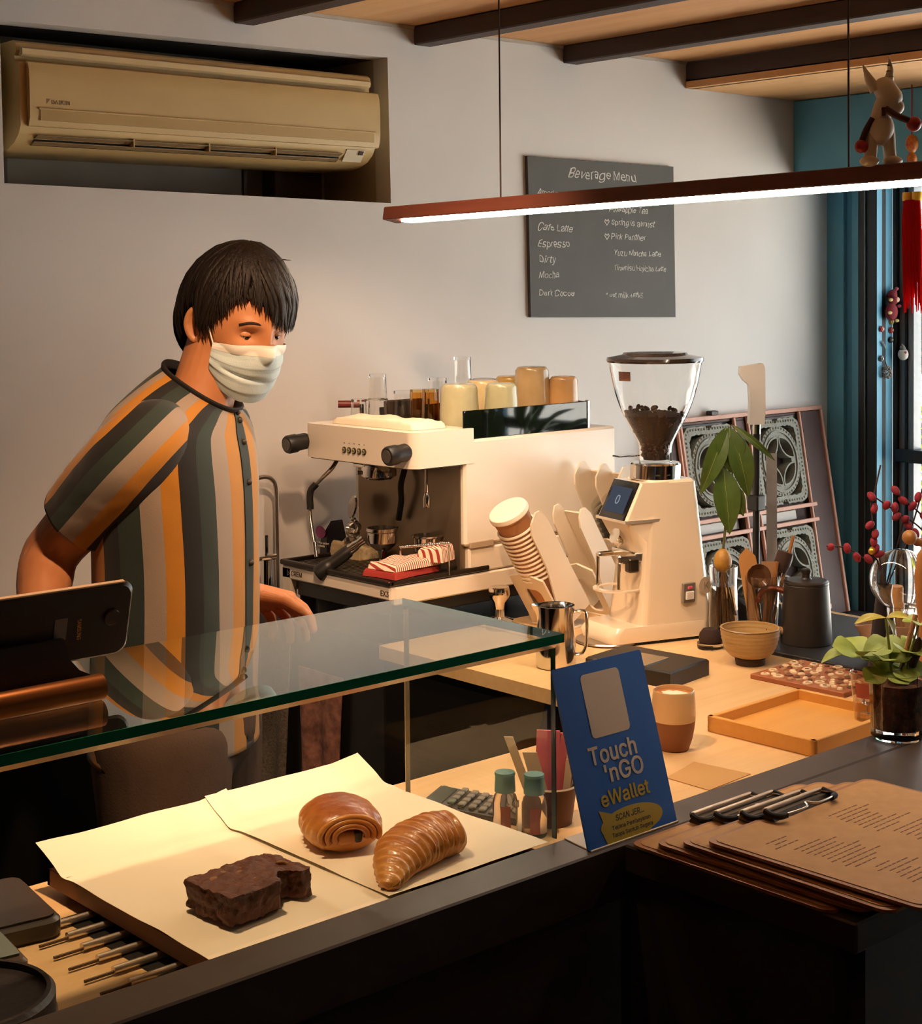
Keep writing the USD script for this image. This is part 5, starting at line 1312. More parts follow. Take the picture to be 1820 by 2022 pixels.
m_pastry = usdkit.material(stage, '/World/Looks/golden_pastry', {
    'a': ('attribute', {'attribute': 'bake'}), 'tc': ('texture_coordinate', {}), 'n': ('noise_texture', {'scale': 55.0, 'detail': 4}),
    'mx': ('mix_float', {'fac': 0.32}), 'r': ('rgb_ramp', {'ramp': [(0.18, lin('d99a4c')), (0.42, lin('c07a36')), (0.62, lin('9c5422')), (0.9, lin('6b3213'))]}),
    'nb': ('noise_texture', {'scale': 220.0, 'detail': 3}), 'bu': ('bump', {'strength': 0.35, 'distance': 0.0015}),
    'p': ('principled_bsdf', {'roughness': 0.36, 'coat_weight': 0.25, 'coat_roughness': 0.12})},
    [('tc.object', 'n.vector'), ('tc.object', 'nb.vector'), ('a.fac', 'mx.a'), ('n.fac', 'mx.b'), ('mx.result', 'r.fac'), ('r.color', 'p.base_color'), ('nb.fac', 'bu.height'), ('bu.normal', 'p.normal')], surface='p.BSDF')


def bake_mesh(o, name, m, bake):
    p = o.add(name, m, m_pastry, True)
    UsdGeom.PrimvarsAPI(stage.GetPrimAtPath(p)).CreatePrimvar('bake', Sdf.ValueTypeNames.FloatArray, 'vertex').Set([float(x) for x in bake])
    return p


# chocolate roll: layered barrel
def f_roll(u, v):
    a = 2 * math.pi * u
    t = (v - 0.5) * 2
    L = 0.049
    r = 0.039 * np.sqrt(np.clip(1 - (np.abs(t) ** 3.2) * 0.82, 0.02, 1))
    cap = np.clip((np.abs(t) - 0.9) / 0.1, 0, 1)
    r = r * (1 - cap)
    x = L * t
    lay = 0.0016 * np.sin(26 * t + 2.5 * np.sin(a)) * (1 - cap) * np.clip(np.cos(a) * 0 + 0.5 + 0.5 * np.sin(-a), 0.1, 1)
    rr = r + lay + 0.002 * (meshkit.noise(np.stack([t * 6, np.cos(a) * 3, np.sin(a) * 3], -1), 4) - 0.5)
    return np.stack([x * (1 - 0.05 * cap), 1.12 * rr * np.cos(a), np.maximum(0.66 * rr * np.sin(a) + 0.021, 0.001)], -1)


m, uv = grid(f_roll, 96, 72, closed_u=True)
pc = O('chocolate_croissant', 'round glazed chocolate croissant with a dark filling hole, behind the other pastry', 'pastry', (1.058, 1.398, PZ), local=True, rz=66)
bk = np.clip((m.vertices[:, 2] - 0.018) / 0.032, 0, 1) * 0.75 + 0.22 * meshkit.fbm(m.vertices * 60, 3, 3)
bake_mesh(pc, 'crust', m, bk)
for k, r in enumerate((0.030, 0.0235, 0.0165)):
    ring = sweep(np.array([(-0.0465 - 0.002 * k, r * 1.1 * math.cos(t), 0.021 + 0.64 * r * math.sin(t)) for t in np.linspace(-0.5, math.pi + 0.4, 26)]), 0.0034, 10)
    bake_mesh(pc, 'pastry_layer', ring, np.full(len(ring.vertices), 0.3 + 0.1 * k))
pc.add('chocolate_hole', T(rbox(0.012, 0.010, 0.014, 0.004), (-0.0475, -0.008, 0.020)), mat('dark_chocolate', '1c0d07', 0.4))
pc.add('inner_curl', T(rbox(0.012, 0.024, 0.016, 0.007), (-0.0465, 0.004, 0.018)), MATS.get('pastry_cream') or mat('pastry_cream', 'c07f3e', 0.5, var='a8642c', scale=80))


# croissant: tapered, ridged, one pointed tip and one blunt end
def f_cro(u, v):
    a = 2 * math.pi * u
    t = (v - 0.5) * 2
    s_ = v
    ang = math.radians(30) * t
    R = 0.145
    cx, cy = R * np.sin(ang), R * np.cos(ang) - R
    env = np.sin(np.clip(s_ / 0.66, 0, 1) * math.pi / 2) ** 1.1
    seg = np.abs(((s_ * 6.2 + 0.5) % 1) - 0.5) * 2
    r = 0.0085 + 0.0245 * env * (0.93 + 0.07 * (1 - seg ** 2)) - 0.0022 * np.exp(-(seg / 0.16) ** 2) * env
    endc = np.where(s_ < 0.5, np.clip((0.06 - s_) / 0.06, 0, 1), np.clip((s_ - 0.90) / 0.10, 0, 1))
    r = r * np.sqrt(np.clip(1 - endc ** 2.4, 0.0, 1))
    r = r * (1 + 0.07 * (meshkit.noise(np.stack([t * 8, np.cos(a) * 2, np.sin(a) * 2], -1), 9) - 0.5)) + 0.0009 * np.sin(46 * t + 3 * a)
    nx, ny = np.sin(ang), np.cos(ang)
    return np.stack([cx + r * np.cos(a) * nx * 1.1, cy + r * np.cos(a) * ny * 1.1, np.maximum(0.70 * r * np.sin(a) + 0.55 * (0.0085 + 0.0245 * env), 0.0)], -1)


m, uv = grid(f_cro, 64, 150, closed_u=True)
cr = O('croissant', 'golden croissant with one pointed tip at the front right of the tray', 'pastry', (1.064, 1.288, PZ), local=True, rz=22)
bk = 0.12 + 0.75 * np.clip((m.vertices[:, 2] - 0.014) / 0.042, 0, 1) * (0.75 + 0.25 * np.sin(uv[:, 1] * 39)) + 0.25 * (meshkit.fbm(m.vertices * 60, 3, 6) - 0.5)
bake_mesh(cr, 'crust', m, np.clip(bk, 0, 1))

# things on the worktop left of the tray
def slab_dev(w, d, h, r):
    return hull([(x, y, z) for z, i in ((0, 0.002), (0.003, 0), (h - 0.003, 0), (h, 0.003)) for x, y in np.array(rrect(w - 2 * i, d - 2 * i, r).exterior.coords)[:-1]])


dv = O('card_reader', 'dark rounded card reader left of the pastry tray', 'card reader', (0.712, 1.522, WOODZ), local=True, rz=-8)
dv.add('body', slab_dev(0.092, 0.14, 0.02, 0.016), mat('dark_grey_plastic', '3c3632', 0.38))
dv.add('face', T(slab_dev(0.082, 0.126, 0.0015, 0.012), (0, 0, 0.0195)), mat('darker_face', '34302d', 0.22))
dv2 = O('payment_terminal', 'payment terminal with a pale grey screen at the left edge', 'payment terminal', (0.625, 1.435, WOODZ), local=True, rz=-8)
dv2.add('body', slab_dev(0.12, 0.085, 0.018, 0.006), mat('taupe_plastic', '4d3d33', 0.4))
dv2.add('screen', T(slab_dev(0.106, 0.068, 0.0012, 0.003), (0.002, 0.002, 0.0175)), mat('grey_green_screen', '6f7a72', 0.15))
for k in range(4):
    dv2.add('screen_row', T(bev(-0.012, 0.012, -0.002, 0.002, 0, 0.0004, 0.0001), (0.032, 0.02 - 0.012 * k, 0.0187)), mat('screen_row_dark', '454f49', 0.3), False)
lb_ = O('leather_box', 'round dark leather pot with a brown base in the near left corner', 'pot', (0.585, 1.318, WOODZ), local=True)
lb_.add('wall', lathe([(0, 0), (0.074, 0), (0.077, 0.004), (0.077, 0.03), (0.073, 0.034), (0.069, 0.034), (0.069, 0.028), (0, 0.028)], 56), mat('dark_leather', '241a15', 0.45, bump=0.3, bscale=150))
lb_.add('stitched_band', lathe([(0.0765, 0.006), (0.0785, 0.008), (0.0785, 0.012), (0.0765, 0.014), (0.0765, 0.006)], 56), mat('brown_leather_band', '6b4428', 0.5))
single('brown_coaster', slab_dev(0.085, 0.05, 0.007, 0.006), mat('brown_leather', '6a4022', 0.55), 'small brown leather pad against the rim in the near left corner', 'pad', (0.665, 1.262, WOODZ), rz=6)

# tablet on a stand, standing on the glass top, its back to the viewer
tb = O('tablet', 'black tablet seen from the back on a bronze stand on the glass top', 'tablet', (0.72, 1.36, GZ))
ttop, tbot = np.array((0, 1.343, 1.270)), np.array((0, 1.362, 1.197))
tl = np.linalg.norm(ttop - tbot)
ta = math.degrees(math.atan2(ttop[2] - tbot[2], ttop[1] - tbot[1]))
tab = slab_dev(0.26, tl, 0.008, 0.012)
cen = (ttop + tbot) / 2
TXC = 0.775 - 0.13


def on_tab(m):
    m = T(m, rx=180 - ta)
    m.vertices[:, 1:] *= 1
    return T(m, (TXC, cen[1], cen[2]))


def face_mesh(m):
    """flat mesh (x right, y up, z out of the back) onto the tablet's back, which faces the viewer"""
    v = m.vertices
    m = m.copy()
    up_ = (ttop - tbot) / tl
    nn = np.array((0, -up_[2], up_[1]))
    m.vertices = np.array((TXC, cen[1], cen[2])) + v[:, :1] * np.array((1, 0, 0)) + v[:, 1:2] * up_ + v[:, 2:3] * nn
    m.fix_normals()
    return m


tb.add('back_shell', face_mesh(T(tab, (0, 0, -0.008))), mat('dark_tablet_shell', '2c211d', 0.35, 0.3))
lg = text('SAMSUNG', 0.0042, 0.0004)
lg.vertices[:, 0] -= lg.bounds[:, 0].mean()
lg.vertices[:, 0] *= 0.021 / np.ptp(lg.vertices[:, 0])
tb.add('logo', face_mesh(T(T(lg, rz=-86), (0.073, -0.004, 0.0))), mat('gold_logo', 'd08f4a', 0.35, 0.3), False, label='gold maker lettering')
tb.add('sticker', face_mesh(T(bx(0.049, 0.062, -0.012, 0.010, 0.0, 0.0004), (0, 0, 0))), mat('grey_brown_sticker', '5a4840', 0.6), False)
tb.add('camera_bump', face_mesh(T(slab_dev(0.016, 0.013, 0.0018, 0.006), (0.108, 0.004, 0))), mat('camera_bump', '3a2c26', 0.25))
tb.add('bright_edge', face_mesh(bev(-0.128, 0.120, tl / 2 - 0.0012, tl / 2 + 0.0006, -0.0065, -0.0015, 0.0004)), mat('champagne_edge', 'd9bda0', 0.3, 0.8))
nk_ = Polygon([(0.45, 0.028), (0.62, 0.03), (0.700, 0.030), (0.704, 0.012), (0.716, -0.002), (0.735, -0.012), (0.45, -0.012)])
nm = ext(nk_, 0.006)
nm.vertices = np.stack([nm.vertices[:, 0], 1.352 - nm.vertices[:, 2], 1.195 + nm.vertices[:, 1]], 1)
nm.fix_normals()
tb.add('stand_neck', nm, mat('bronze_dark', '1d1310', 0.4, 0.3), False)
tb.add('stand_roll', rod((0.45, 1.322, GZ + 0.0125), (0.725, 1.322, GZ + 0.0125), 0.0122, 28), mat('copper_bronze', '8f5c33', 0.28, 0.9))

# behind the case on the worktop: calculator, sanitiser bottles, stirrer cup
ca = O('calculator', 'small brown calculator with grey keys behind the display case', 'calculator', (1.30, 1.452, WOODZ), local=True, rz=28)
ca.add('body', hull([(x, y, z) for x in (-0.036, 0.036) for y, zz in ((-0.052, 0.008), (0.052, 0.016)) for z in (0, zz)]), mat('brown_calculator', '2e1f18', 0.5))
for i in range(5):
    for j in range(4):
        yk = -0.043 + i * 0.0135
        ca.add('key', bev(-0.029 + j * 0.0152, -0.029 + j * 0.0152 + 0.012, yk, yk + 0.009, 0.0085 + 0.0105 * (i / 6), 0.0125 + 0.0105 * (i / 6), 0.0012), mat('calc_key_green', '5c6f5c', 0.5) if (i, j) == (4, 0) else mat('calc_key', '7e7468', 0.5))
ca.add('display', hull([(x, y, z) for x in (-0.03, 0.03) for y, z in ((0.028, 0.0145), (0.046, 0.0175), (0.028, 0.0155), (0.046, 0.0185))]), mat('calc_display', '3a4036', 0.2), False)
m_teal, m_soap = mat('teal_cap', '4f8a88', 0.45), glass('soap_bottle', (0.9, 0.78, 0.7), 0.05, 1.35)
for k, (x, y, lab) in enumerate(((1.278, 1.365, 'small clear bottle with a teal cap, left one behind the case corner'), (1.297, 1.335, 'small clear bottle with a teal cap, right one by the stirrer cup'))):
    b = O('sanitiser_bottle', lab, 'bottle', (x, y, WOODZ), local=True)
    b.add('bottle', lathe([(0, 0), (0.0135, 0), (0.015, 0.002), (0.015, 0.038), (0.013, 0.046), (0.009, 0.05), (0.009, 0.052), (0, 0.052)], 30), m_soap, 50)
    b.add('cap', lathe([(0, 0.0505), (0.0125, 0.0505), (0.0125, 0.052), (0.0118, 0.069), (0.0125, 0.071), (0.0118, 0.0735), (0, 0.074)], 30), m_teal)
    b.add('red_label', T(grid(lambda u, v: np.stack([0.0153 * np.cos(3.6 + u * 0.8), 0.0153 * np.sin(3.6 + u * 0.8), 0.006 + 0.03 * v], -1), 8, 2)[0], (0, 0, 0)), mat('red_orange_label', 'b04a2c', 0.5), False)
sc_ = O('stirrer_cup', 'white rimmed cup of wooden stirrers, straws and pink sachets behind the sign', 'cup', (1.345, 1.355, WOODZ), local=True)
sc_.add('cup', lathe([(0, 0), (0.025, 0), (0.031, 0.045), (0.0325, 0.046), (0.031, 0.048), (0.0295, 0.046), (0.0242, 0.002), (0, 0.002)], 44), mat('brown_cup_paper', '6a4631', 0.6))
sc_.add('rim', lathe([(0.0305, 0.0455), (0.0325, 0.0465), (0.0315, 0.0485), (0.0298, 0.0475), (0.0305, 0.0455)], 44), mat('cup_rim_cream', 'd9c5a8', 0.5), 60)
m_pink = mat('pink_sachet', 'e0787c', 0.55, var='d0686e', scale=40)
sc_.add('sachet', T(hull([(a, b * 0.4, c) for a in (-0.014, 0.014) for b in (-0.003, 0.003) for c in (0.03, 0.112)] + [(0, 0.006, 0.07), (0, -0.006, 0.07)]), (-0.006, 0.006, 0.0), rz=-42, ry=3), m_pink)
sc_.add('sachet', T(hull([(a, b * 0.4, c) for a in (-0.012, 0.012) for b in (-0.003, 0.003) for c in (0.03, 0.108)] + [(0, 0.006, 0.07), (0, -0.006, 0.07)]), (0.010, -0.006, 0.0), rz=-36), m_pink)
m_stir = mat('stirrer_paper', 'd2bc9a', 0.6)
for (x, y, tx, ty_, z, w_) in ((-0.012, 0.01, -0.040, 0.032, 0.105, 0.005), (-0.008, -0.004, -0.026, 0.010, 0.088, 0.008), (0.012, -0.012, 0.018, -0.018, 0.09, 0.005), (0.016, -0.004, 0.03, -0.012, 0.085, 0.005), (0.004, -0.016, 0.008, -0.024, 0.08, 0.004)):
    sc_.add('stirrer', hull([(x + s * w_ * 0.75, y - s * w_ * 0.8, 0.004 + e) for s in (-1, 1) for e in (0, 0.001)] + [(tx + s * w_ * 0.75 + e, ty_ - s * w_ * 0.8 + e, z) for s in (-1, 1) for e in (0, 0.0014)]), m_stir, False)
for x, y in ((0.018, 0.006), (0.022, -0.012), (0.012, -0.02)):
    sc_.add('dark_straw', rod((x * 0.5, y * 0.5, 0.004), (x * 1.25, y * 1.25, 0.078), 0.003, 10), mat('dark_straw', '33211a', 0.4))

# blue payment sign
sg = O('payment_sign', 'blue stand-up payment sign with white panel and yellow bubble, beside the glass case', 'sign', (1.222, 1.174, BARZ), local=True, rx=-16.2)
m_sblue = mat('sign_blue', '1a63c4', 0.45)
SW, SH = 0.144, 0.196


def sgn(m, y=0.0):
    v = m.vertices
    m = m.copy()
    m.vertices = np.stack([v[:, 0], y - v[:, 2], v[:, 1]], 1)
    return m


sg.add('board', sgn(ext(rrect(SW, SH, 0.004, (SW / 2, SH / 2)), 0.0025), 0.0025), m_sblue, False)
sg.add('white_panel', sgn(ext(rrect(0.062, 0.070, 0.006, (0.0705, 0.148)), 0.0004)), mat('sign_white', 'd6c8b6', 0.5), False)
m_sgrey, m_syel = mat('sign_letter_white', 'cfc6bc', 0.5), mat('sign_yellow', 'b8a22c', 0.5)


def word(s, h, cx, cz, m, name, bold=True, w=None, slant=0.0):
    t = text(s, h, 0.0005, bold, slant)
    if w:
        t.vertices[:, 0] *= w / np.ptp(t.vertices[:, 0])
    t.vertices[:, 0] += cx - t.bounds[:, 0].mean()
    t.vertices[:, 1] += cz
    sg.add(name, sgn(t), m, False)


word('Touch', 0.0185, 0.066, 0.086, m_sgrey, 'lettering', w=0.076)
word("'nGO", 0.0185, 0.078, 0.064, m_sgrey, 'lettering', w=0.062)
word('eWallet', 0.0150, 0.072, 0.0405, m_syel, 'lettering', w=0.078)
bub = affinity.scale(Point(0, 0).buffer(1, 24), 0.05, 0.0165)
bub = affinity.translate(bub, 0.074, 0.0175).union(Polygon([(0.03, 0.022), (0.026, 0.038), (0.045, 0.031)])).union(Polygon([(0.026, 0.012), (0.03, 0.001), (0.1, 0.001), (0.105, 0.018)]))
sg.add('yellow_bubble', sgn(ext(bub, 0.0004)), m_syel, False)
word('SCAN JER...', 0.0062, 0.072, 0.0225, mat('sign_dark_text', '37402c', 0.5), 'bubble_text', w=0.046, slant=0.15)
word('Terima Pembayaran', 0.0042, 0.072, 0.0140, MATS['sign_dark_text'], 'bubble_text', w=0.062)
word('Tanpa Sentuh Segera', 0.0042, 0.072, 0.0065, MATS['sign_dark_text'], 'bubble_text', w=0.066)
single('sign_foot', hull([(x, y, z) for x, y, z in ((1.224, 1.172, BARZ + 0.0003), (1.366, 1.172, BARZ + 0.0003), (1.366, 1.219, BARZ + 0.0003), (1.232, 1.221, BARZ + 0.0003), (1.224, 1.172, BARZ + 0.0016), (1.366, 1.172, BARZ + 0.0016), (1.366, 1.219, BARZ + 0.0016), (1.232, 1.221, BARZ + 0.0016))]), mat('white_card', 'd8cbb6', 0.5), 'white card base sheet lying under the blue payment sign', 'card', smooth=False)

# fanned clipboards
m_board = mat('brown_hardboard', 'a5703f', 0.55, var='b07a48', scale=40)
m_menu = mat('kraft_menu_paper', 'cb9a5e', 0.75, var='c29156', scale=60)
m_ink = mat('faded_ink', '7d5634', 0.8)
labs = ['lowest clipboard of the fanned stack, farthest back with its clip nearest the blue sign', 'second lowest clipboard of the fanned stack of kraft menus', 'second from the top clipboard of the fanned stack of kraft menus', 'topmost kraft paper menu on its clipboard, nearest the viewer']
for k in range(4):
    zb = BARZ + 0.0005 + 0.0068 * k
    cx, cy = 1.267 + 0.007 * k, 1.158 - 0.029 * k
    b = O('clipboard', labs[k], 'clipboard', (cx, cy, zb), group='fanned menu clipboards', local=True, rz=(0.0, 0.8, -0.5, 1.0)[k])
    bw_, bh_ = 0.305, 0.262
    b.add('board', ext(rrect(bw_, bh_, 0.014, (bw_ / 2, -bh_ / 2)), 0.0032), m_board, False)
    b.add('menu_sheet', ext(rrect(bw_ - 0.012, bh_ - 0.012, 0.012, (bw_ / 2, -bh_ / 2)), 0.0006, 0.0034), m_menu, False)
    b.add('clip_spring', T(hull([(x, y, z) for x in (-0.055, 0.055) for y, z in ((0.0, 0.0), (-0.018, 0.0), (-0.004, 0.006), (-0.012, 0.006))]), (bw_ / 2, -0.002, 0.0042)), m_darksteel, False)
    cl_ = b.add('clip_bar', T(rod((-0.053, 0, 0), (0.053, 0, 0), 0.0028, 12), (bw_ / 2, -0.004, 0.0125)), m_tube)
    b.add('clip_wire', T(tube([(-0.05, -0.004, 0.006), (-0.05, -0.024, 0.006), (-0.012, -0.03, 0.007), (0.0, -0.021, 0.008), (0.012, -0.03, 0.007), (0.05, -0.024, 0.006), (0.05, -0.004, 0.006)], 0.0012, 8, 6), (bw_ / 2, 0, 0.006)), m_tube, parent=cl_)
    for s in (-1, 1):
        b.add('clip_sleeve', T(tube([(s * 0.042, -0.026, 0.0), (s * 0.052, -0.024, 0.0), (s * 0.0545, -0.016, 0.0), (s * 0.0535, -0.006, 0.002)], 0.0036, 10, 5), (bw_ / 2, 0, 0.0105)), m_rubber, parent=cl_)
    if k == 3:
        ri = random.Random(9)
        marks = []
        for (mx, my, n, wmax) in ((0.03, -0.055, 3, 0.05), (0.04, -0.085, 10, 0.075), (0.15, -0.05, 9, 0.08), (0.16, -0.125, 9, 0.085), (0.05, -0.17, 7, 0.06)):
            for i in range(n):
                x = mx + ri.uniform(0, 0.012)
                e = mx + wmax * ri.uniform(0.55, 1.0)
                while x < e:
                    w2_ = ri.uniform(0.004, 0.012)
                    marks.append(bx(x, x + w2_, my - 0.0098 * i * 0.8, my - 0.0098 * i * 0.8 + 0.0016, 0.0040, 0.0042))
                    x += w2_ + 0.0022
        b.add('print', cat_(marks), m_ink, False, kind='stuff', label='faint lines of menu print')

# cloths hanging on the side of the black back counter
def hang(cx, cy, zt, w_, h_, seed, amp=0.012):
    def f(u, v):
        y = cy + (u - 0.5) * w_ * (1 - 0.25 * v)
        z = zt - h_ * v
        q_ = np.stack([y * 30, z * 6, np.full_like(y, seed)], -1)
        return np.stack([cx - 0.006 - amp * (0.3 + v) * meshkit.noise(q_, seed) - 0.008 * np.sin(u * 9) * v, y, z], -1)
    return shell(grid(f, 24, 24)[0], 0.003)


single('waffle_towel', hang(1.795, 2.59, 0.86, 0.15, 0.42, 4), mat('grey_waffle_cotton', '6d6258', 0.95, var='4d453e', scale=160, bump=0.8, bscale=300), 'grey waffle towel hanging on the black counter side', 'towel', smooth=60)
single('floral_cloth', hang(1.795, 2.42, 0.82, 0.14, 0.22, 9), mat('pink_floral_cotton', '9a6a5c', 0.95, var='5c3a34', scale=45), 'pinkish patterned cloth hanging beside the grey towel', 'cloth', smooth=60)
# ================================================================== THE BARISTA
PO = (1.274, 2.029, 0.0)          # on the floor between the feet
pz = O('person', 'person with dark hair in a striped shirt and face mask, leaning towards the espresso machine', 'person', PO, rz=-41.672, local=True)
m_skin = mat('skin', 'c48458', 0.48, var='b9784c', scale=18, subsurface_weight=0.08, subsurface_scale=0.01)
HT = (10.0)
hC, hS = math.cos(math.radians(HT)), math.sin(math.radians(HT))
hd_ = np.array((hC, -hS, 0.0))     # chest direction
la_ = np.array((hS, hC, 0.0))      # the person's left
HEADC = np.array((0.064, 0.018, 1.499))


def chain(*pts):
    """hulls of spheres along a limb: (x, y, z, r)"""
    out = None
    for a, b in zip(pts[:-1], pts[1:]):
        s = [T(trimesh.creation.icosphere(2, q[3]), q[:3]).vertices for q in (a, b)]
        h = man(trimesh.convex.convex_hull(np.vstack(s)))
        out = h if out is None else out + h
    return out


def smooth_body(mn, step, it=12):
    m = unman(mn.refine_to_length(step))
    m.merge_vertices()
    trimesh.smoothing.filter_taubin(m, lamb=0.5, nu=0.52, iterations=it)
    return m


# --- head, sculpted in its own axes (x face, y left, z up)
hm = trimesh.creation.icosphere(5, 1.0)
v = hm.vertices
x, y, z = v[:, 0].copy(), v[:, 1].copy(), v[:, 2].copy()
fx, fy, fz = 0.094, 0.074, 0.116
low = np.clip(-z, 0, 1)
wy = fy * (1 - 0.30 * low ** 1.6)
wx = np.where(x > 0, fx * (1 - 0.06 * low), fx * (1 - 0.42 * low ** 1.1))
p_ = np.stack([x * wx, y * wy, z * fz], 1)
p_[:, 0] = np.where(p_[:, 0] > 0, 0.094 * (np.clip(p_[:, 0] / 0.094, 0, 1)) ** 0.82, p_[:, 0])


def bump_(c, s, d, amt):
    global p_
    q = (p_ - np.array(c)) / np.array(s)
    p_ = p_ + np.exp(-(q ** 2).sum(1))[:, None] * np.array(d) * amt


for s in (-1, 1):
    bump_((0.078, s * 0.030, 0.022), (0.03, 0.022, 0.010), (1, 0, 0), 0.006)      # brow ridge
    bump_((0.085, s * 0.031, 0.0), (0.03, 0.017, 0.011), (-1, 0, 0), 0.011)       # socket
    bump_((0.070, s * 0.045, -0.028), (0.03, 0.02, 0.018), (0.8, s * 0.5, 0), 0.006)  # cheekbone
    bump_((0.05, s * 0.055, -0.075), (0.04, 0.02, 0.03), (0, -s, 0), 0.004)
bump_((0.092, 0, -0.030), (0.03, 0.013, 0.020), (1, 0, -0.1), 0.017)                 # nose
bump_((0.090, 0, 0.002), (0.03, 0.010, 0.020), (1, 0, 0), 0.009)
bump_((0.085, 0, -0.112), (0.03, 0.025, 0.016), (1, 0, 0), 0.008)                  # chin
bump_((0.088, 0, -0.075), (0.02, 0.026, 0.012), (1, 0, 0), 0.006)                  # lips
head = trimesh.Trimesh(p_, hm.faces, process=False)


HSC = 0.85


def to_head(m):
    m = m.copy()
    m.vertices = m.vertices * HSC
    return T(m, HEADC, rz=-48, ry=17, rx=-1.5)


# --- one continuous body: head, neck, trunk, arms with hands, legs
SHC = np.array((-0.018, 0.0, 1.328))
shR, shL = SHC - la_ * 0.158, SHC + la_ * 0.158
elR, wrR = np.array((-0.204, -0.060, 1.165)), np.array((-0.19, -0.18, 1.085))
elL, wrL = np.array((-0.12, 0.21, 1.14)), np.array((0.045, 0.195, 1.056))
neckb, neckt = np.array((0.002, 0.004, 1.36)), np.array((0.030, 0.016, 1.45))
bd = chain((*neckb, 0.052), (*(neckb * 0.5 + neckt * 0.5), 0.047), (*neckt, 0.047), (*(neckt + (0.012, -0.004, 0.03)), 0.047))
bd += chain((-0.033, 0, 0.95, 0.09), (-0.03, 0, 1.12, 0.088), (-0.026, 0, 1.26, 0.085), (*(SHC - (0, 0, 0.015)), 0.058))
for s_ in (shR, shL):
    bd += chain((*(SHC * 0.5 + s_ * 0.5 - (0, 0, 0.015)), 0.050), (*(SHC * 0.2 + s_ * 0.8 - (0, 0, 0.02)), 0.036))
bd += chain((*(SHC * 0.25 + shR * 0.75 - (0, 0, 0.012)), 0.034), (*(shR + (elR - shR) * 0.15), 0.034), (*(shR * 0.45 + elR * 0.55), 0.045), (*elR, 0.039), (*(elR * 0.7 + wrR * 0.3), 0.041), (*wrR, 0.027))
bd += chain((*(SHC * 0.25 + shL * 0.75 - (0, 0, 0.012)), 0.034), (*(shL + (elL - shL) * 0.15), 0.034), (*(shL * 0.45 + elL * 0.55), 0.045), (*elL, 0.039), (*(elL * 0.7 + wrL * 0.3), 0.040), (*wrL, 0.027))
for s in (-1, 1):
    hipj = np.array((-0.03, 0, 0.90)) + la_ * 0.085 * s
    kn = np.array((-0.015, 0, 0.50)) + la_ * 0.10 * s
    an = np.array((-0.045, 0, 0.09)) + la_ * 0.11 * s
    bd += chain((*hipj, 0.085), (*kn, 0.056), (*(kn * 0.6 + an * 0.4), 0.053), (*an, 0.038), (*(an + hd_ * 0.13 - (0, 0, 0.05)), 0.03))


def hand(wr, d, pn, side, curl):
    """five separate fingers; d along the hand, pn palm normal (the way the fingers curl), side = towards the thumb"""
    d, pn = np.array(d, float), np.array(pn, float)
    d /= np.linalg.norm(d)
    pn -= d * (pn @ d)
    pn /= np.linalg.norm(pn)
    sd_ = np.cross(pn, d) * side
    kn_ = [wr + d * (0.078 - 0.006 * abs(i - 1.2)) + sd_ * (0.030 - 0.020 * i) for i in range(4)]
    h = None
    for i in range(4):
        c = chain((*(wr + d * 0.012 + sd_ * (0.014 - 0.009 * i)), 0.0165), (*kn_[i], 0.0118))
        h = c if h is None else h + c
    for i in range(3):
        h += chain((*(kn_[i]), 0.0105), (*kn_[i + 1], 0.0105))
    for i, ln in enumerate((0.070, 0.078, 0.072, 0.056)):
        q, a, r = kn_[i], curl * (0.5 + 0.08 * i), 0.0095
        pts_ = [(*q, r)]
        for f_, ra in ((0.45, 0.0088), (0.31, 0.0082), (0.24, 0.0072)):
            q = q + (d * math.cos(a) + pn * math.sin(a) + sd_ * 0.07 * (1.2 - i)) * ln * f_
            pts_.append((*q, ra))
            a += curl * 0.62
        h += chain(*pts_)
    t0 = wr + d * 0.022 + sd_ * 0.020
    t1 = t0 + (d * 0.55 + sd_ * 0.75 + pn * 0.3) * 0.034
    t2 = t1 + (d * 0.85 + sd_ * 0.25 + pn * 0.4) * 0.030
    h += chain((*t0, 0.0145), (*t1, 0.0108), (*t2, 0.0095), (*(t2 + (d * 0.9 + pn * 0.35) * 0.022), 0.0078))
    return h


body = smooth_body(bd, 0.018, 14)
hands = [smooth_body(hand(wrL, (0.55, 0.60, -0.30), (0.25, -0.25, -1), 1, 0.75), 0.004, 6), smooth_body(hand(wrR, (-0.20, -0.6, -0.25), (0.0, 0.2, -1), -1, 0.5), 0.004, 6)]
bm_ = man(body)
for q in hands + [to_head(head)]:
    bm_ += man(q)
pz.add('body', unman(bm_), m_skin, True)

# --- ear, eyes, brows
def f_ear(u, v):
    a, r = 2 * math.pi * u, v
    xx = 0.018 * r * np.cos(a) * (1 - 0.25 * np.clip(-np.sin(a), 0, 1))
    zz = 0.031 * r * np.sin(a)
    yy = 0.007 * np.exp(-((r - 0.86) / 0.13) ** 2) - 0.005 * np.exp(-((r - 0.35) / 0.3) ** 2) + 0.004 * np.exp(-(((r - 0.6) / 0.1) ** 2)) * (np.cos(a) < 0.3) + 0.010 * r * np.clip(-np.cos(a), 0, 1)
    return np.stack([xx, -yy, zz], -1)


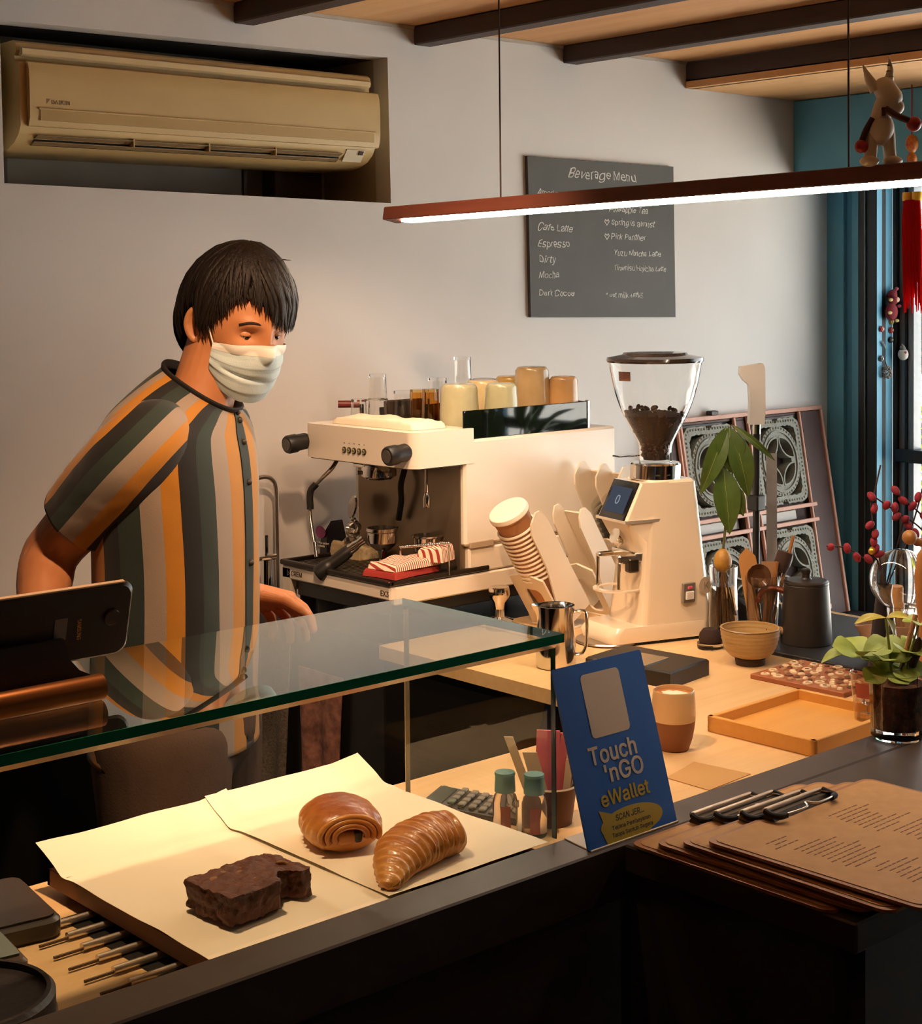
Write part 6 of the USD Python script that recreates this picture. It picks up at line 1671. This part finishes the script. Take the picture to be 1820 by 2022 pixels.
em_, _ = grid(f_ear, 40, 18, closed_u=True)
for s in (-1, 1):
    e_ = shell(em_, 0.0035)
    if s > 0:
        e_.vertices[:, 1] *= -1
        e_.invert()
    pz.add('ear', to_head(T(e_, (-0.008, s * 0.0745, -0.008), rz=s * -12, ry=-12)), m_skin, True)
m_sclera, m_iris = mat('eye_white', 'c9b9a8', 0.2), mat('dark_iris', '1d120c', 0.1)
for s in (-1, 1):
    ec = np.array((0.0690, s * 0.0305, -0.002))
    ep = pz.add('eye', to_head(T(trimesh.creation.icosphere(3, 0.0115), ec)), m_sclera, True)
    look = np.array((0.93, 0.0, -0.36))
    look /= np.linalg.norm(look)
    pz.add('iris', to_head(T(trimesh.creation.icosphere(2, 0.0066), ec + look * 0.0062)), m_iris, True, parent=ep)

    def lid(a0, a1, rr):
        def f(u, v):
            yaw_ = (u - 0.5) * 2.5
            el = np.radians(a0 + (a1 - a0) * v) * np.cos(yaw_ * 0.62) + np.radians(-3)
            return np.stack([rr * np.cos(el) * np.cos(yaw_), rr * np.cos(el) * np.sin(yaw_), rr * np.sin(el)], -1)
        return grid(f, 20, 9)[0]
    pz.add('upper_eyelid', to_head(T(shell(lid(85, 8, 0.0127), 0.0010), ec)), m_skin, True, parent=ep)
    pz.add('lower_eyelid', to_head(T(shell(lid(-85, -27, 0.0126), 0.0010), ec)), m_skin, True, parent=ep)
    q = catmull([(0.0905, s * 0.011, 0.0195), (0.0905, s * 0.024, 0.0245), (0.0855, s * 0.037, 0.0245), (0.0755, s * 0.050, 0.018)], 6)
    pz.add('eyebrow', to_head(sweep(q, 0.0042 * np.sin(np.linspace(0.5, 3.0, len(q))), 8, rb=0.0022)), mat('brow_hair', '20150f', 0.7), True)
    lq = catmull([ec + (0.0105, -s * 0.0082, 0.0005), ec + (0.0127, 0, 0.0026), ec + (0.0095, s * 0.0095, 0.0008)], 6)
    pz.add('lash_line', to_head(sweep(lq, 0.0009, 6)), MATS['brow_hair'], True, parent=ep)

# --- hair: a cap with tapered locks over it
m_hair = mat('black_brown_hair', '130d0a', 0.55, var='1e140d', scale=120, stretch=(1, 1, 0.2), specular_ior_level=0.3, bump=0.6, bscale=500)
from scipy.interpolate import LinearNDInterpolator, NearestNDInterpolator


def hair_low(az):
    """elevation (degrees) of the hair's lower edge by azimuth from the face"""
    return np.interp(az, [-180, -140, -120, -104, -92, -82, -72, -62, -50, -36, -20, -6, 8, 25, 45, 58, 72, 88, 100, 118, 140, 180], [-46, -43, -24, 12, 14, -2, -4, 12, 27, 33, 29, 22, 12, 9, 8, 8, -3, -6, 6, -28, -44, -46])


dr = hm.vertices
az_v = np.degrees(np.arctan2(dr[:, 1], dr[:, 0]))
el_v = np.degrees(np.arcsin(np.clip(dr[:, 2], -1, 1)))
skull = np.stack([dr[:, 0] * np.where(dr[:, 0] > 0, 0.096, 0.1), dr[:, 1] * 0.078, dr[:, 2] * 0.118], 1)
k_ = np.clip((el_v - hair_low(az_v)) / 14, -0.9, 1)
vol = 0.010 + 0.005 * np.clip(dr[:, 2], 0, 1)
cap_v = skull * (1 + (np.where(k_ > 0, 0.004 + vol * k_ ** 0.6, 0.03 * k_) / 0.1))[:, None]
cap_v += dr * (0.004 * (meshkit.fbm(np.stack([az_v * 0.09, el_v * 0.02, np.zeros_like(az_v)], 1), 3, 3) - 0.5) * np.clip(k_, 0, 1))[:, None]
pz.add('hair', to_head(T(trimesh.Trimesh(cap_v, hm.faces, process=False), (-0.004, 0, 0.004))), m_hair, True)
lk = []
rl = random.Random(12)
for k in range(760):
    az = rl.uniform(-180, 180)
    if k < 120:
        az = rl.uniform(-72, 72)
    e1_ = float(hair_low(np.array(az))) - rl.uniform(1, 9) + (rl.uniform(0, 12) if rl.random() < 0.3 else 0)
    e0 = min(88, e1_ + rl.uniform(40, 95))
    n_ = 9
    els = np.radians(np.linspace(e0, e1_, n_))
    sw = rl.uniform(-16, 16) + (8 if abs(az) < 70 else 0)
    azs = np.radians(az + sw * np.linspace(-1, 0.3, n_) * (1 if abs(az) < 100 else 0.4))
    d3 = np.stack([np.cos(els) * np.cos(azs), np.cos(els) * np.sin(azs), np.sin(els)], 1)
    base = np.stack([d3[:, 0] * np.where(d3[:, 0] > 0, 0.096, 0.1), d3[:, 1] * 0.078, d3[:, 2] * 0.118], 1)
    off = np.interp(np.linspace(0, 1, n_), [0, 0.5, 0.85, 1], [0.0195, 0.0185, 0.013, 0.008 + (0.004 if abs(az) < 60 else 0)]) + rl.uniform(-0.0025, 0.004)
    pth = base + d3 * off[:, None] + np.array((-0.004, 0, 0.004))
    wv = np.interp(np.linspace(0, 1, n_), [0, 0.15, 0.7, 1], [0.2, 1, 0.8, 0.05]) * rl.uniform(0.004, 0.0078)
    lk.append(sweep(pth, wv, 6, rb=wv * 0.45, upv=d3[0]))
for k in range(26):      # cowlick at the crown and stray ends
    az = math.radians(rl.uniform(-60, 100))
    r_ = rl.uniform(0.0, 0.05)
    a = np.array((r_ * math.cos(az) - 0.005, r_ * math.sin(az) + 0.004, 0.132 - r_ * r_ * 6))
    b = a + np.array((rl.uniform(0.01, 0.028), rl.uniform(-0.016, 0.02), rl.uniform(0.004, 0.012)))
    lk.append(sweep(catmull([a - (0.012, 0, 0.012), a, b], 4), np.linspace(0.0035, 0.0003, 9), 6))
pz.add('hair_locks', to_head(cat_(lk)), m_hair, True, kind='stuff')

# --- mask
hv = head.vertices
front = hv[:, 0] > -0.02
az_h = np.arctan2(hv[front, 1], hv[front, 0] + 0.0)
rho = np.hypot(hv[front, 0], hv[front, 1])
itp, near_ = LinearNDInterpolator(np.stack([az_h, hv[front, 2] * 12], 1), rho), NearestNDInterpolator(np.stack([az_h, hv[front, 2] * 12], 1), rho)


def head_rho(a, z):
    q = itp(a, z * 12)
    return np.where(np.isnan(q), near_(a, z * 12), q)


def f_mask(u, v, extra=0.0):
    a = (u - 0.5) * 2
    az = np.radians(60) * a
    zt = -0.0125 - 0.012 * np.abs(a) ** 1.6 + 0.004 * np.exp(-(a / 0.2) ** 2)
    zb = -0.122 + 0.040 * np.abs(a) ** 2.2
    z = zt + (zb - zt) * v
    hr = head_rho(az, np.clip(z, -0.105, 0.05))
    mid = 0.088 * (1 - 0.10 * np.abs(a) ** 2) + 0.012 * np.exp(-(a / 0.35) ** 2) * np.exp(-((v - 0.28) / 0.3) ** 2)
    r = np.maximum(hr + 0.0040 + 0.007 * np.exp(-(a / 0.22) ** 2), mid * np.clip(1.06 - 0.12 * (v - 0.45) ** 2 * 4 * (v > 0.45), 0, 2) * np.where(v > 0.05, 1, 0.98))
    r = np.where(v < 0.06, np.minimum(r, hr + 0.009), r)
    pl_ = 0.0022 * np.abs(((v * 4.6 + 0.15) % 1) - 0.3) * np.clip((v - 0.2) / 0.1, 0, 1) * np.clip((0.95 - v) / 0.1, 0, 1)
    cr_ = 0.006 * np.exp(-((v - 0.60 - 0.10 * a) / 0.045) ** 2) * np.clip(np.abs(a + 0.28) < 0.52, 0, 1) * np.cos((a + 0.28) / 0.52 * math.pi / 2).clip(0, 1)
    r = r + pl_ - cr_ + extra + 0.0012 * (meshkit.noise(np.stack([a * 4, v * 5, v * 0], -1), 3) - 0.5)
    return np.stack([r * np.cos(az), r * np.sin(az), z], -1)


m_mask = mat('pale_blue_mask', 'cfe0e2', 0.8, var='c3d8dc', scale=30, bump=0.2, bscale=600)
mk, muv = grid(f_mask, 70, 60)
mp_ = pz.add('face_mask', to_head(shell(mk, 0.0015)), m_mask, 60, label='pale blue pleated face mask')
tb_, _ = grid(lambda u, v: f_mask(u, v * 0.17, 0.0006), 70, 8)
pz.add('mask_band', to_head(shell(tb_, 0.0012)), mat('white_mask_band', 'f0ebe2', 0.7), 60, parent=mp_)
for s in (-1, 1):
    tl_, bl2 = f_mask(np.array([0.5 + 0.5 * s]), np.array([0.05]))[0], f_mask(np.array([0.5 + 0.5 * s]), np.array([0.93]))[0]
    ea_t, ea_b = np.array((-0.002, s * 0.083, 0.022)), np.array((-0.010, s * 0.082, -0.034))
    for a, b, c in ((tl_, np.array((0.024, s * 0.079, 0.004)), ea_t), (bl2, np.array((0.010, s * 0.071, -0.062)), ea_b)):
        pz.add('ear_loop', to_head(tube([a, b, c], 0.0014, 8, 8)), MATS['white_mask_band'], True, parent=mp_)

# --- striped shirt
STR = [('b0741a'), ('938374'), ('1e2d26'), ('0d0b0a')]
m_shirt = usdkit.material(stage, '/World/Looks/striped_shirt', {
    'a': ('attribute', {'attribute': 'stripe'}), 'f': ('math', {'math_type': 'fraction'}),
    'r': ('rgb_ramp', {'ramp': [(0.0, lin(STR[0])), (0.24, lin(STR[1])), (0.5, lin(STR[2])), (0.74, lin(STR[3]))], 'interpolate': False}),
    'tc': ('texture_coordinate', {}), 'nb': ('noise_texture', {'scale': 700.0, 'detail': 2}), 'bu': ('bump', {'strength': 0.25, 'distance': 0.001}),
    'p': ('principled_bsdf', {'roughness': 0.85, 'sheen_weight': 0.15})},
    [('a.fac', 'f.value1'), ('f.value', 'r.fac'), ('r.color', 'p.base_color'), ('tc.object', 'nb.vector'), ('nb.fac', 'bu.height'), ('bu.normal', 'p.normal')], surface='p.BSDF')
RINGS = np.array([  # z, s, t, half depth, half width, tilt
    (0.872, -0.036, 0.0, 0.116, 0.165, 0.0), (0.95, -0.034, 0.0, 0.114, 0.163, 0.0), (1.05, -0.030, 0.0, 0.112, 0.162, 0.0), (1.15, -0.028, 0.0, 0.111, 0.164, 0.004),
    (1.25, -0.028, 0.0, 0.110, 0.176, 0.008), (1.31, -0.026, 0.0, 0.104, 0.182, 0.012), (1.350, -0.018, 0.0, 0.090, 0.172, 0.018), (1.380, -0.004, 0.0, 0.072, 0.118, 0.026), (1.396, 0.006, 0.002, 0.058, 0.078, 0.032), (1.402, 0.011, 0.004, 0.053, 0.057, 0.034)])
from scipy.interpolate import PchipInterpolator
RI = PchipInterpolator(np.linspace(0, 1, len(RINGS)), RINGS)


def f_torso(u, v):
    q = RI(v)
    a = 2 * math.pi * (u + 0.5)      # u = 0.5 -> chest front, seam at the spine
    ca, sa = np.cos(a), np.sin(a)
    e_ = 2 / 2.35
    dx = q[:, 3] * np.sign(ca) * np.abs(ca) ** e_
    dy = q[:, 4] * np.sign(sa) * np.abs(sa) ** e_
    fold = 0.0075 * (meshkit.fbm(np.stack([u * 9, v * 5 + u * 6, u * 0], -1), 3, 5) - 0.5) * np.clip(1.15 - v, 0, 1)
    dx = dx * (1 + fold * 6)
    dy = dy * (1 + fold * 6)
    c = q[:, 1:3]
    xy = c + dx[:, None] * hd_[:2] + dy[:, None] * la_[:2]
    z = q[:, 0] - q[:, 5] * dx / q[:, 3] + 0.004 * np.sin(u * 20) * (v < 0.02)
    return np.stack([xy[:, 0], xy[:, 1], z], -1)


def striped(name, m, st, **kw):
    p = pz.add(name, m, m_shirt, True, **kw)
    UsdGeom.PrimvarsAPI(stage.GetPrimAtPath(p)).CreatePrimvar('stripe', Sdf.ValueTypeNames.FloatArray, 'vertex').Set([float(x) for x in st])
    return p


tm, tuv = grid(f_torso, 160, 90)
ts = shell(tm, 0.003)
cu = tuv[:, 0]
# stripes run down; mirrored about the button placket
st1 = (np.abs(cu - 0.5) - 0.012) * 6.6 + 8.0
striped('shirt', ts, np.tile(st1, 2), label='shirt with mustard, grey, green and black stripes')
plq, _ = grid(lambda u, v: f_torso(0.5 - 0.011 + 0.022 * u, 0.02 + 0.97 * v) + hd_ * 0.0015, 4, 60)
pz.add('placket', shell(plq, 0.001), mat('dark_green_placket', '26302a', 0.8), True)
col = np.array([f_torso(np.array([t]), np.array([1.0]))[0] for t in np.linspace(0, 1, 60, endpoint=False)])
col = np.vstack([col, col[:1]])
pz.add('collar_band', sweep(col, 0.0035, 8, caps=False, rb=0.008), mat('black_collar_rib', '17120f', 0.85), True)
for k in range(6):
    b_ = f_torso(np.array([0.5]), np.array([0.93 - 0.15 * k]))[0] + hd_ * 0.003
    pz.add('button', T(trimesh.creation.icosphere(1, 0.005), b_), mat('shirt_button', '3a352c', 0.4), True)


def sleeve(pts_, rad, off):
    c = catmull(pts_, 10)
    n = len(c)
    rads = np.interp(np.linspace(0, 1, n), np.linspace(0, 1, len(rad)), rad)
    tt = np.gradient(c, axis=0)
    tt /= np.linalg.norm(tt, axis=1, keepdims=True)
    U = np.zeros((n, 3))
    U[-1] = np.array((0.85, -0.1, 0.5))
    for i in range(n - 1, -1, -1):      # carried back from the cuff so that the stripes do not twist
        w = U[-1] if i == n - 1 else U[i + 1]
        w = w - tt[i] * (w @ tt[i])
        U[i] = w / np.linalg.norm(w)
    V = np.cross(tt, U)

    def f(u, v):
        i = np.clip(v * (n - 1), 0, n - 1)
        lo = np.floor(i).astype(int).clip(0, n - 2)
        w = (i - lo)[:, None]
        mix = lambda q: q[lo] * (1 - w) + q[lo + 1] * w
        a = 2 * math.pi * u
        r = np.interp(i, np.arange(n), rads)
        r = r * (1 + 0.07 * (meshkit.fbm(np.stack([np.cos(a) * 2, np.sin(a) * 2, v * 5], -1), 3, 8) - 0.5))
        return mix(c) + (r * np.cos(a))[:, None] * mix(U) + (r * np.sin(a))[:, None] * mix(V)
    m, uv_ = grid(f, 90, 60)
    return shell(m, 0.003), np.tile(uv_[:, 0] * 4.0 + off, 2)


for sh_, el_, sg_ in ((shR, elR, 1), (shL, elL, -1)):
    li = la_ * sg_
    dv_ = el_ - sh_
    sm, ss_ = sleeve([sh_ + li * 0.10 + (0, 0, 0.005), sh_ + li * 0.055 + (0, 0, 0.008), sh_ + li * 0.018 + (0, 0, 0.002), sh_ + dv_ * 0.13 + li * 0.002, sh_ + dv_ * 0.32, sh_ + dv_ * 0.48, sh_ + dv_ * 0.64], [0.050, 0.056, 0.060, 0.064, 0.064, 0.062, 0.060], -0.08)
    striped('sleeve', sm, ss_)

# --- trousers and shoes
m_pants = mat('brown_trousers', '5f4a3a', 0.85, var='544033', scale=10, bump=0.2, bscale=300)
hips = chain((-0.032, 0, 0.905, 0.118), (-0.03, 0, 0.93, 0.116))
for s in (-1, 1):
    hipj = np.array((-0.03, 0, 0.89)) + la_ * 0.07 * s
    kn = np.array((-0.015, 0, 0.50)) + la_ * 0.10 * s
    an = np.array((-0.045, 0, 0.10)) + la_ * 0.11 * s
    hips += chain((*hipj, 0.104), (*(hipj * 0.5 + kn * 0.5), 0.088), (*kn, 0.072), (*an, 0.058))
pz.add('trousers', smooth_body(hips, 0.02, 10), m_pants, True)
for s in (-1, 1):
    an = np.array((-0.045, 0, 0.0)) + la_ * 0.11 * s
    pz.add('shoe', smooth_body(chain((*(an - hd_ * 0.03 + (0, 0, 0.045)), 0.044), (*(an + hd_ * 0.10 + (0, 0, 0.042)), 0.042), (*(an + hd_ * 0.17 + (0, 0, 0.032)), 0.031)), 0.012, 6), mat('black_shoe', '161413', 0.5), True)
# ================================================================== FIGURE, ORNAMENTS, OUTSIDE
m_toy = mat('ivory_toy_plastic', 'd9cdbb', 0.45)
m_toyred, m_toydk = mat('red_toy_plastic', 'a3262c', 0.4), mat('maroon_toy_plastic', '4a2524', 0.5)
FZ = 1.7075
tf_ = O('toy_figure', 'small ivory horned toy figure with red hands standing on the pendant lamp', 'toy', (1.9, 1.262, FZ), rz=-41.7, local=True)


def ball(c, r, sc=(1, 1, 1)):
    b = trimesh.creation.icosphere(3, r)
    b.vertices *= sc
    return T(b, c)


tf_.add('body', unman(man(ball((0, 0, 0.052), 0.019, (1, 0.9, 1.25))) + chain((0.0, 0, 0.065, 0.014), (0.004, 0, 0.082, 0.013), (0.014, 0, 0.095, 0.0165), (0.006, 0, 0.108, 0.0155)) + chain((0.008, 0, 0.09, 0.013), (0.022, 0, 0.082, 0.011))), m_toy, True)
for s in (-1, 1):
    l_ = tf_.add('leg', smooth_body(chain((s * 0.011, 0, 0.045, 0.0095), (s * 0.013, 0, 0.02, 0.0085), (s * 0.014, 0, 0.009, 0.009)), 0.004, 4), m_toy, True)
    tf_.add('foot', ball((s * 0.016, -0.004, 0.0075), 0.0115, (1.15, 1.2, 0.66)), m_toy, True, parent=l_)
tf_.add('ear', sweep([(-0.006, 0, 0.105), (-0.016, 0, 0.122), (-0.024, 0, 0.140)], [0.009, 0.006, 0.0008], 12), m_toy, True)
hn = tf_.add('horn', sweep([(0.012, 0, 0.118), (0.014, 0, 0.134), (0.012, 0, 0.152)], [0.0068, 0.0042, 0.0006], 14), m_toy, True)
for k in range(3):
    tf_.add('horn_ring', T(lathe([(0.0048 - 0.0011 * k, 0), (0.0062 - 0.0012 * k, 0.0008), (0.0048 - 0.0011 * k, 0.0022), (0.0048 - 0.0011 * k, 0)], 16), (0.0128, 0, 0.122 + 0.008 * k)), m_toydk, True, parent=hn)
ar = tf_.add('arm', tube([(-0.012, -0.008, 0.066), (-0.021, -0.006, 0.05), (-0.026, -0.004, 0.036)], 0.0045, 10, 5), m_toydk)
tf_.add('hand', ball((-0.027, -0.004, 0.028), 0.0095), m_toyred, True, parent=ar)
ar = tf_.add('arm', tube([(0.002, -0.017, 0.078), (0.018, -0.018, 0.068), (0.034, -0.016, 0.062)], 0.0048, 10, 5), m_toydk)
tf_.add('hand', ball((0.042, -0.015, 0.057), 0.0105), m_toyred, True, parent=ar)
tf_.add('chest_clasp', rbox(0.006, 0.004, 0.012, 0.0015, loc=(0.0, -0.0185, 0.074)), m_toydk, True)

bn_ = O('red_hanging_ornament', 'red paper tassel banner with gold band hanging in front of the window', 'ornament', (3.58, 2.284, 1.48))
bx0, by0 = 3.58, 2.284
bn_.add('cord', rod((bx0, by0, 2.05), (bx0, by0, 1.80), 0.0018, 8), m_toyred)
bn_.add('knot', cat_([ball((bx0, by0, 1.90), 0.016, (1, 1, 1.5)), ball((bx0, by0, 1.86), 0.013, (1, 1, 1.4))]), mat('red_gold_knot', 'b33020', 0.5, var='c9892c', scale=90))
bn_.add('gold_band', cat_([T(lathe([(0, 0), (0.013, 0), (0.014, 0.010), (0.013, 0.022), (0, 0.022)], 20), (bx0 + 0.003, by0 - 0.014 + 0.028 * k, 1.755)) for k in (0, 1)]), mat('gold_band', 'd9a02c', 0.4, 0.3))
m_banner = usdkit.material(stage, '/World/Looks/red_banner', {'d': ('diffuse_bsdf', {'color': lin('c4201c')}), 't': ('translucent_bsdf', {'color': lin('e0261c')}), 'm': ('mix_closure', {'fac': 0.55})}, [('d.BSDF', 'm.closure1'), ('t.BSDF', 'm.closure2')], surface='m.closure')
ths = []
for k in range(34):
    a = 2 * math.pi * k / 34
    L_ = 0.25 + 0.04 * math.sin(k * 2.3)
    ths.append(sweep(catmull([(bx0 + 0.010 * math.cos(a), by0 + 0.020 * math.sin(a), 1.757), (bx0 + 0.012 * math.cos(a), by0 + 0.025 * math.sin(a), 1.68), (bx0 + 0.012 * math.cos(a + .2), by0 - 0.004 + 0.024 * math.sin(a + .2), 1.757 - L_)], 4), [0.003] * 8 + [0.0012], 6))
bn_.add('tassel', cat_(ths), m_banner, True, kind='stuff')

# small ornaments pinned to the light blue boards
YP = YJ - 0.001
sa = O('santa_ornament', 'small dark red plush ornament with gold trim pinned to the blue boards', 'ornament', (3.852, YP - 0.012, 1.44), local=True)
m_plush = mat('dark_red_plush', '7d1f2b', 0.9, bump=0.8, bscale=300)
sa.add('body', unman(man(ball((-0.004, -0.004, 0.022), 0.017, (1, 0.8, 1.3))) + man(ball((0.002, -0.004, 0.052), 0.0135, (1, 0.9, 1)))), m_plush, True)
UsdGeom.Xformable(stage.GetPrimAtPath(sa.path)).AddScaleOp().Set(Gf.Vec3f(1.35, 1.1, 1.12))
sa.add('hat', sweep([(0.0, -0.002, 0.058), (0.004, -0.003, 0.07), (0.012, -0.004, 0.078)], [0.014, 0.010, 0.003], 14), m_plush, True)
sa.add('pompom', ball((0.0145, -0.005, 0.079), 0.0045), mat('pink_pompom', 'c4677a', 0.9))
sa.add('face', ball((0.006, -0.013, 0.052), 0.0072, (1, 0.7, 1)), mat('doll_face', 'd9a48c', 0.6))
for k, (x, z) in enumerate(((-0.016, 0.052), (-0.019, 0.02), (0.006, 0.0), (0.014, 0.036))):
    sa.add('trim', ball((x, -0.012, z), 0.0055, (1.2, 0.8, 0.8)), mat('gold_trim_fabric', 'b9a064', 0.6) if k != 3 else m_plush)
lab_ = {(3.820, 1.417): ('red flower shaped pin on the left blue board', 'a8323f'), (3.866, 1.413): ('red ring shaped pin on the right blue board', 'b33a3a'), (3.866, 1.452): ('pale round pin beside the plush ornament', 'b9d3dd'), (3.868, 1.437): ('small gold pin under the plush ornament', 'b99a4c'), (3.818, 1.335): ('grey round pin low on the left blue board', '5b6a70'), (3.864, 1.386): ('dark ring pin above the white gnome', '2a3038')}
for (x, z), (lb2, c_) in lab_.items():
    pn_ = O('pin', lb2, 'pin', (x, YP, z), local=True, rx=90)
    UsdGeom.Xformable(stage.GetPrimAtPath(pn_.path)).AddScaleOp().Set(Gf.Vec3f(1.4, 1.4, 1.4))
    pn_.add('disc', lathe([(0, 0), (0.006, 0), (0.0065, 0.002), (0.005, 0.005), (0, 0.005)], 14), mat('pin_' + c_, c_, 0.4))
    pn_.add('centre', lathe([(0, 0.005), (0.0025, 0.005), (0.002, 0.007), (0, 0.0072)], 10), mat('pin_centre', 'd8c9b0', 0.4))
wt_ = O('white_tag', 'small white leaf shaped tag pinned to the left blue board', 'tag', (3.822, YP - 0.003, 1.377), local=True)
wt_.add('tag', sweep([(-0.004, 0, 0.008), (0, -0.001, 0.002), (0.006, -0.002, -0.006), (0.012, -0.003, -0.014)], [0.001, 0.006, 0.005, 0.001], 10, rb=[0.001, 0.002, 0.002, 0.001]), mat('white_tag', 'cfd3cf', 0.5))
gn = O('gnome_ornament', 'little white round gnome ornament hanging at the window frame edge', 'ornament', (3.884, YP - 0.03, 1.345), local=True)
gn.add('body', ball((0, 0, 0.0), 0.0145, (1, 1, 1.15)), mat('white_felt', 'd9d5cf', 0.9))
gn.add('cap', sweep([(0, 0, 0.010), (-0.003, 0, 0.022), (-0.008, 0, 0.03)], [0.011, 0.006, 0.001], 12), mat('grey_felt', '8f8a88', 0.9), True)
gn.add('nose', ball((-0.006, -0.012, 0.006), 0.004), mat('pink_nose', 'c98b7c', 0.7))
pc_ = O('pine_cone', 'small brown pine cone ornament low on the blue boards', 'ornament', (3.832, YP - 0.012, 1.296), local=True)
sc2 = []
for k in range(46):
    t = k / 46
    a = k * 2.39996
    r = 0.013 * math.sin(math.pi * (0.12 + 0.8 * t)) ** 0.8
    sc2.append(T(ball((0, 0, 0), 0.0042, (1, 0.8, 0.5)), (r * math.cos(a), 0.8 * r * math.sin(a), -0.016 + 0.034 * t)))
pc_.add('scales', cat_(sc2), mat('cone_brown', '77695c', 0.8, var='a79c92', scale=120))
pc_.add('hook', rod((0, 0, 0.014), (0.004, 0.008, 0.03), 0.0012, 6), m_twig)

# planting outside the window
m_yg = usdkit.material(stage, '/World/Looks/sunlit_leaf', {'d': ('diffuse_bsdf', {'color': lin('8a9a2e')}), 't': ('translucent_bsdf', {'color': lin('b9b42c')}), 'm': ('mix_closure', {'fac': 0.45})}, [('d.BSDF', 'm.closure1'), ('t.BSDF', 'm.closure2')], surface='m.closure')


def shrub(label, c, rx_, ry_, rz_, n, seed, m):
    rr2 = random.Random(seed)
    o = O('outdoor_shrub', label, 'shrub', (c[0], c[1], -0.1), local=True)
    ms = []
    for _ in range(n):
        th, ph, q = rr2.uniform(0, 6.283), math.acos(rr2.uniform(-1, 1)), rr2.random() ** 0.4
        p = np.array((rx_ * q * math.sin(ph) * math.cos(th), ry_ * q * math.sin(ph) * math.sin(th), c[2] + 0.1 + rz_ * q * math.cos(ph)))
        d = np.array([rr2.uniform(-1, 1) for _ in range(3)])
        ms.append(leaf(p, p + d / np.linalg.norm(d) * rr2.uniform(0.05, 0.09), 0.035, 0.1, (rr2.uniform(-1, 1), rr2.uniform(-1, 1), 1), nu=5, nv=3))
    o.add('leaves', cat_(ms), m, True, kind='stuff')
    o.add('stem', cat_([rod((0, 0, 0), (rr2.uniform(-.5, .5) * rx_, rr2.uniform(-.5, .5) * ry_, c[2] + 0.1 + rr2.uniform(-.3, .3) * rz_), 0.012, 7) for _ in range(5)]), m_twig)


shrub('yellow green shrub outside, seen high in the window', (6.3, 3.85, 1.52), 0.35, 0.5, 0.11, 420, 3, m_yg)
shrub('green shrub outside the lower part of the window', (5.6, 3.45, 0.72), 0.35, 0.5, 0.33, 500, 5, m_yg)
rb_ = O('red_kerb_block', 'red and white painted block outside the window', 'block', (7.2, 4.4, -0.1), local=True)
rb_.add('red_part', bx(-0.1, 0.1, -0.6, 0.6, 1.20, 1.27), mat('road_red', 'c2414a', 0.7), False)
rb_.add('post', bx(-0.05, 0.05, -0.5, -0.4, 0, 1.2), mat('post_white', 'd8d8d4', 0.7), False)
rb_.add('post', bx(-0.05, 0.05, 0.4, 0.5, 0, 1.2), MATS['post_white'], False)

# leafy plant on a stool by the window, out of the frame: it shows in the dark glass of the cup rail
st_ = single('plant_stool', cat_([bev(2.95, 3.25, 1.05, 1.35, 0.80, 0.84, 0.004)] + [bev(a, a + 0.03, b, b + 0.03, 0, 0.80, 0.002) for a in (2.96, 3.21) for b in (1.06, 1.31)]), m_joist, 'dark wooden stool carrying a leafy plant, right of the view', 'stool')
hp2 = O('potted_plant', 'broad leaved green plant in a grey pot by the window, right of the view', 'plant', (3.1, 1.2, 0.84), local=True)
hp2.add('pot', lathe([(0, 0), (0.07, 0), (0.09, 0.13), (0.095, 0.14), (0.085, 0.14), (0.08, 0.12), (0, 0.12)], 32), mat('grey_pot', '77736c', 0.6))
rp = random.Random(21)
for k in range(34):
    a, e = rp.uniform(0, 6.283), rp.uniform(0.1, 1.2)
    d = np.array((math.cos(a) * math.cos(e), math.sin(a) * math.cos(e), math.sin(e)))
    b = np.array((0, 0, 0.16)) + d * rp.uniform(0.05, 0.2)
    q = b + d * 0.16 + np.array((0, 0, -0.03))
    lf = hp2.add('leaf', leaf(b, q, 0.075, 0.12, (-0.5, -0.3, 1), nu=10, nv=5), mat('broad_leaf', '4d7f2c', 0.4, var='6b9c3a', scale=20), 60)
    hp2.add('leaf_stalk', rod((0, 0, 0.10), b + d * 0.004, 0.0025, 6), m_stem, parent=lf)
# ------------------------------------------------------------------ ceiling downlights (out of frame, over the bar and the barista)
def downlight(label, x, y, to, L, cone, soft):
    o = O('ceiling_downlight', label, 'lamp', (x, y, CEIL - 0.05), local=True)
    o.add('housing', lathe([(0.036, 0), (0.042, 0), (0.042, 0.049), (0, 0.049), (0, 0.046), (0.036, 0.046), (0.036, 0)], 28), m_blackplastic)
    spot(uname('/World', 'downlight_beam')[7:], (x, y, CEIL - 0.055), to, 0.028, L, WARM, cone, soft)


downlight('black ceiling downlight above the pastries, out of view', 0.80, 1.50, (0.83, 1.49, 0.9), 2500.0, 27, 1.0)
downlight('black ceiling downlight near the front of the bar, out of view', 0.95, 1.35, (1.35, 1.75, 1.2), 1900.0, 36, 0.8)
downlight('black ceiling downlight above the aisle by the machine, out of view', 1.42, 1.88, (2.05, 2.30, 1.05), 1300.0, 35, 0.8)
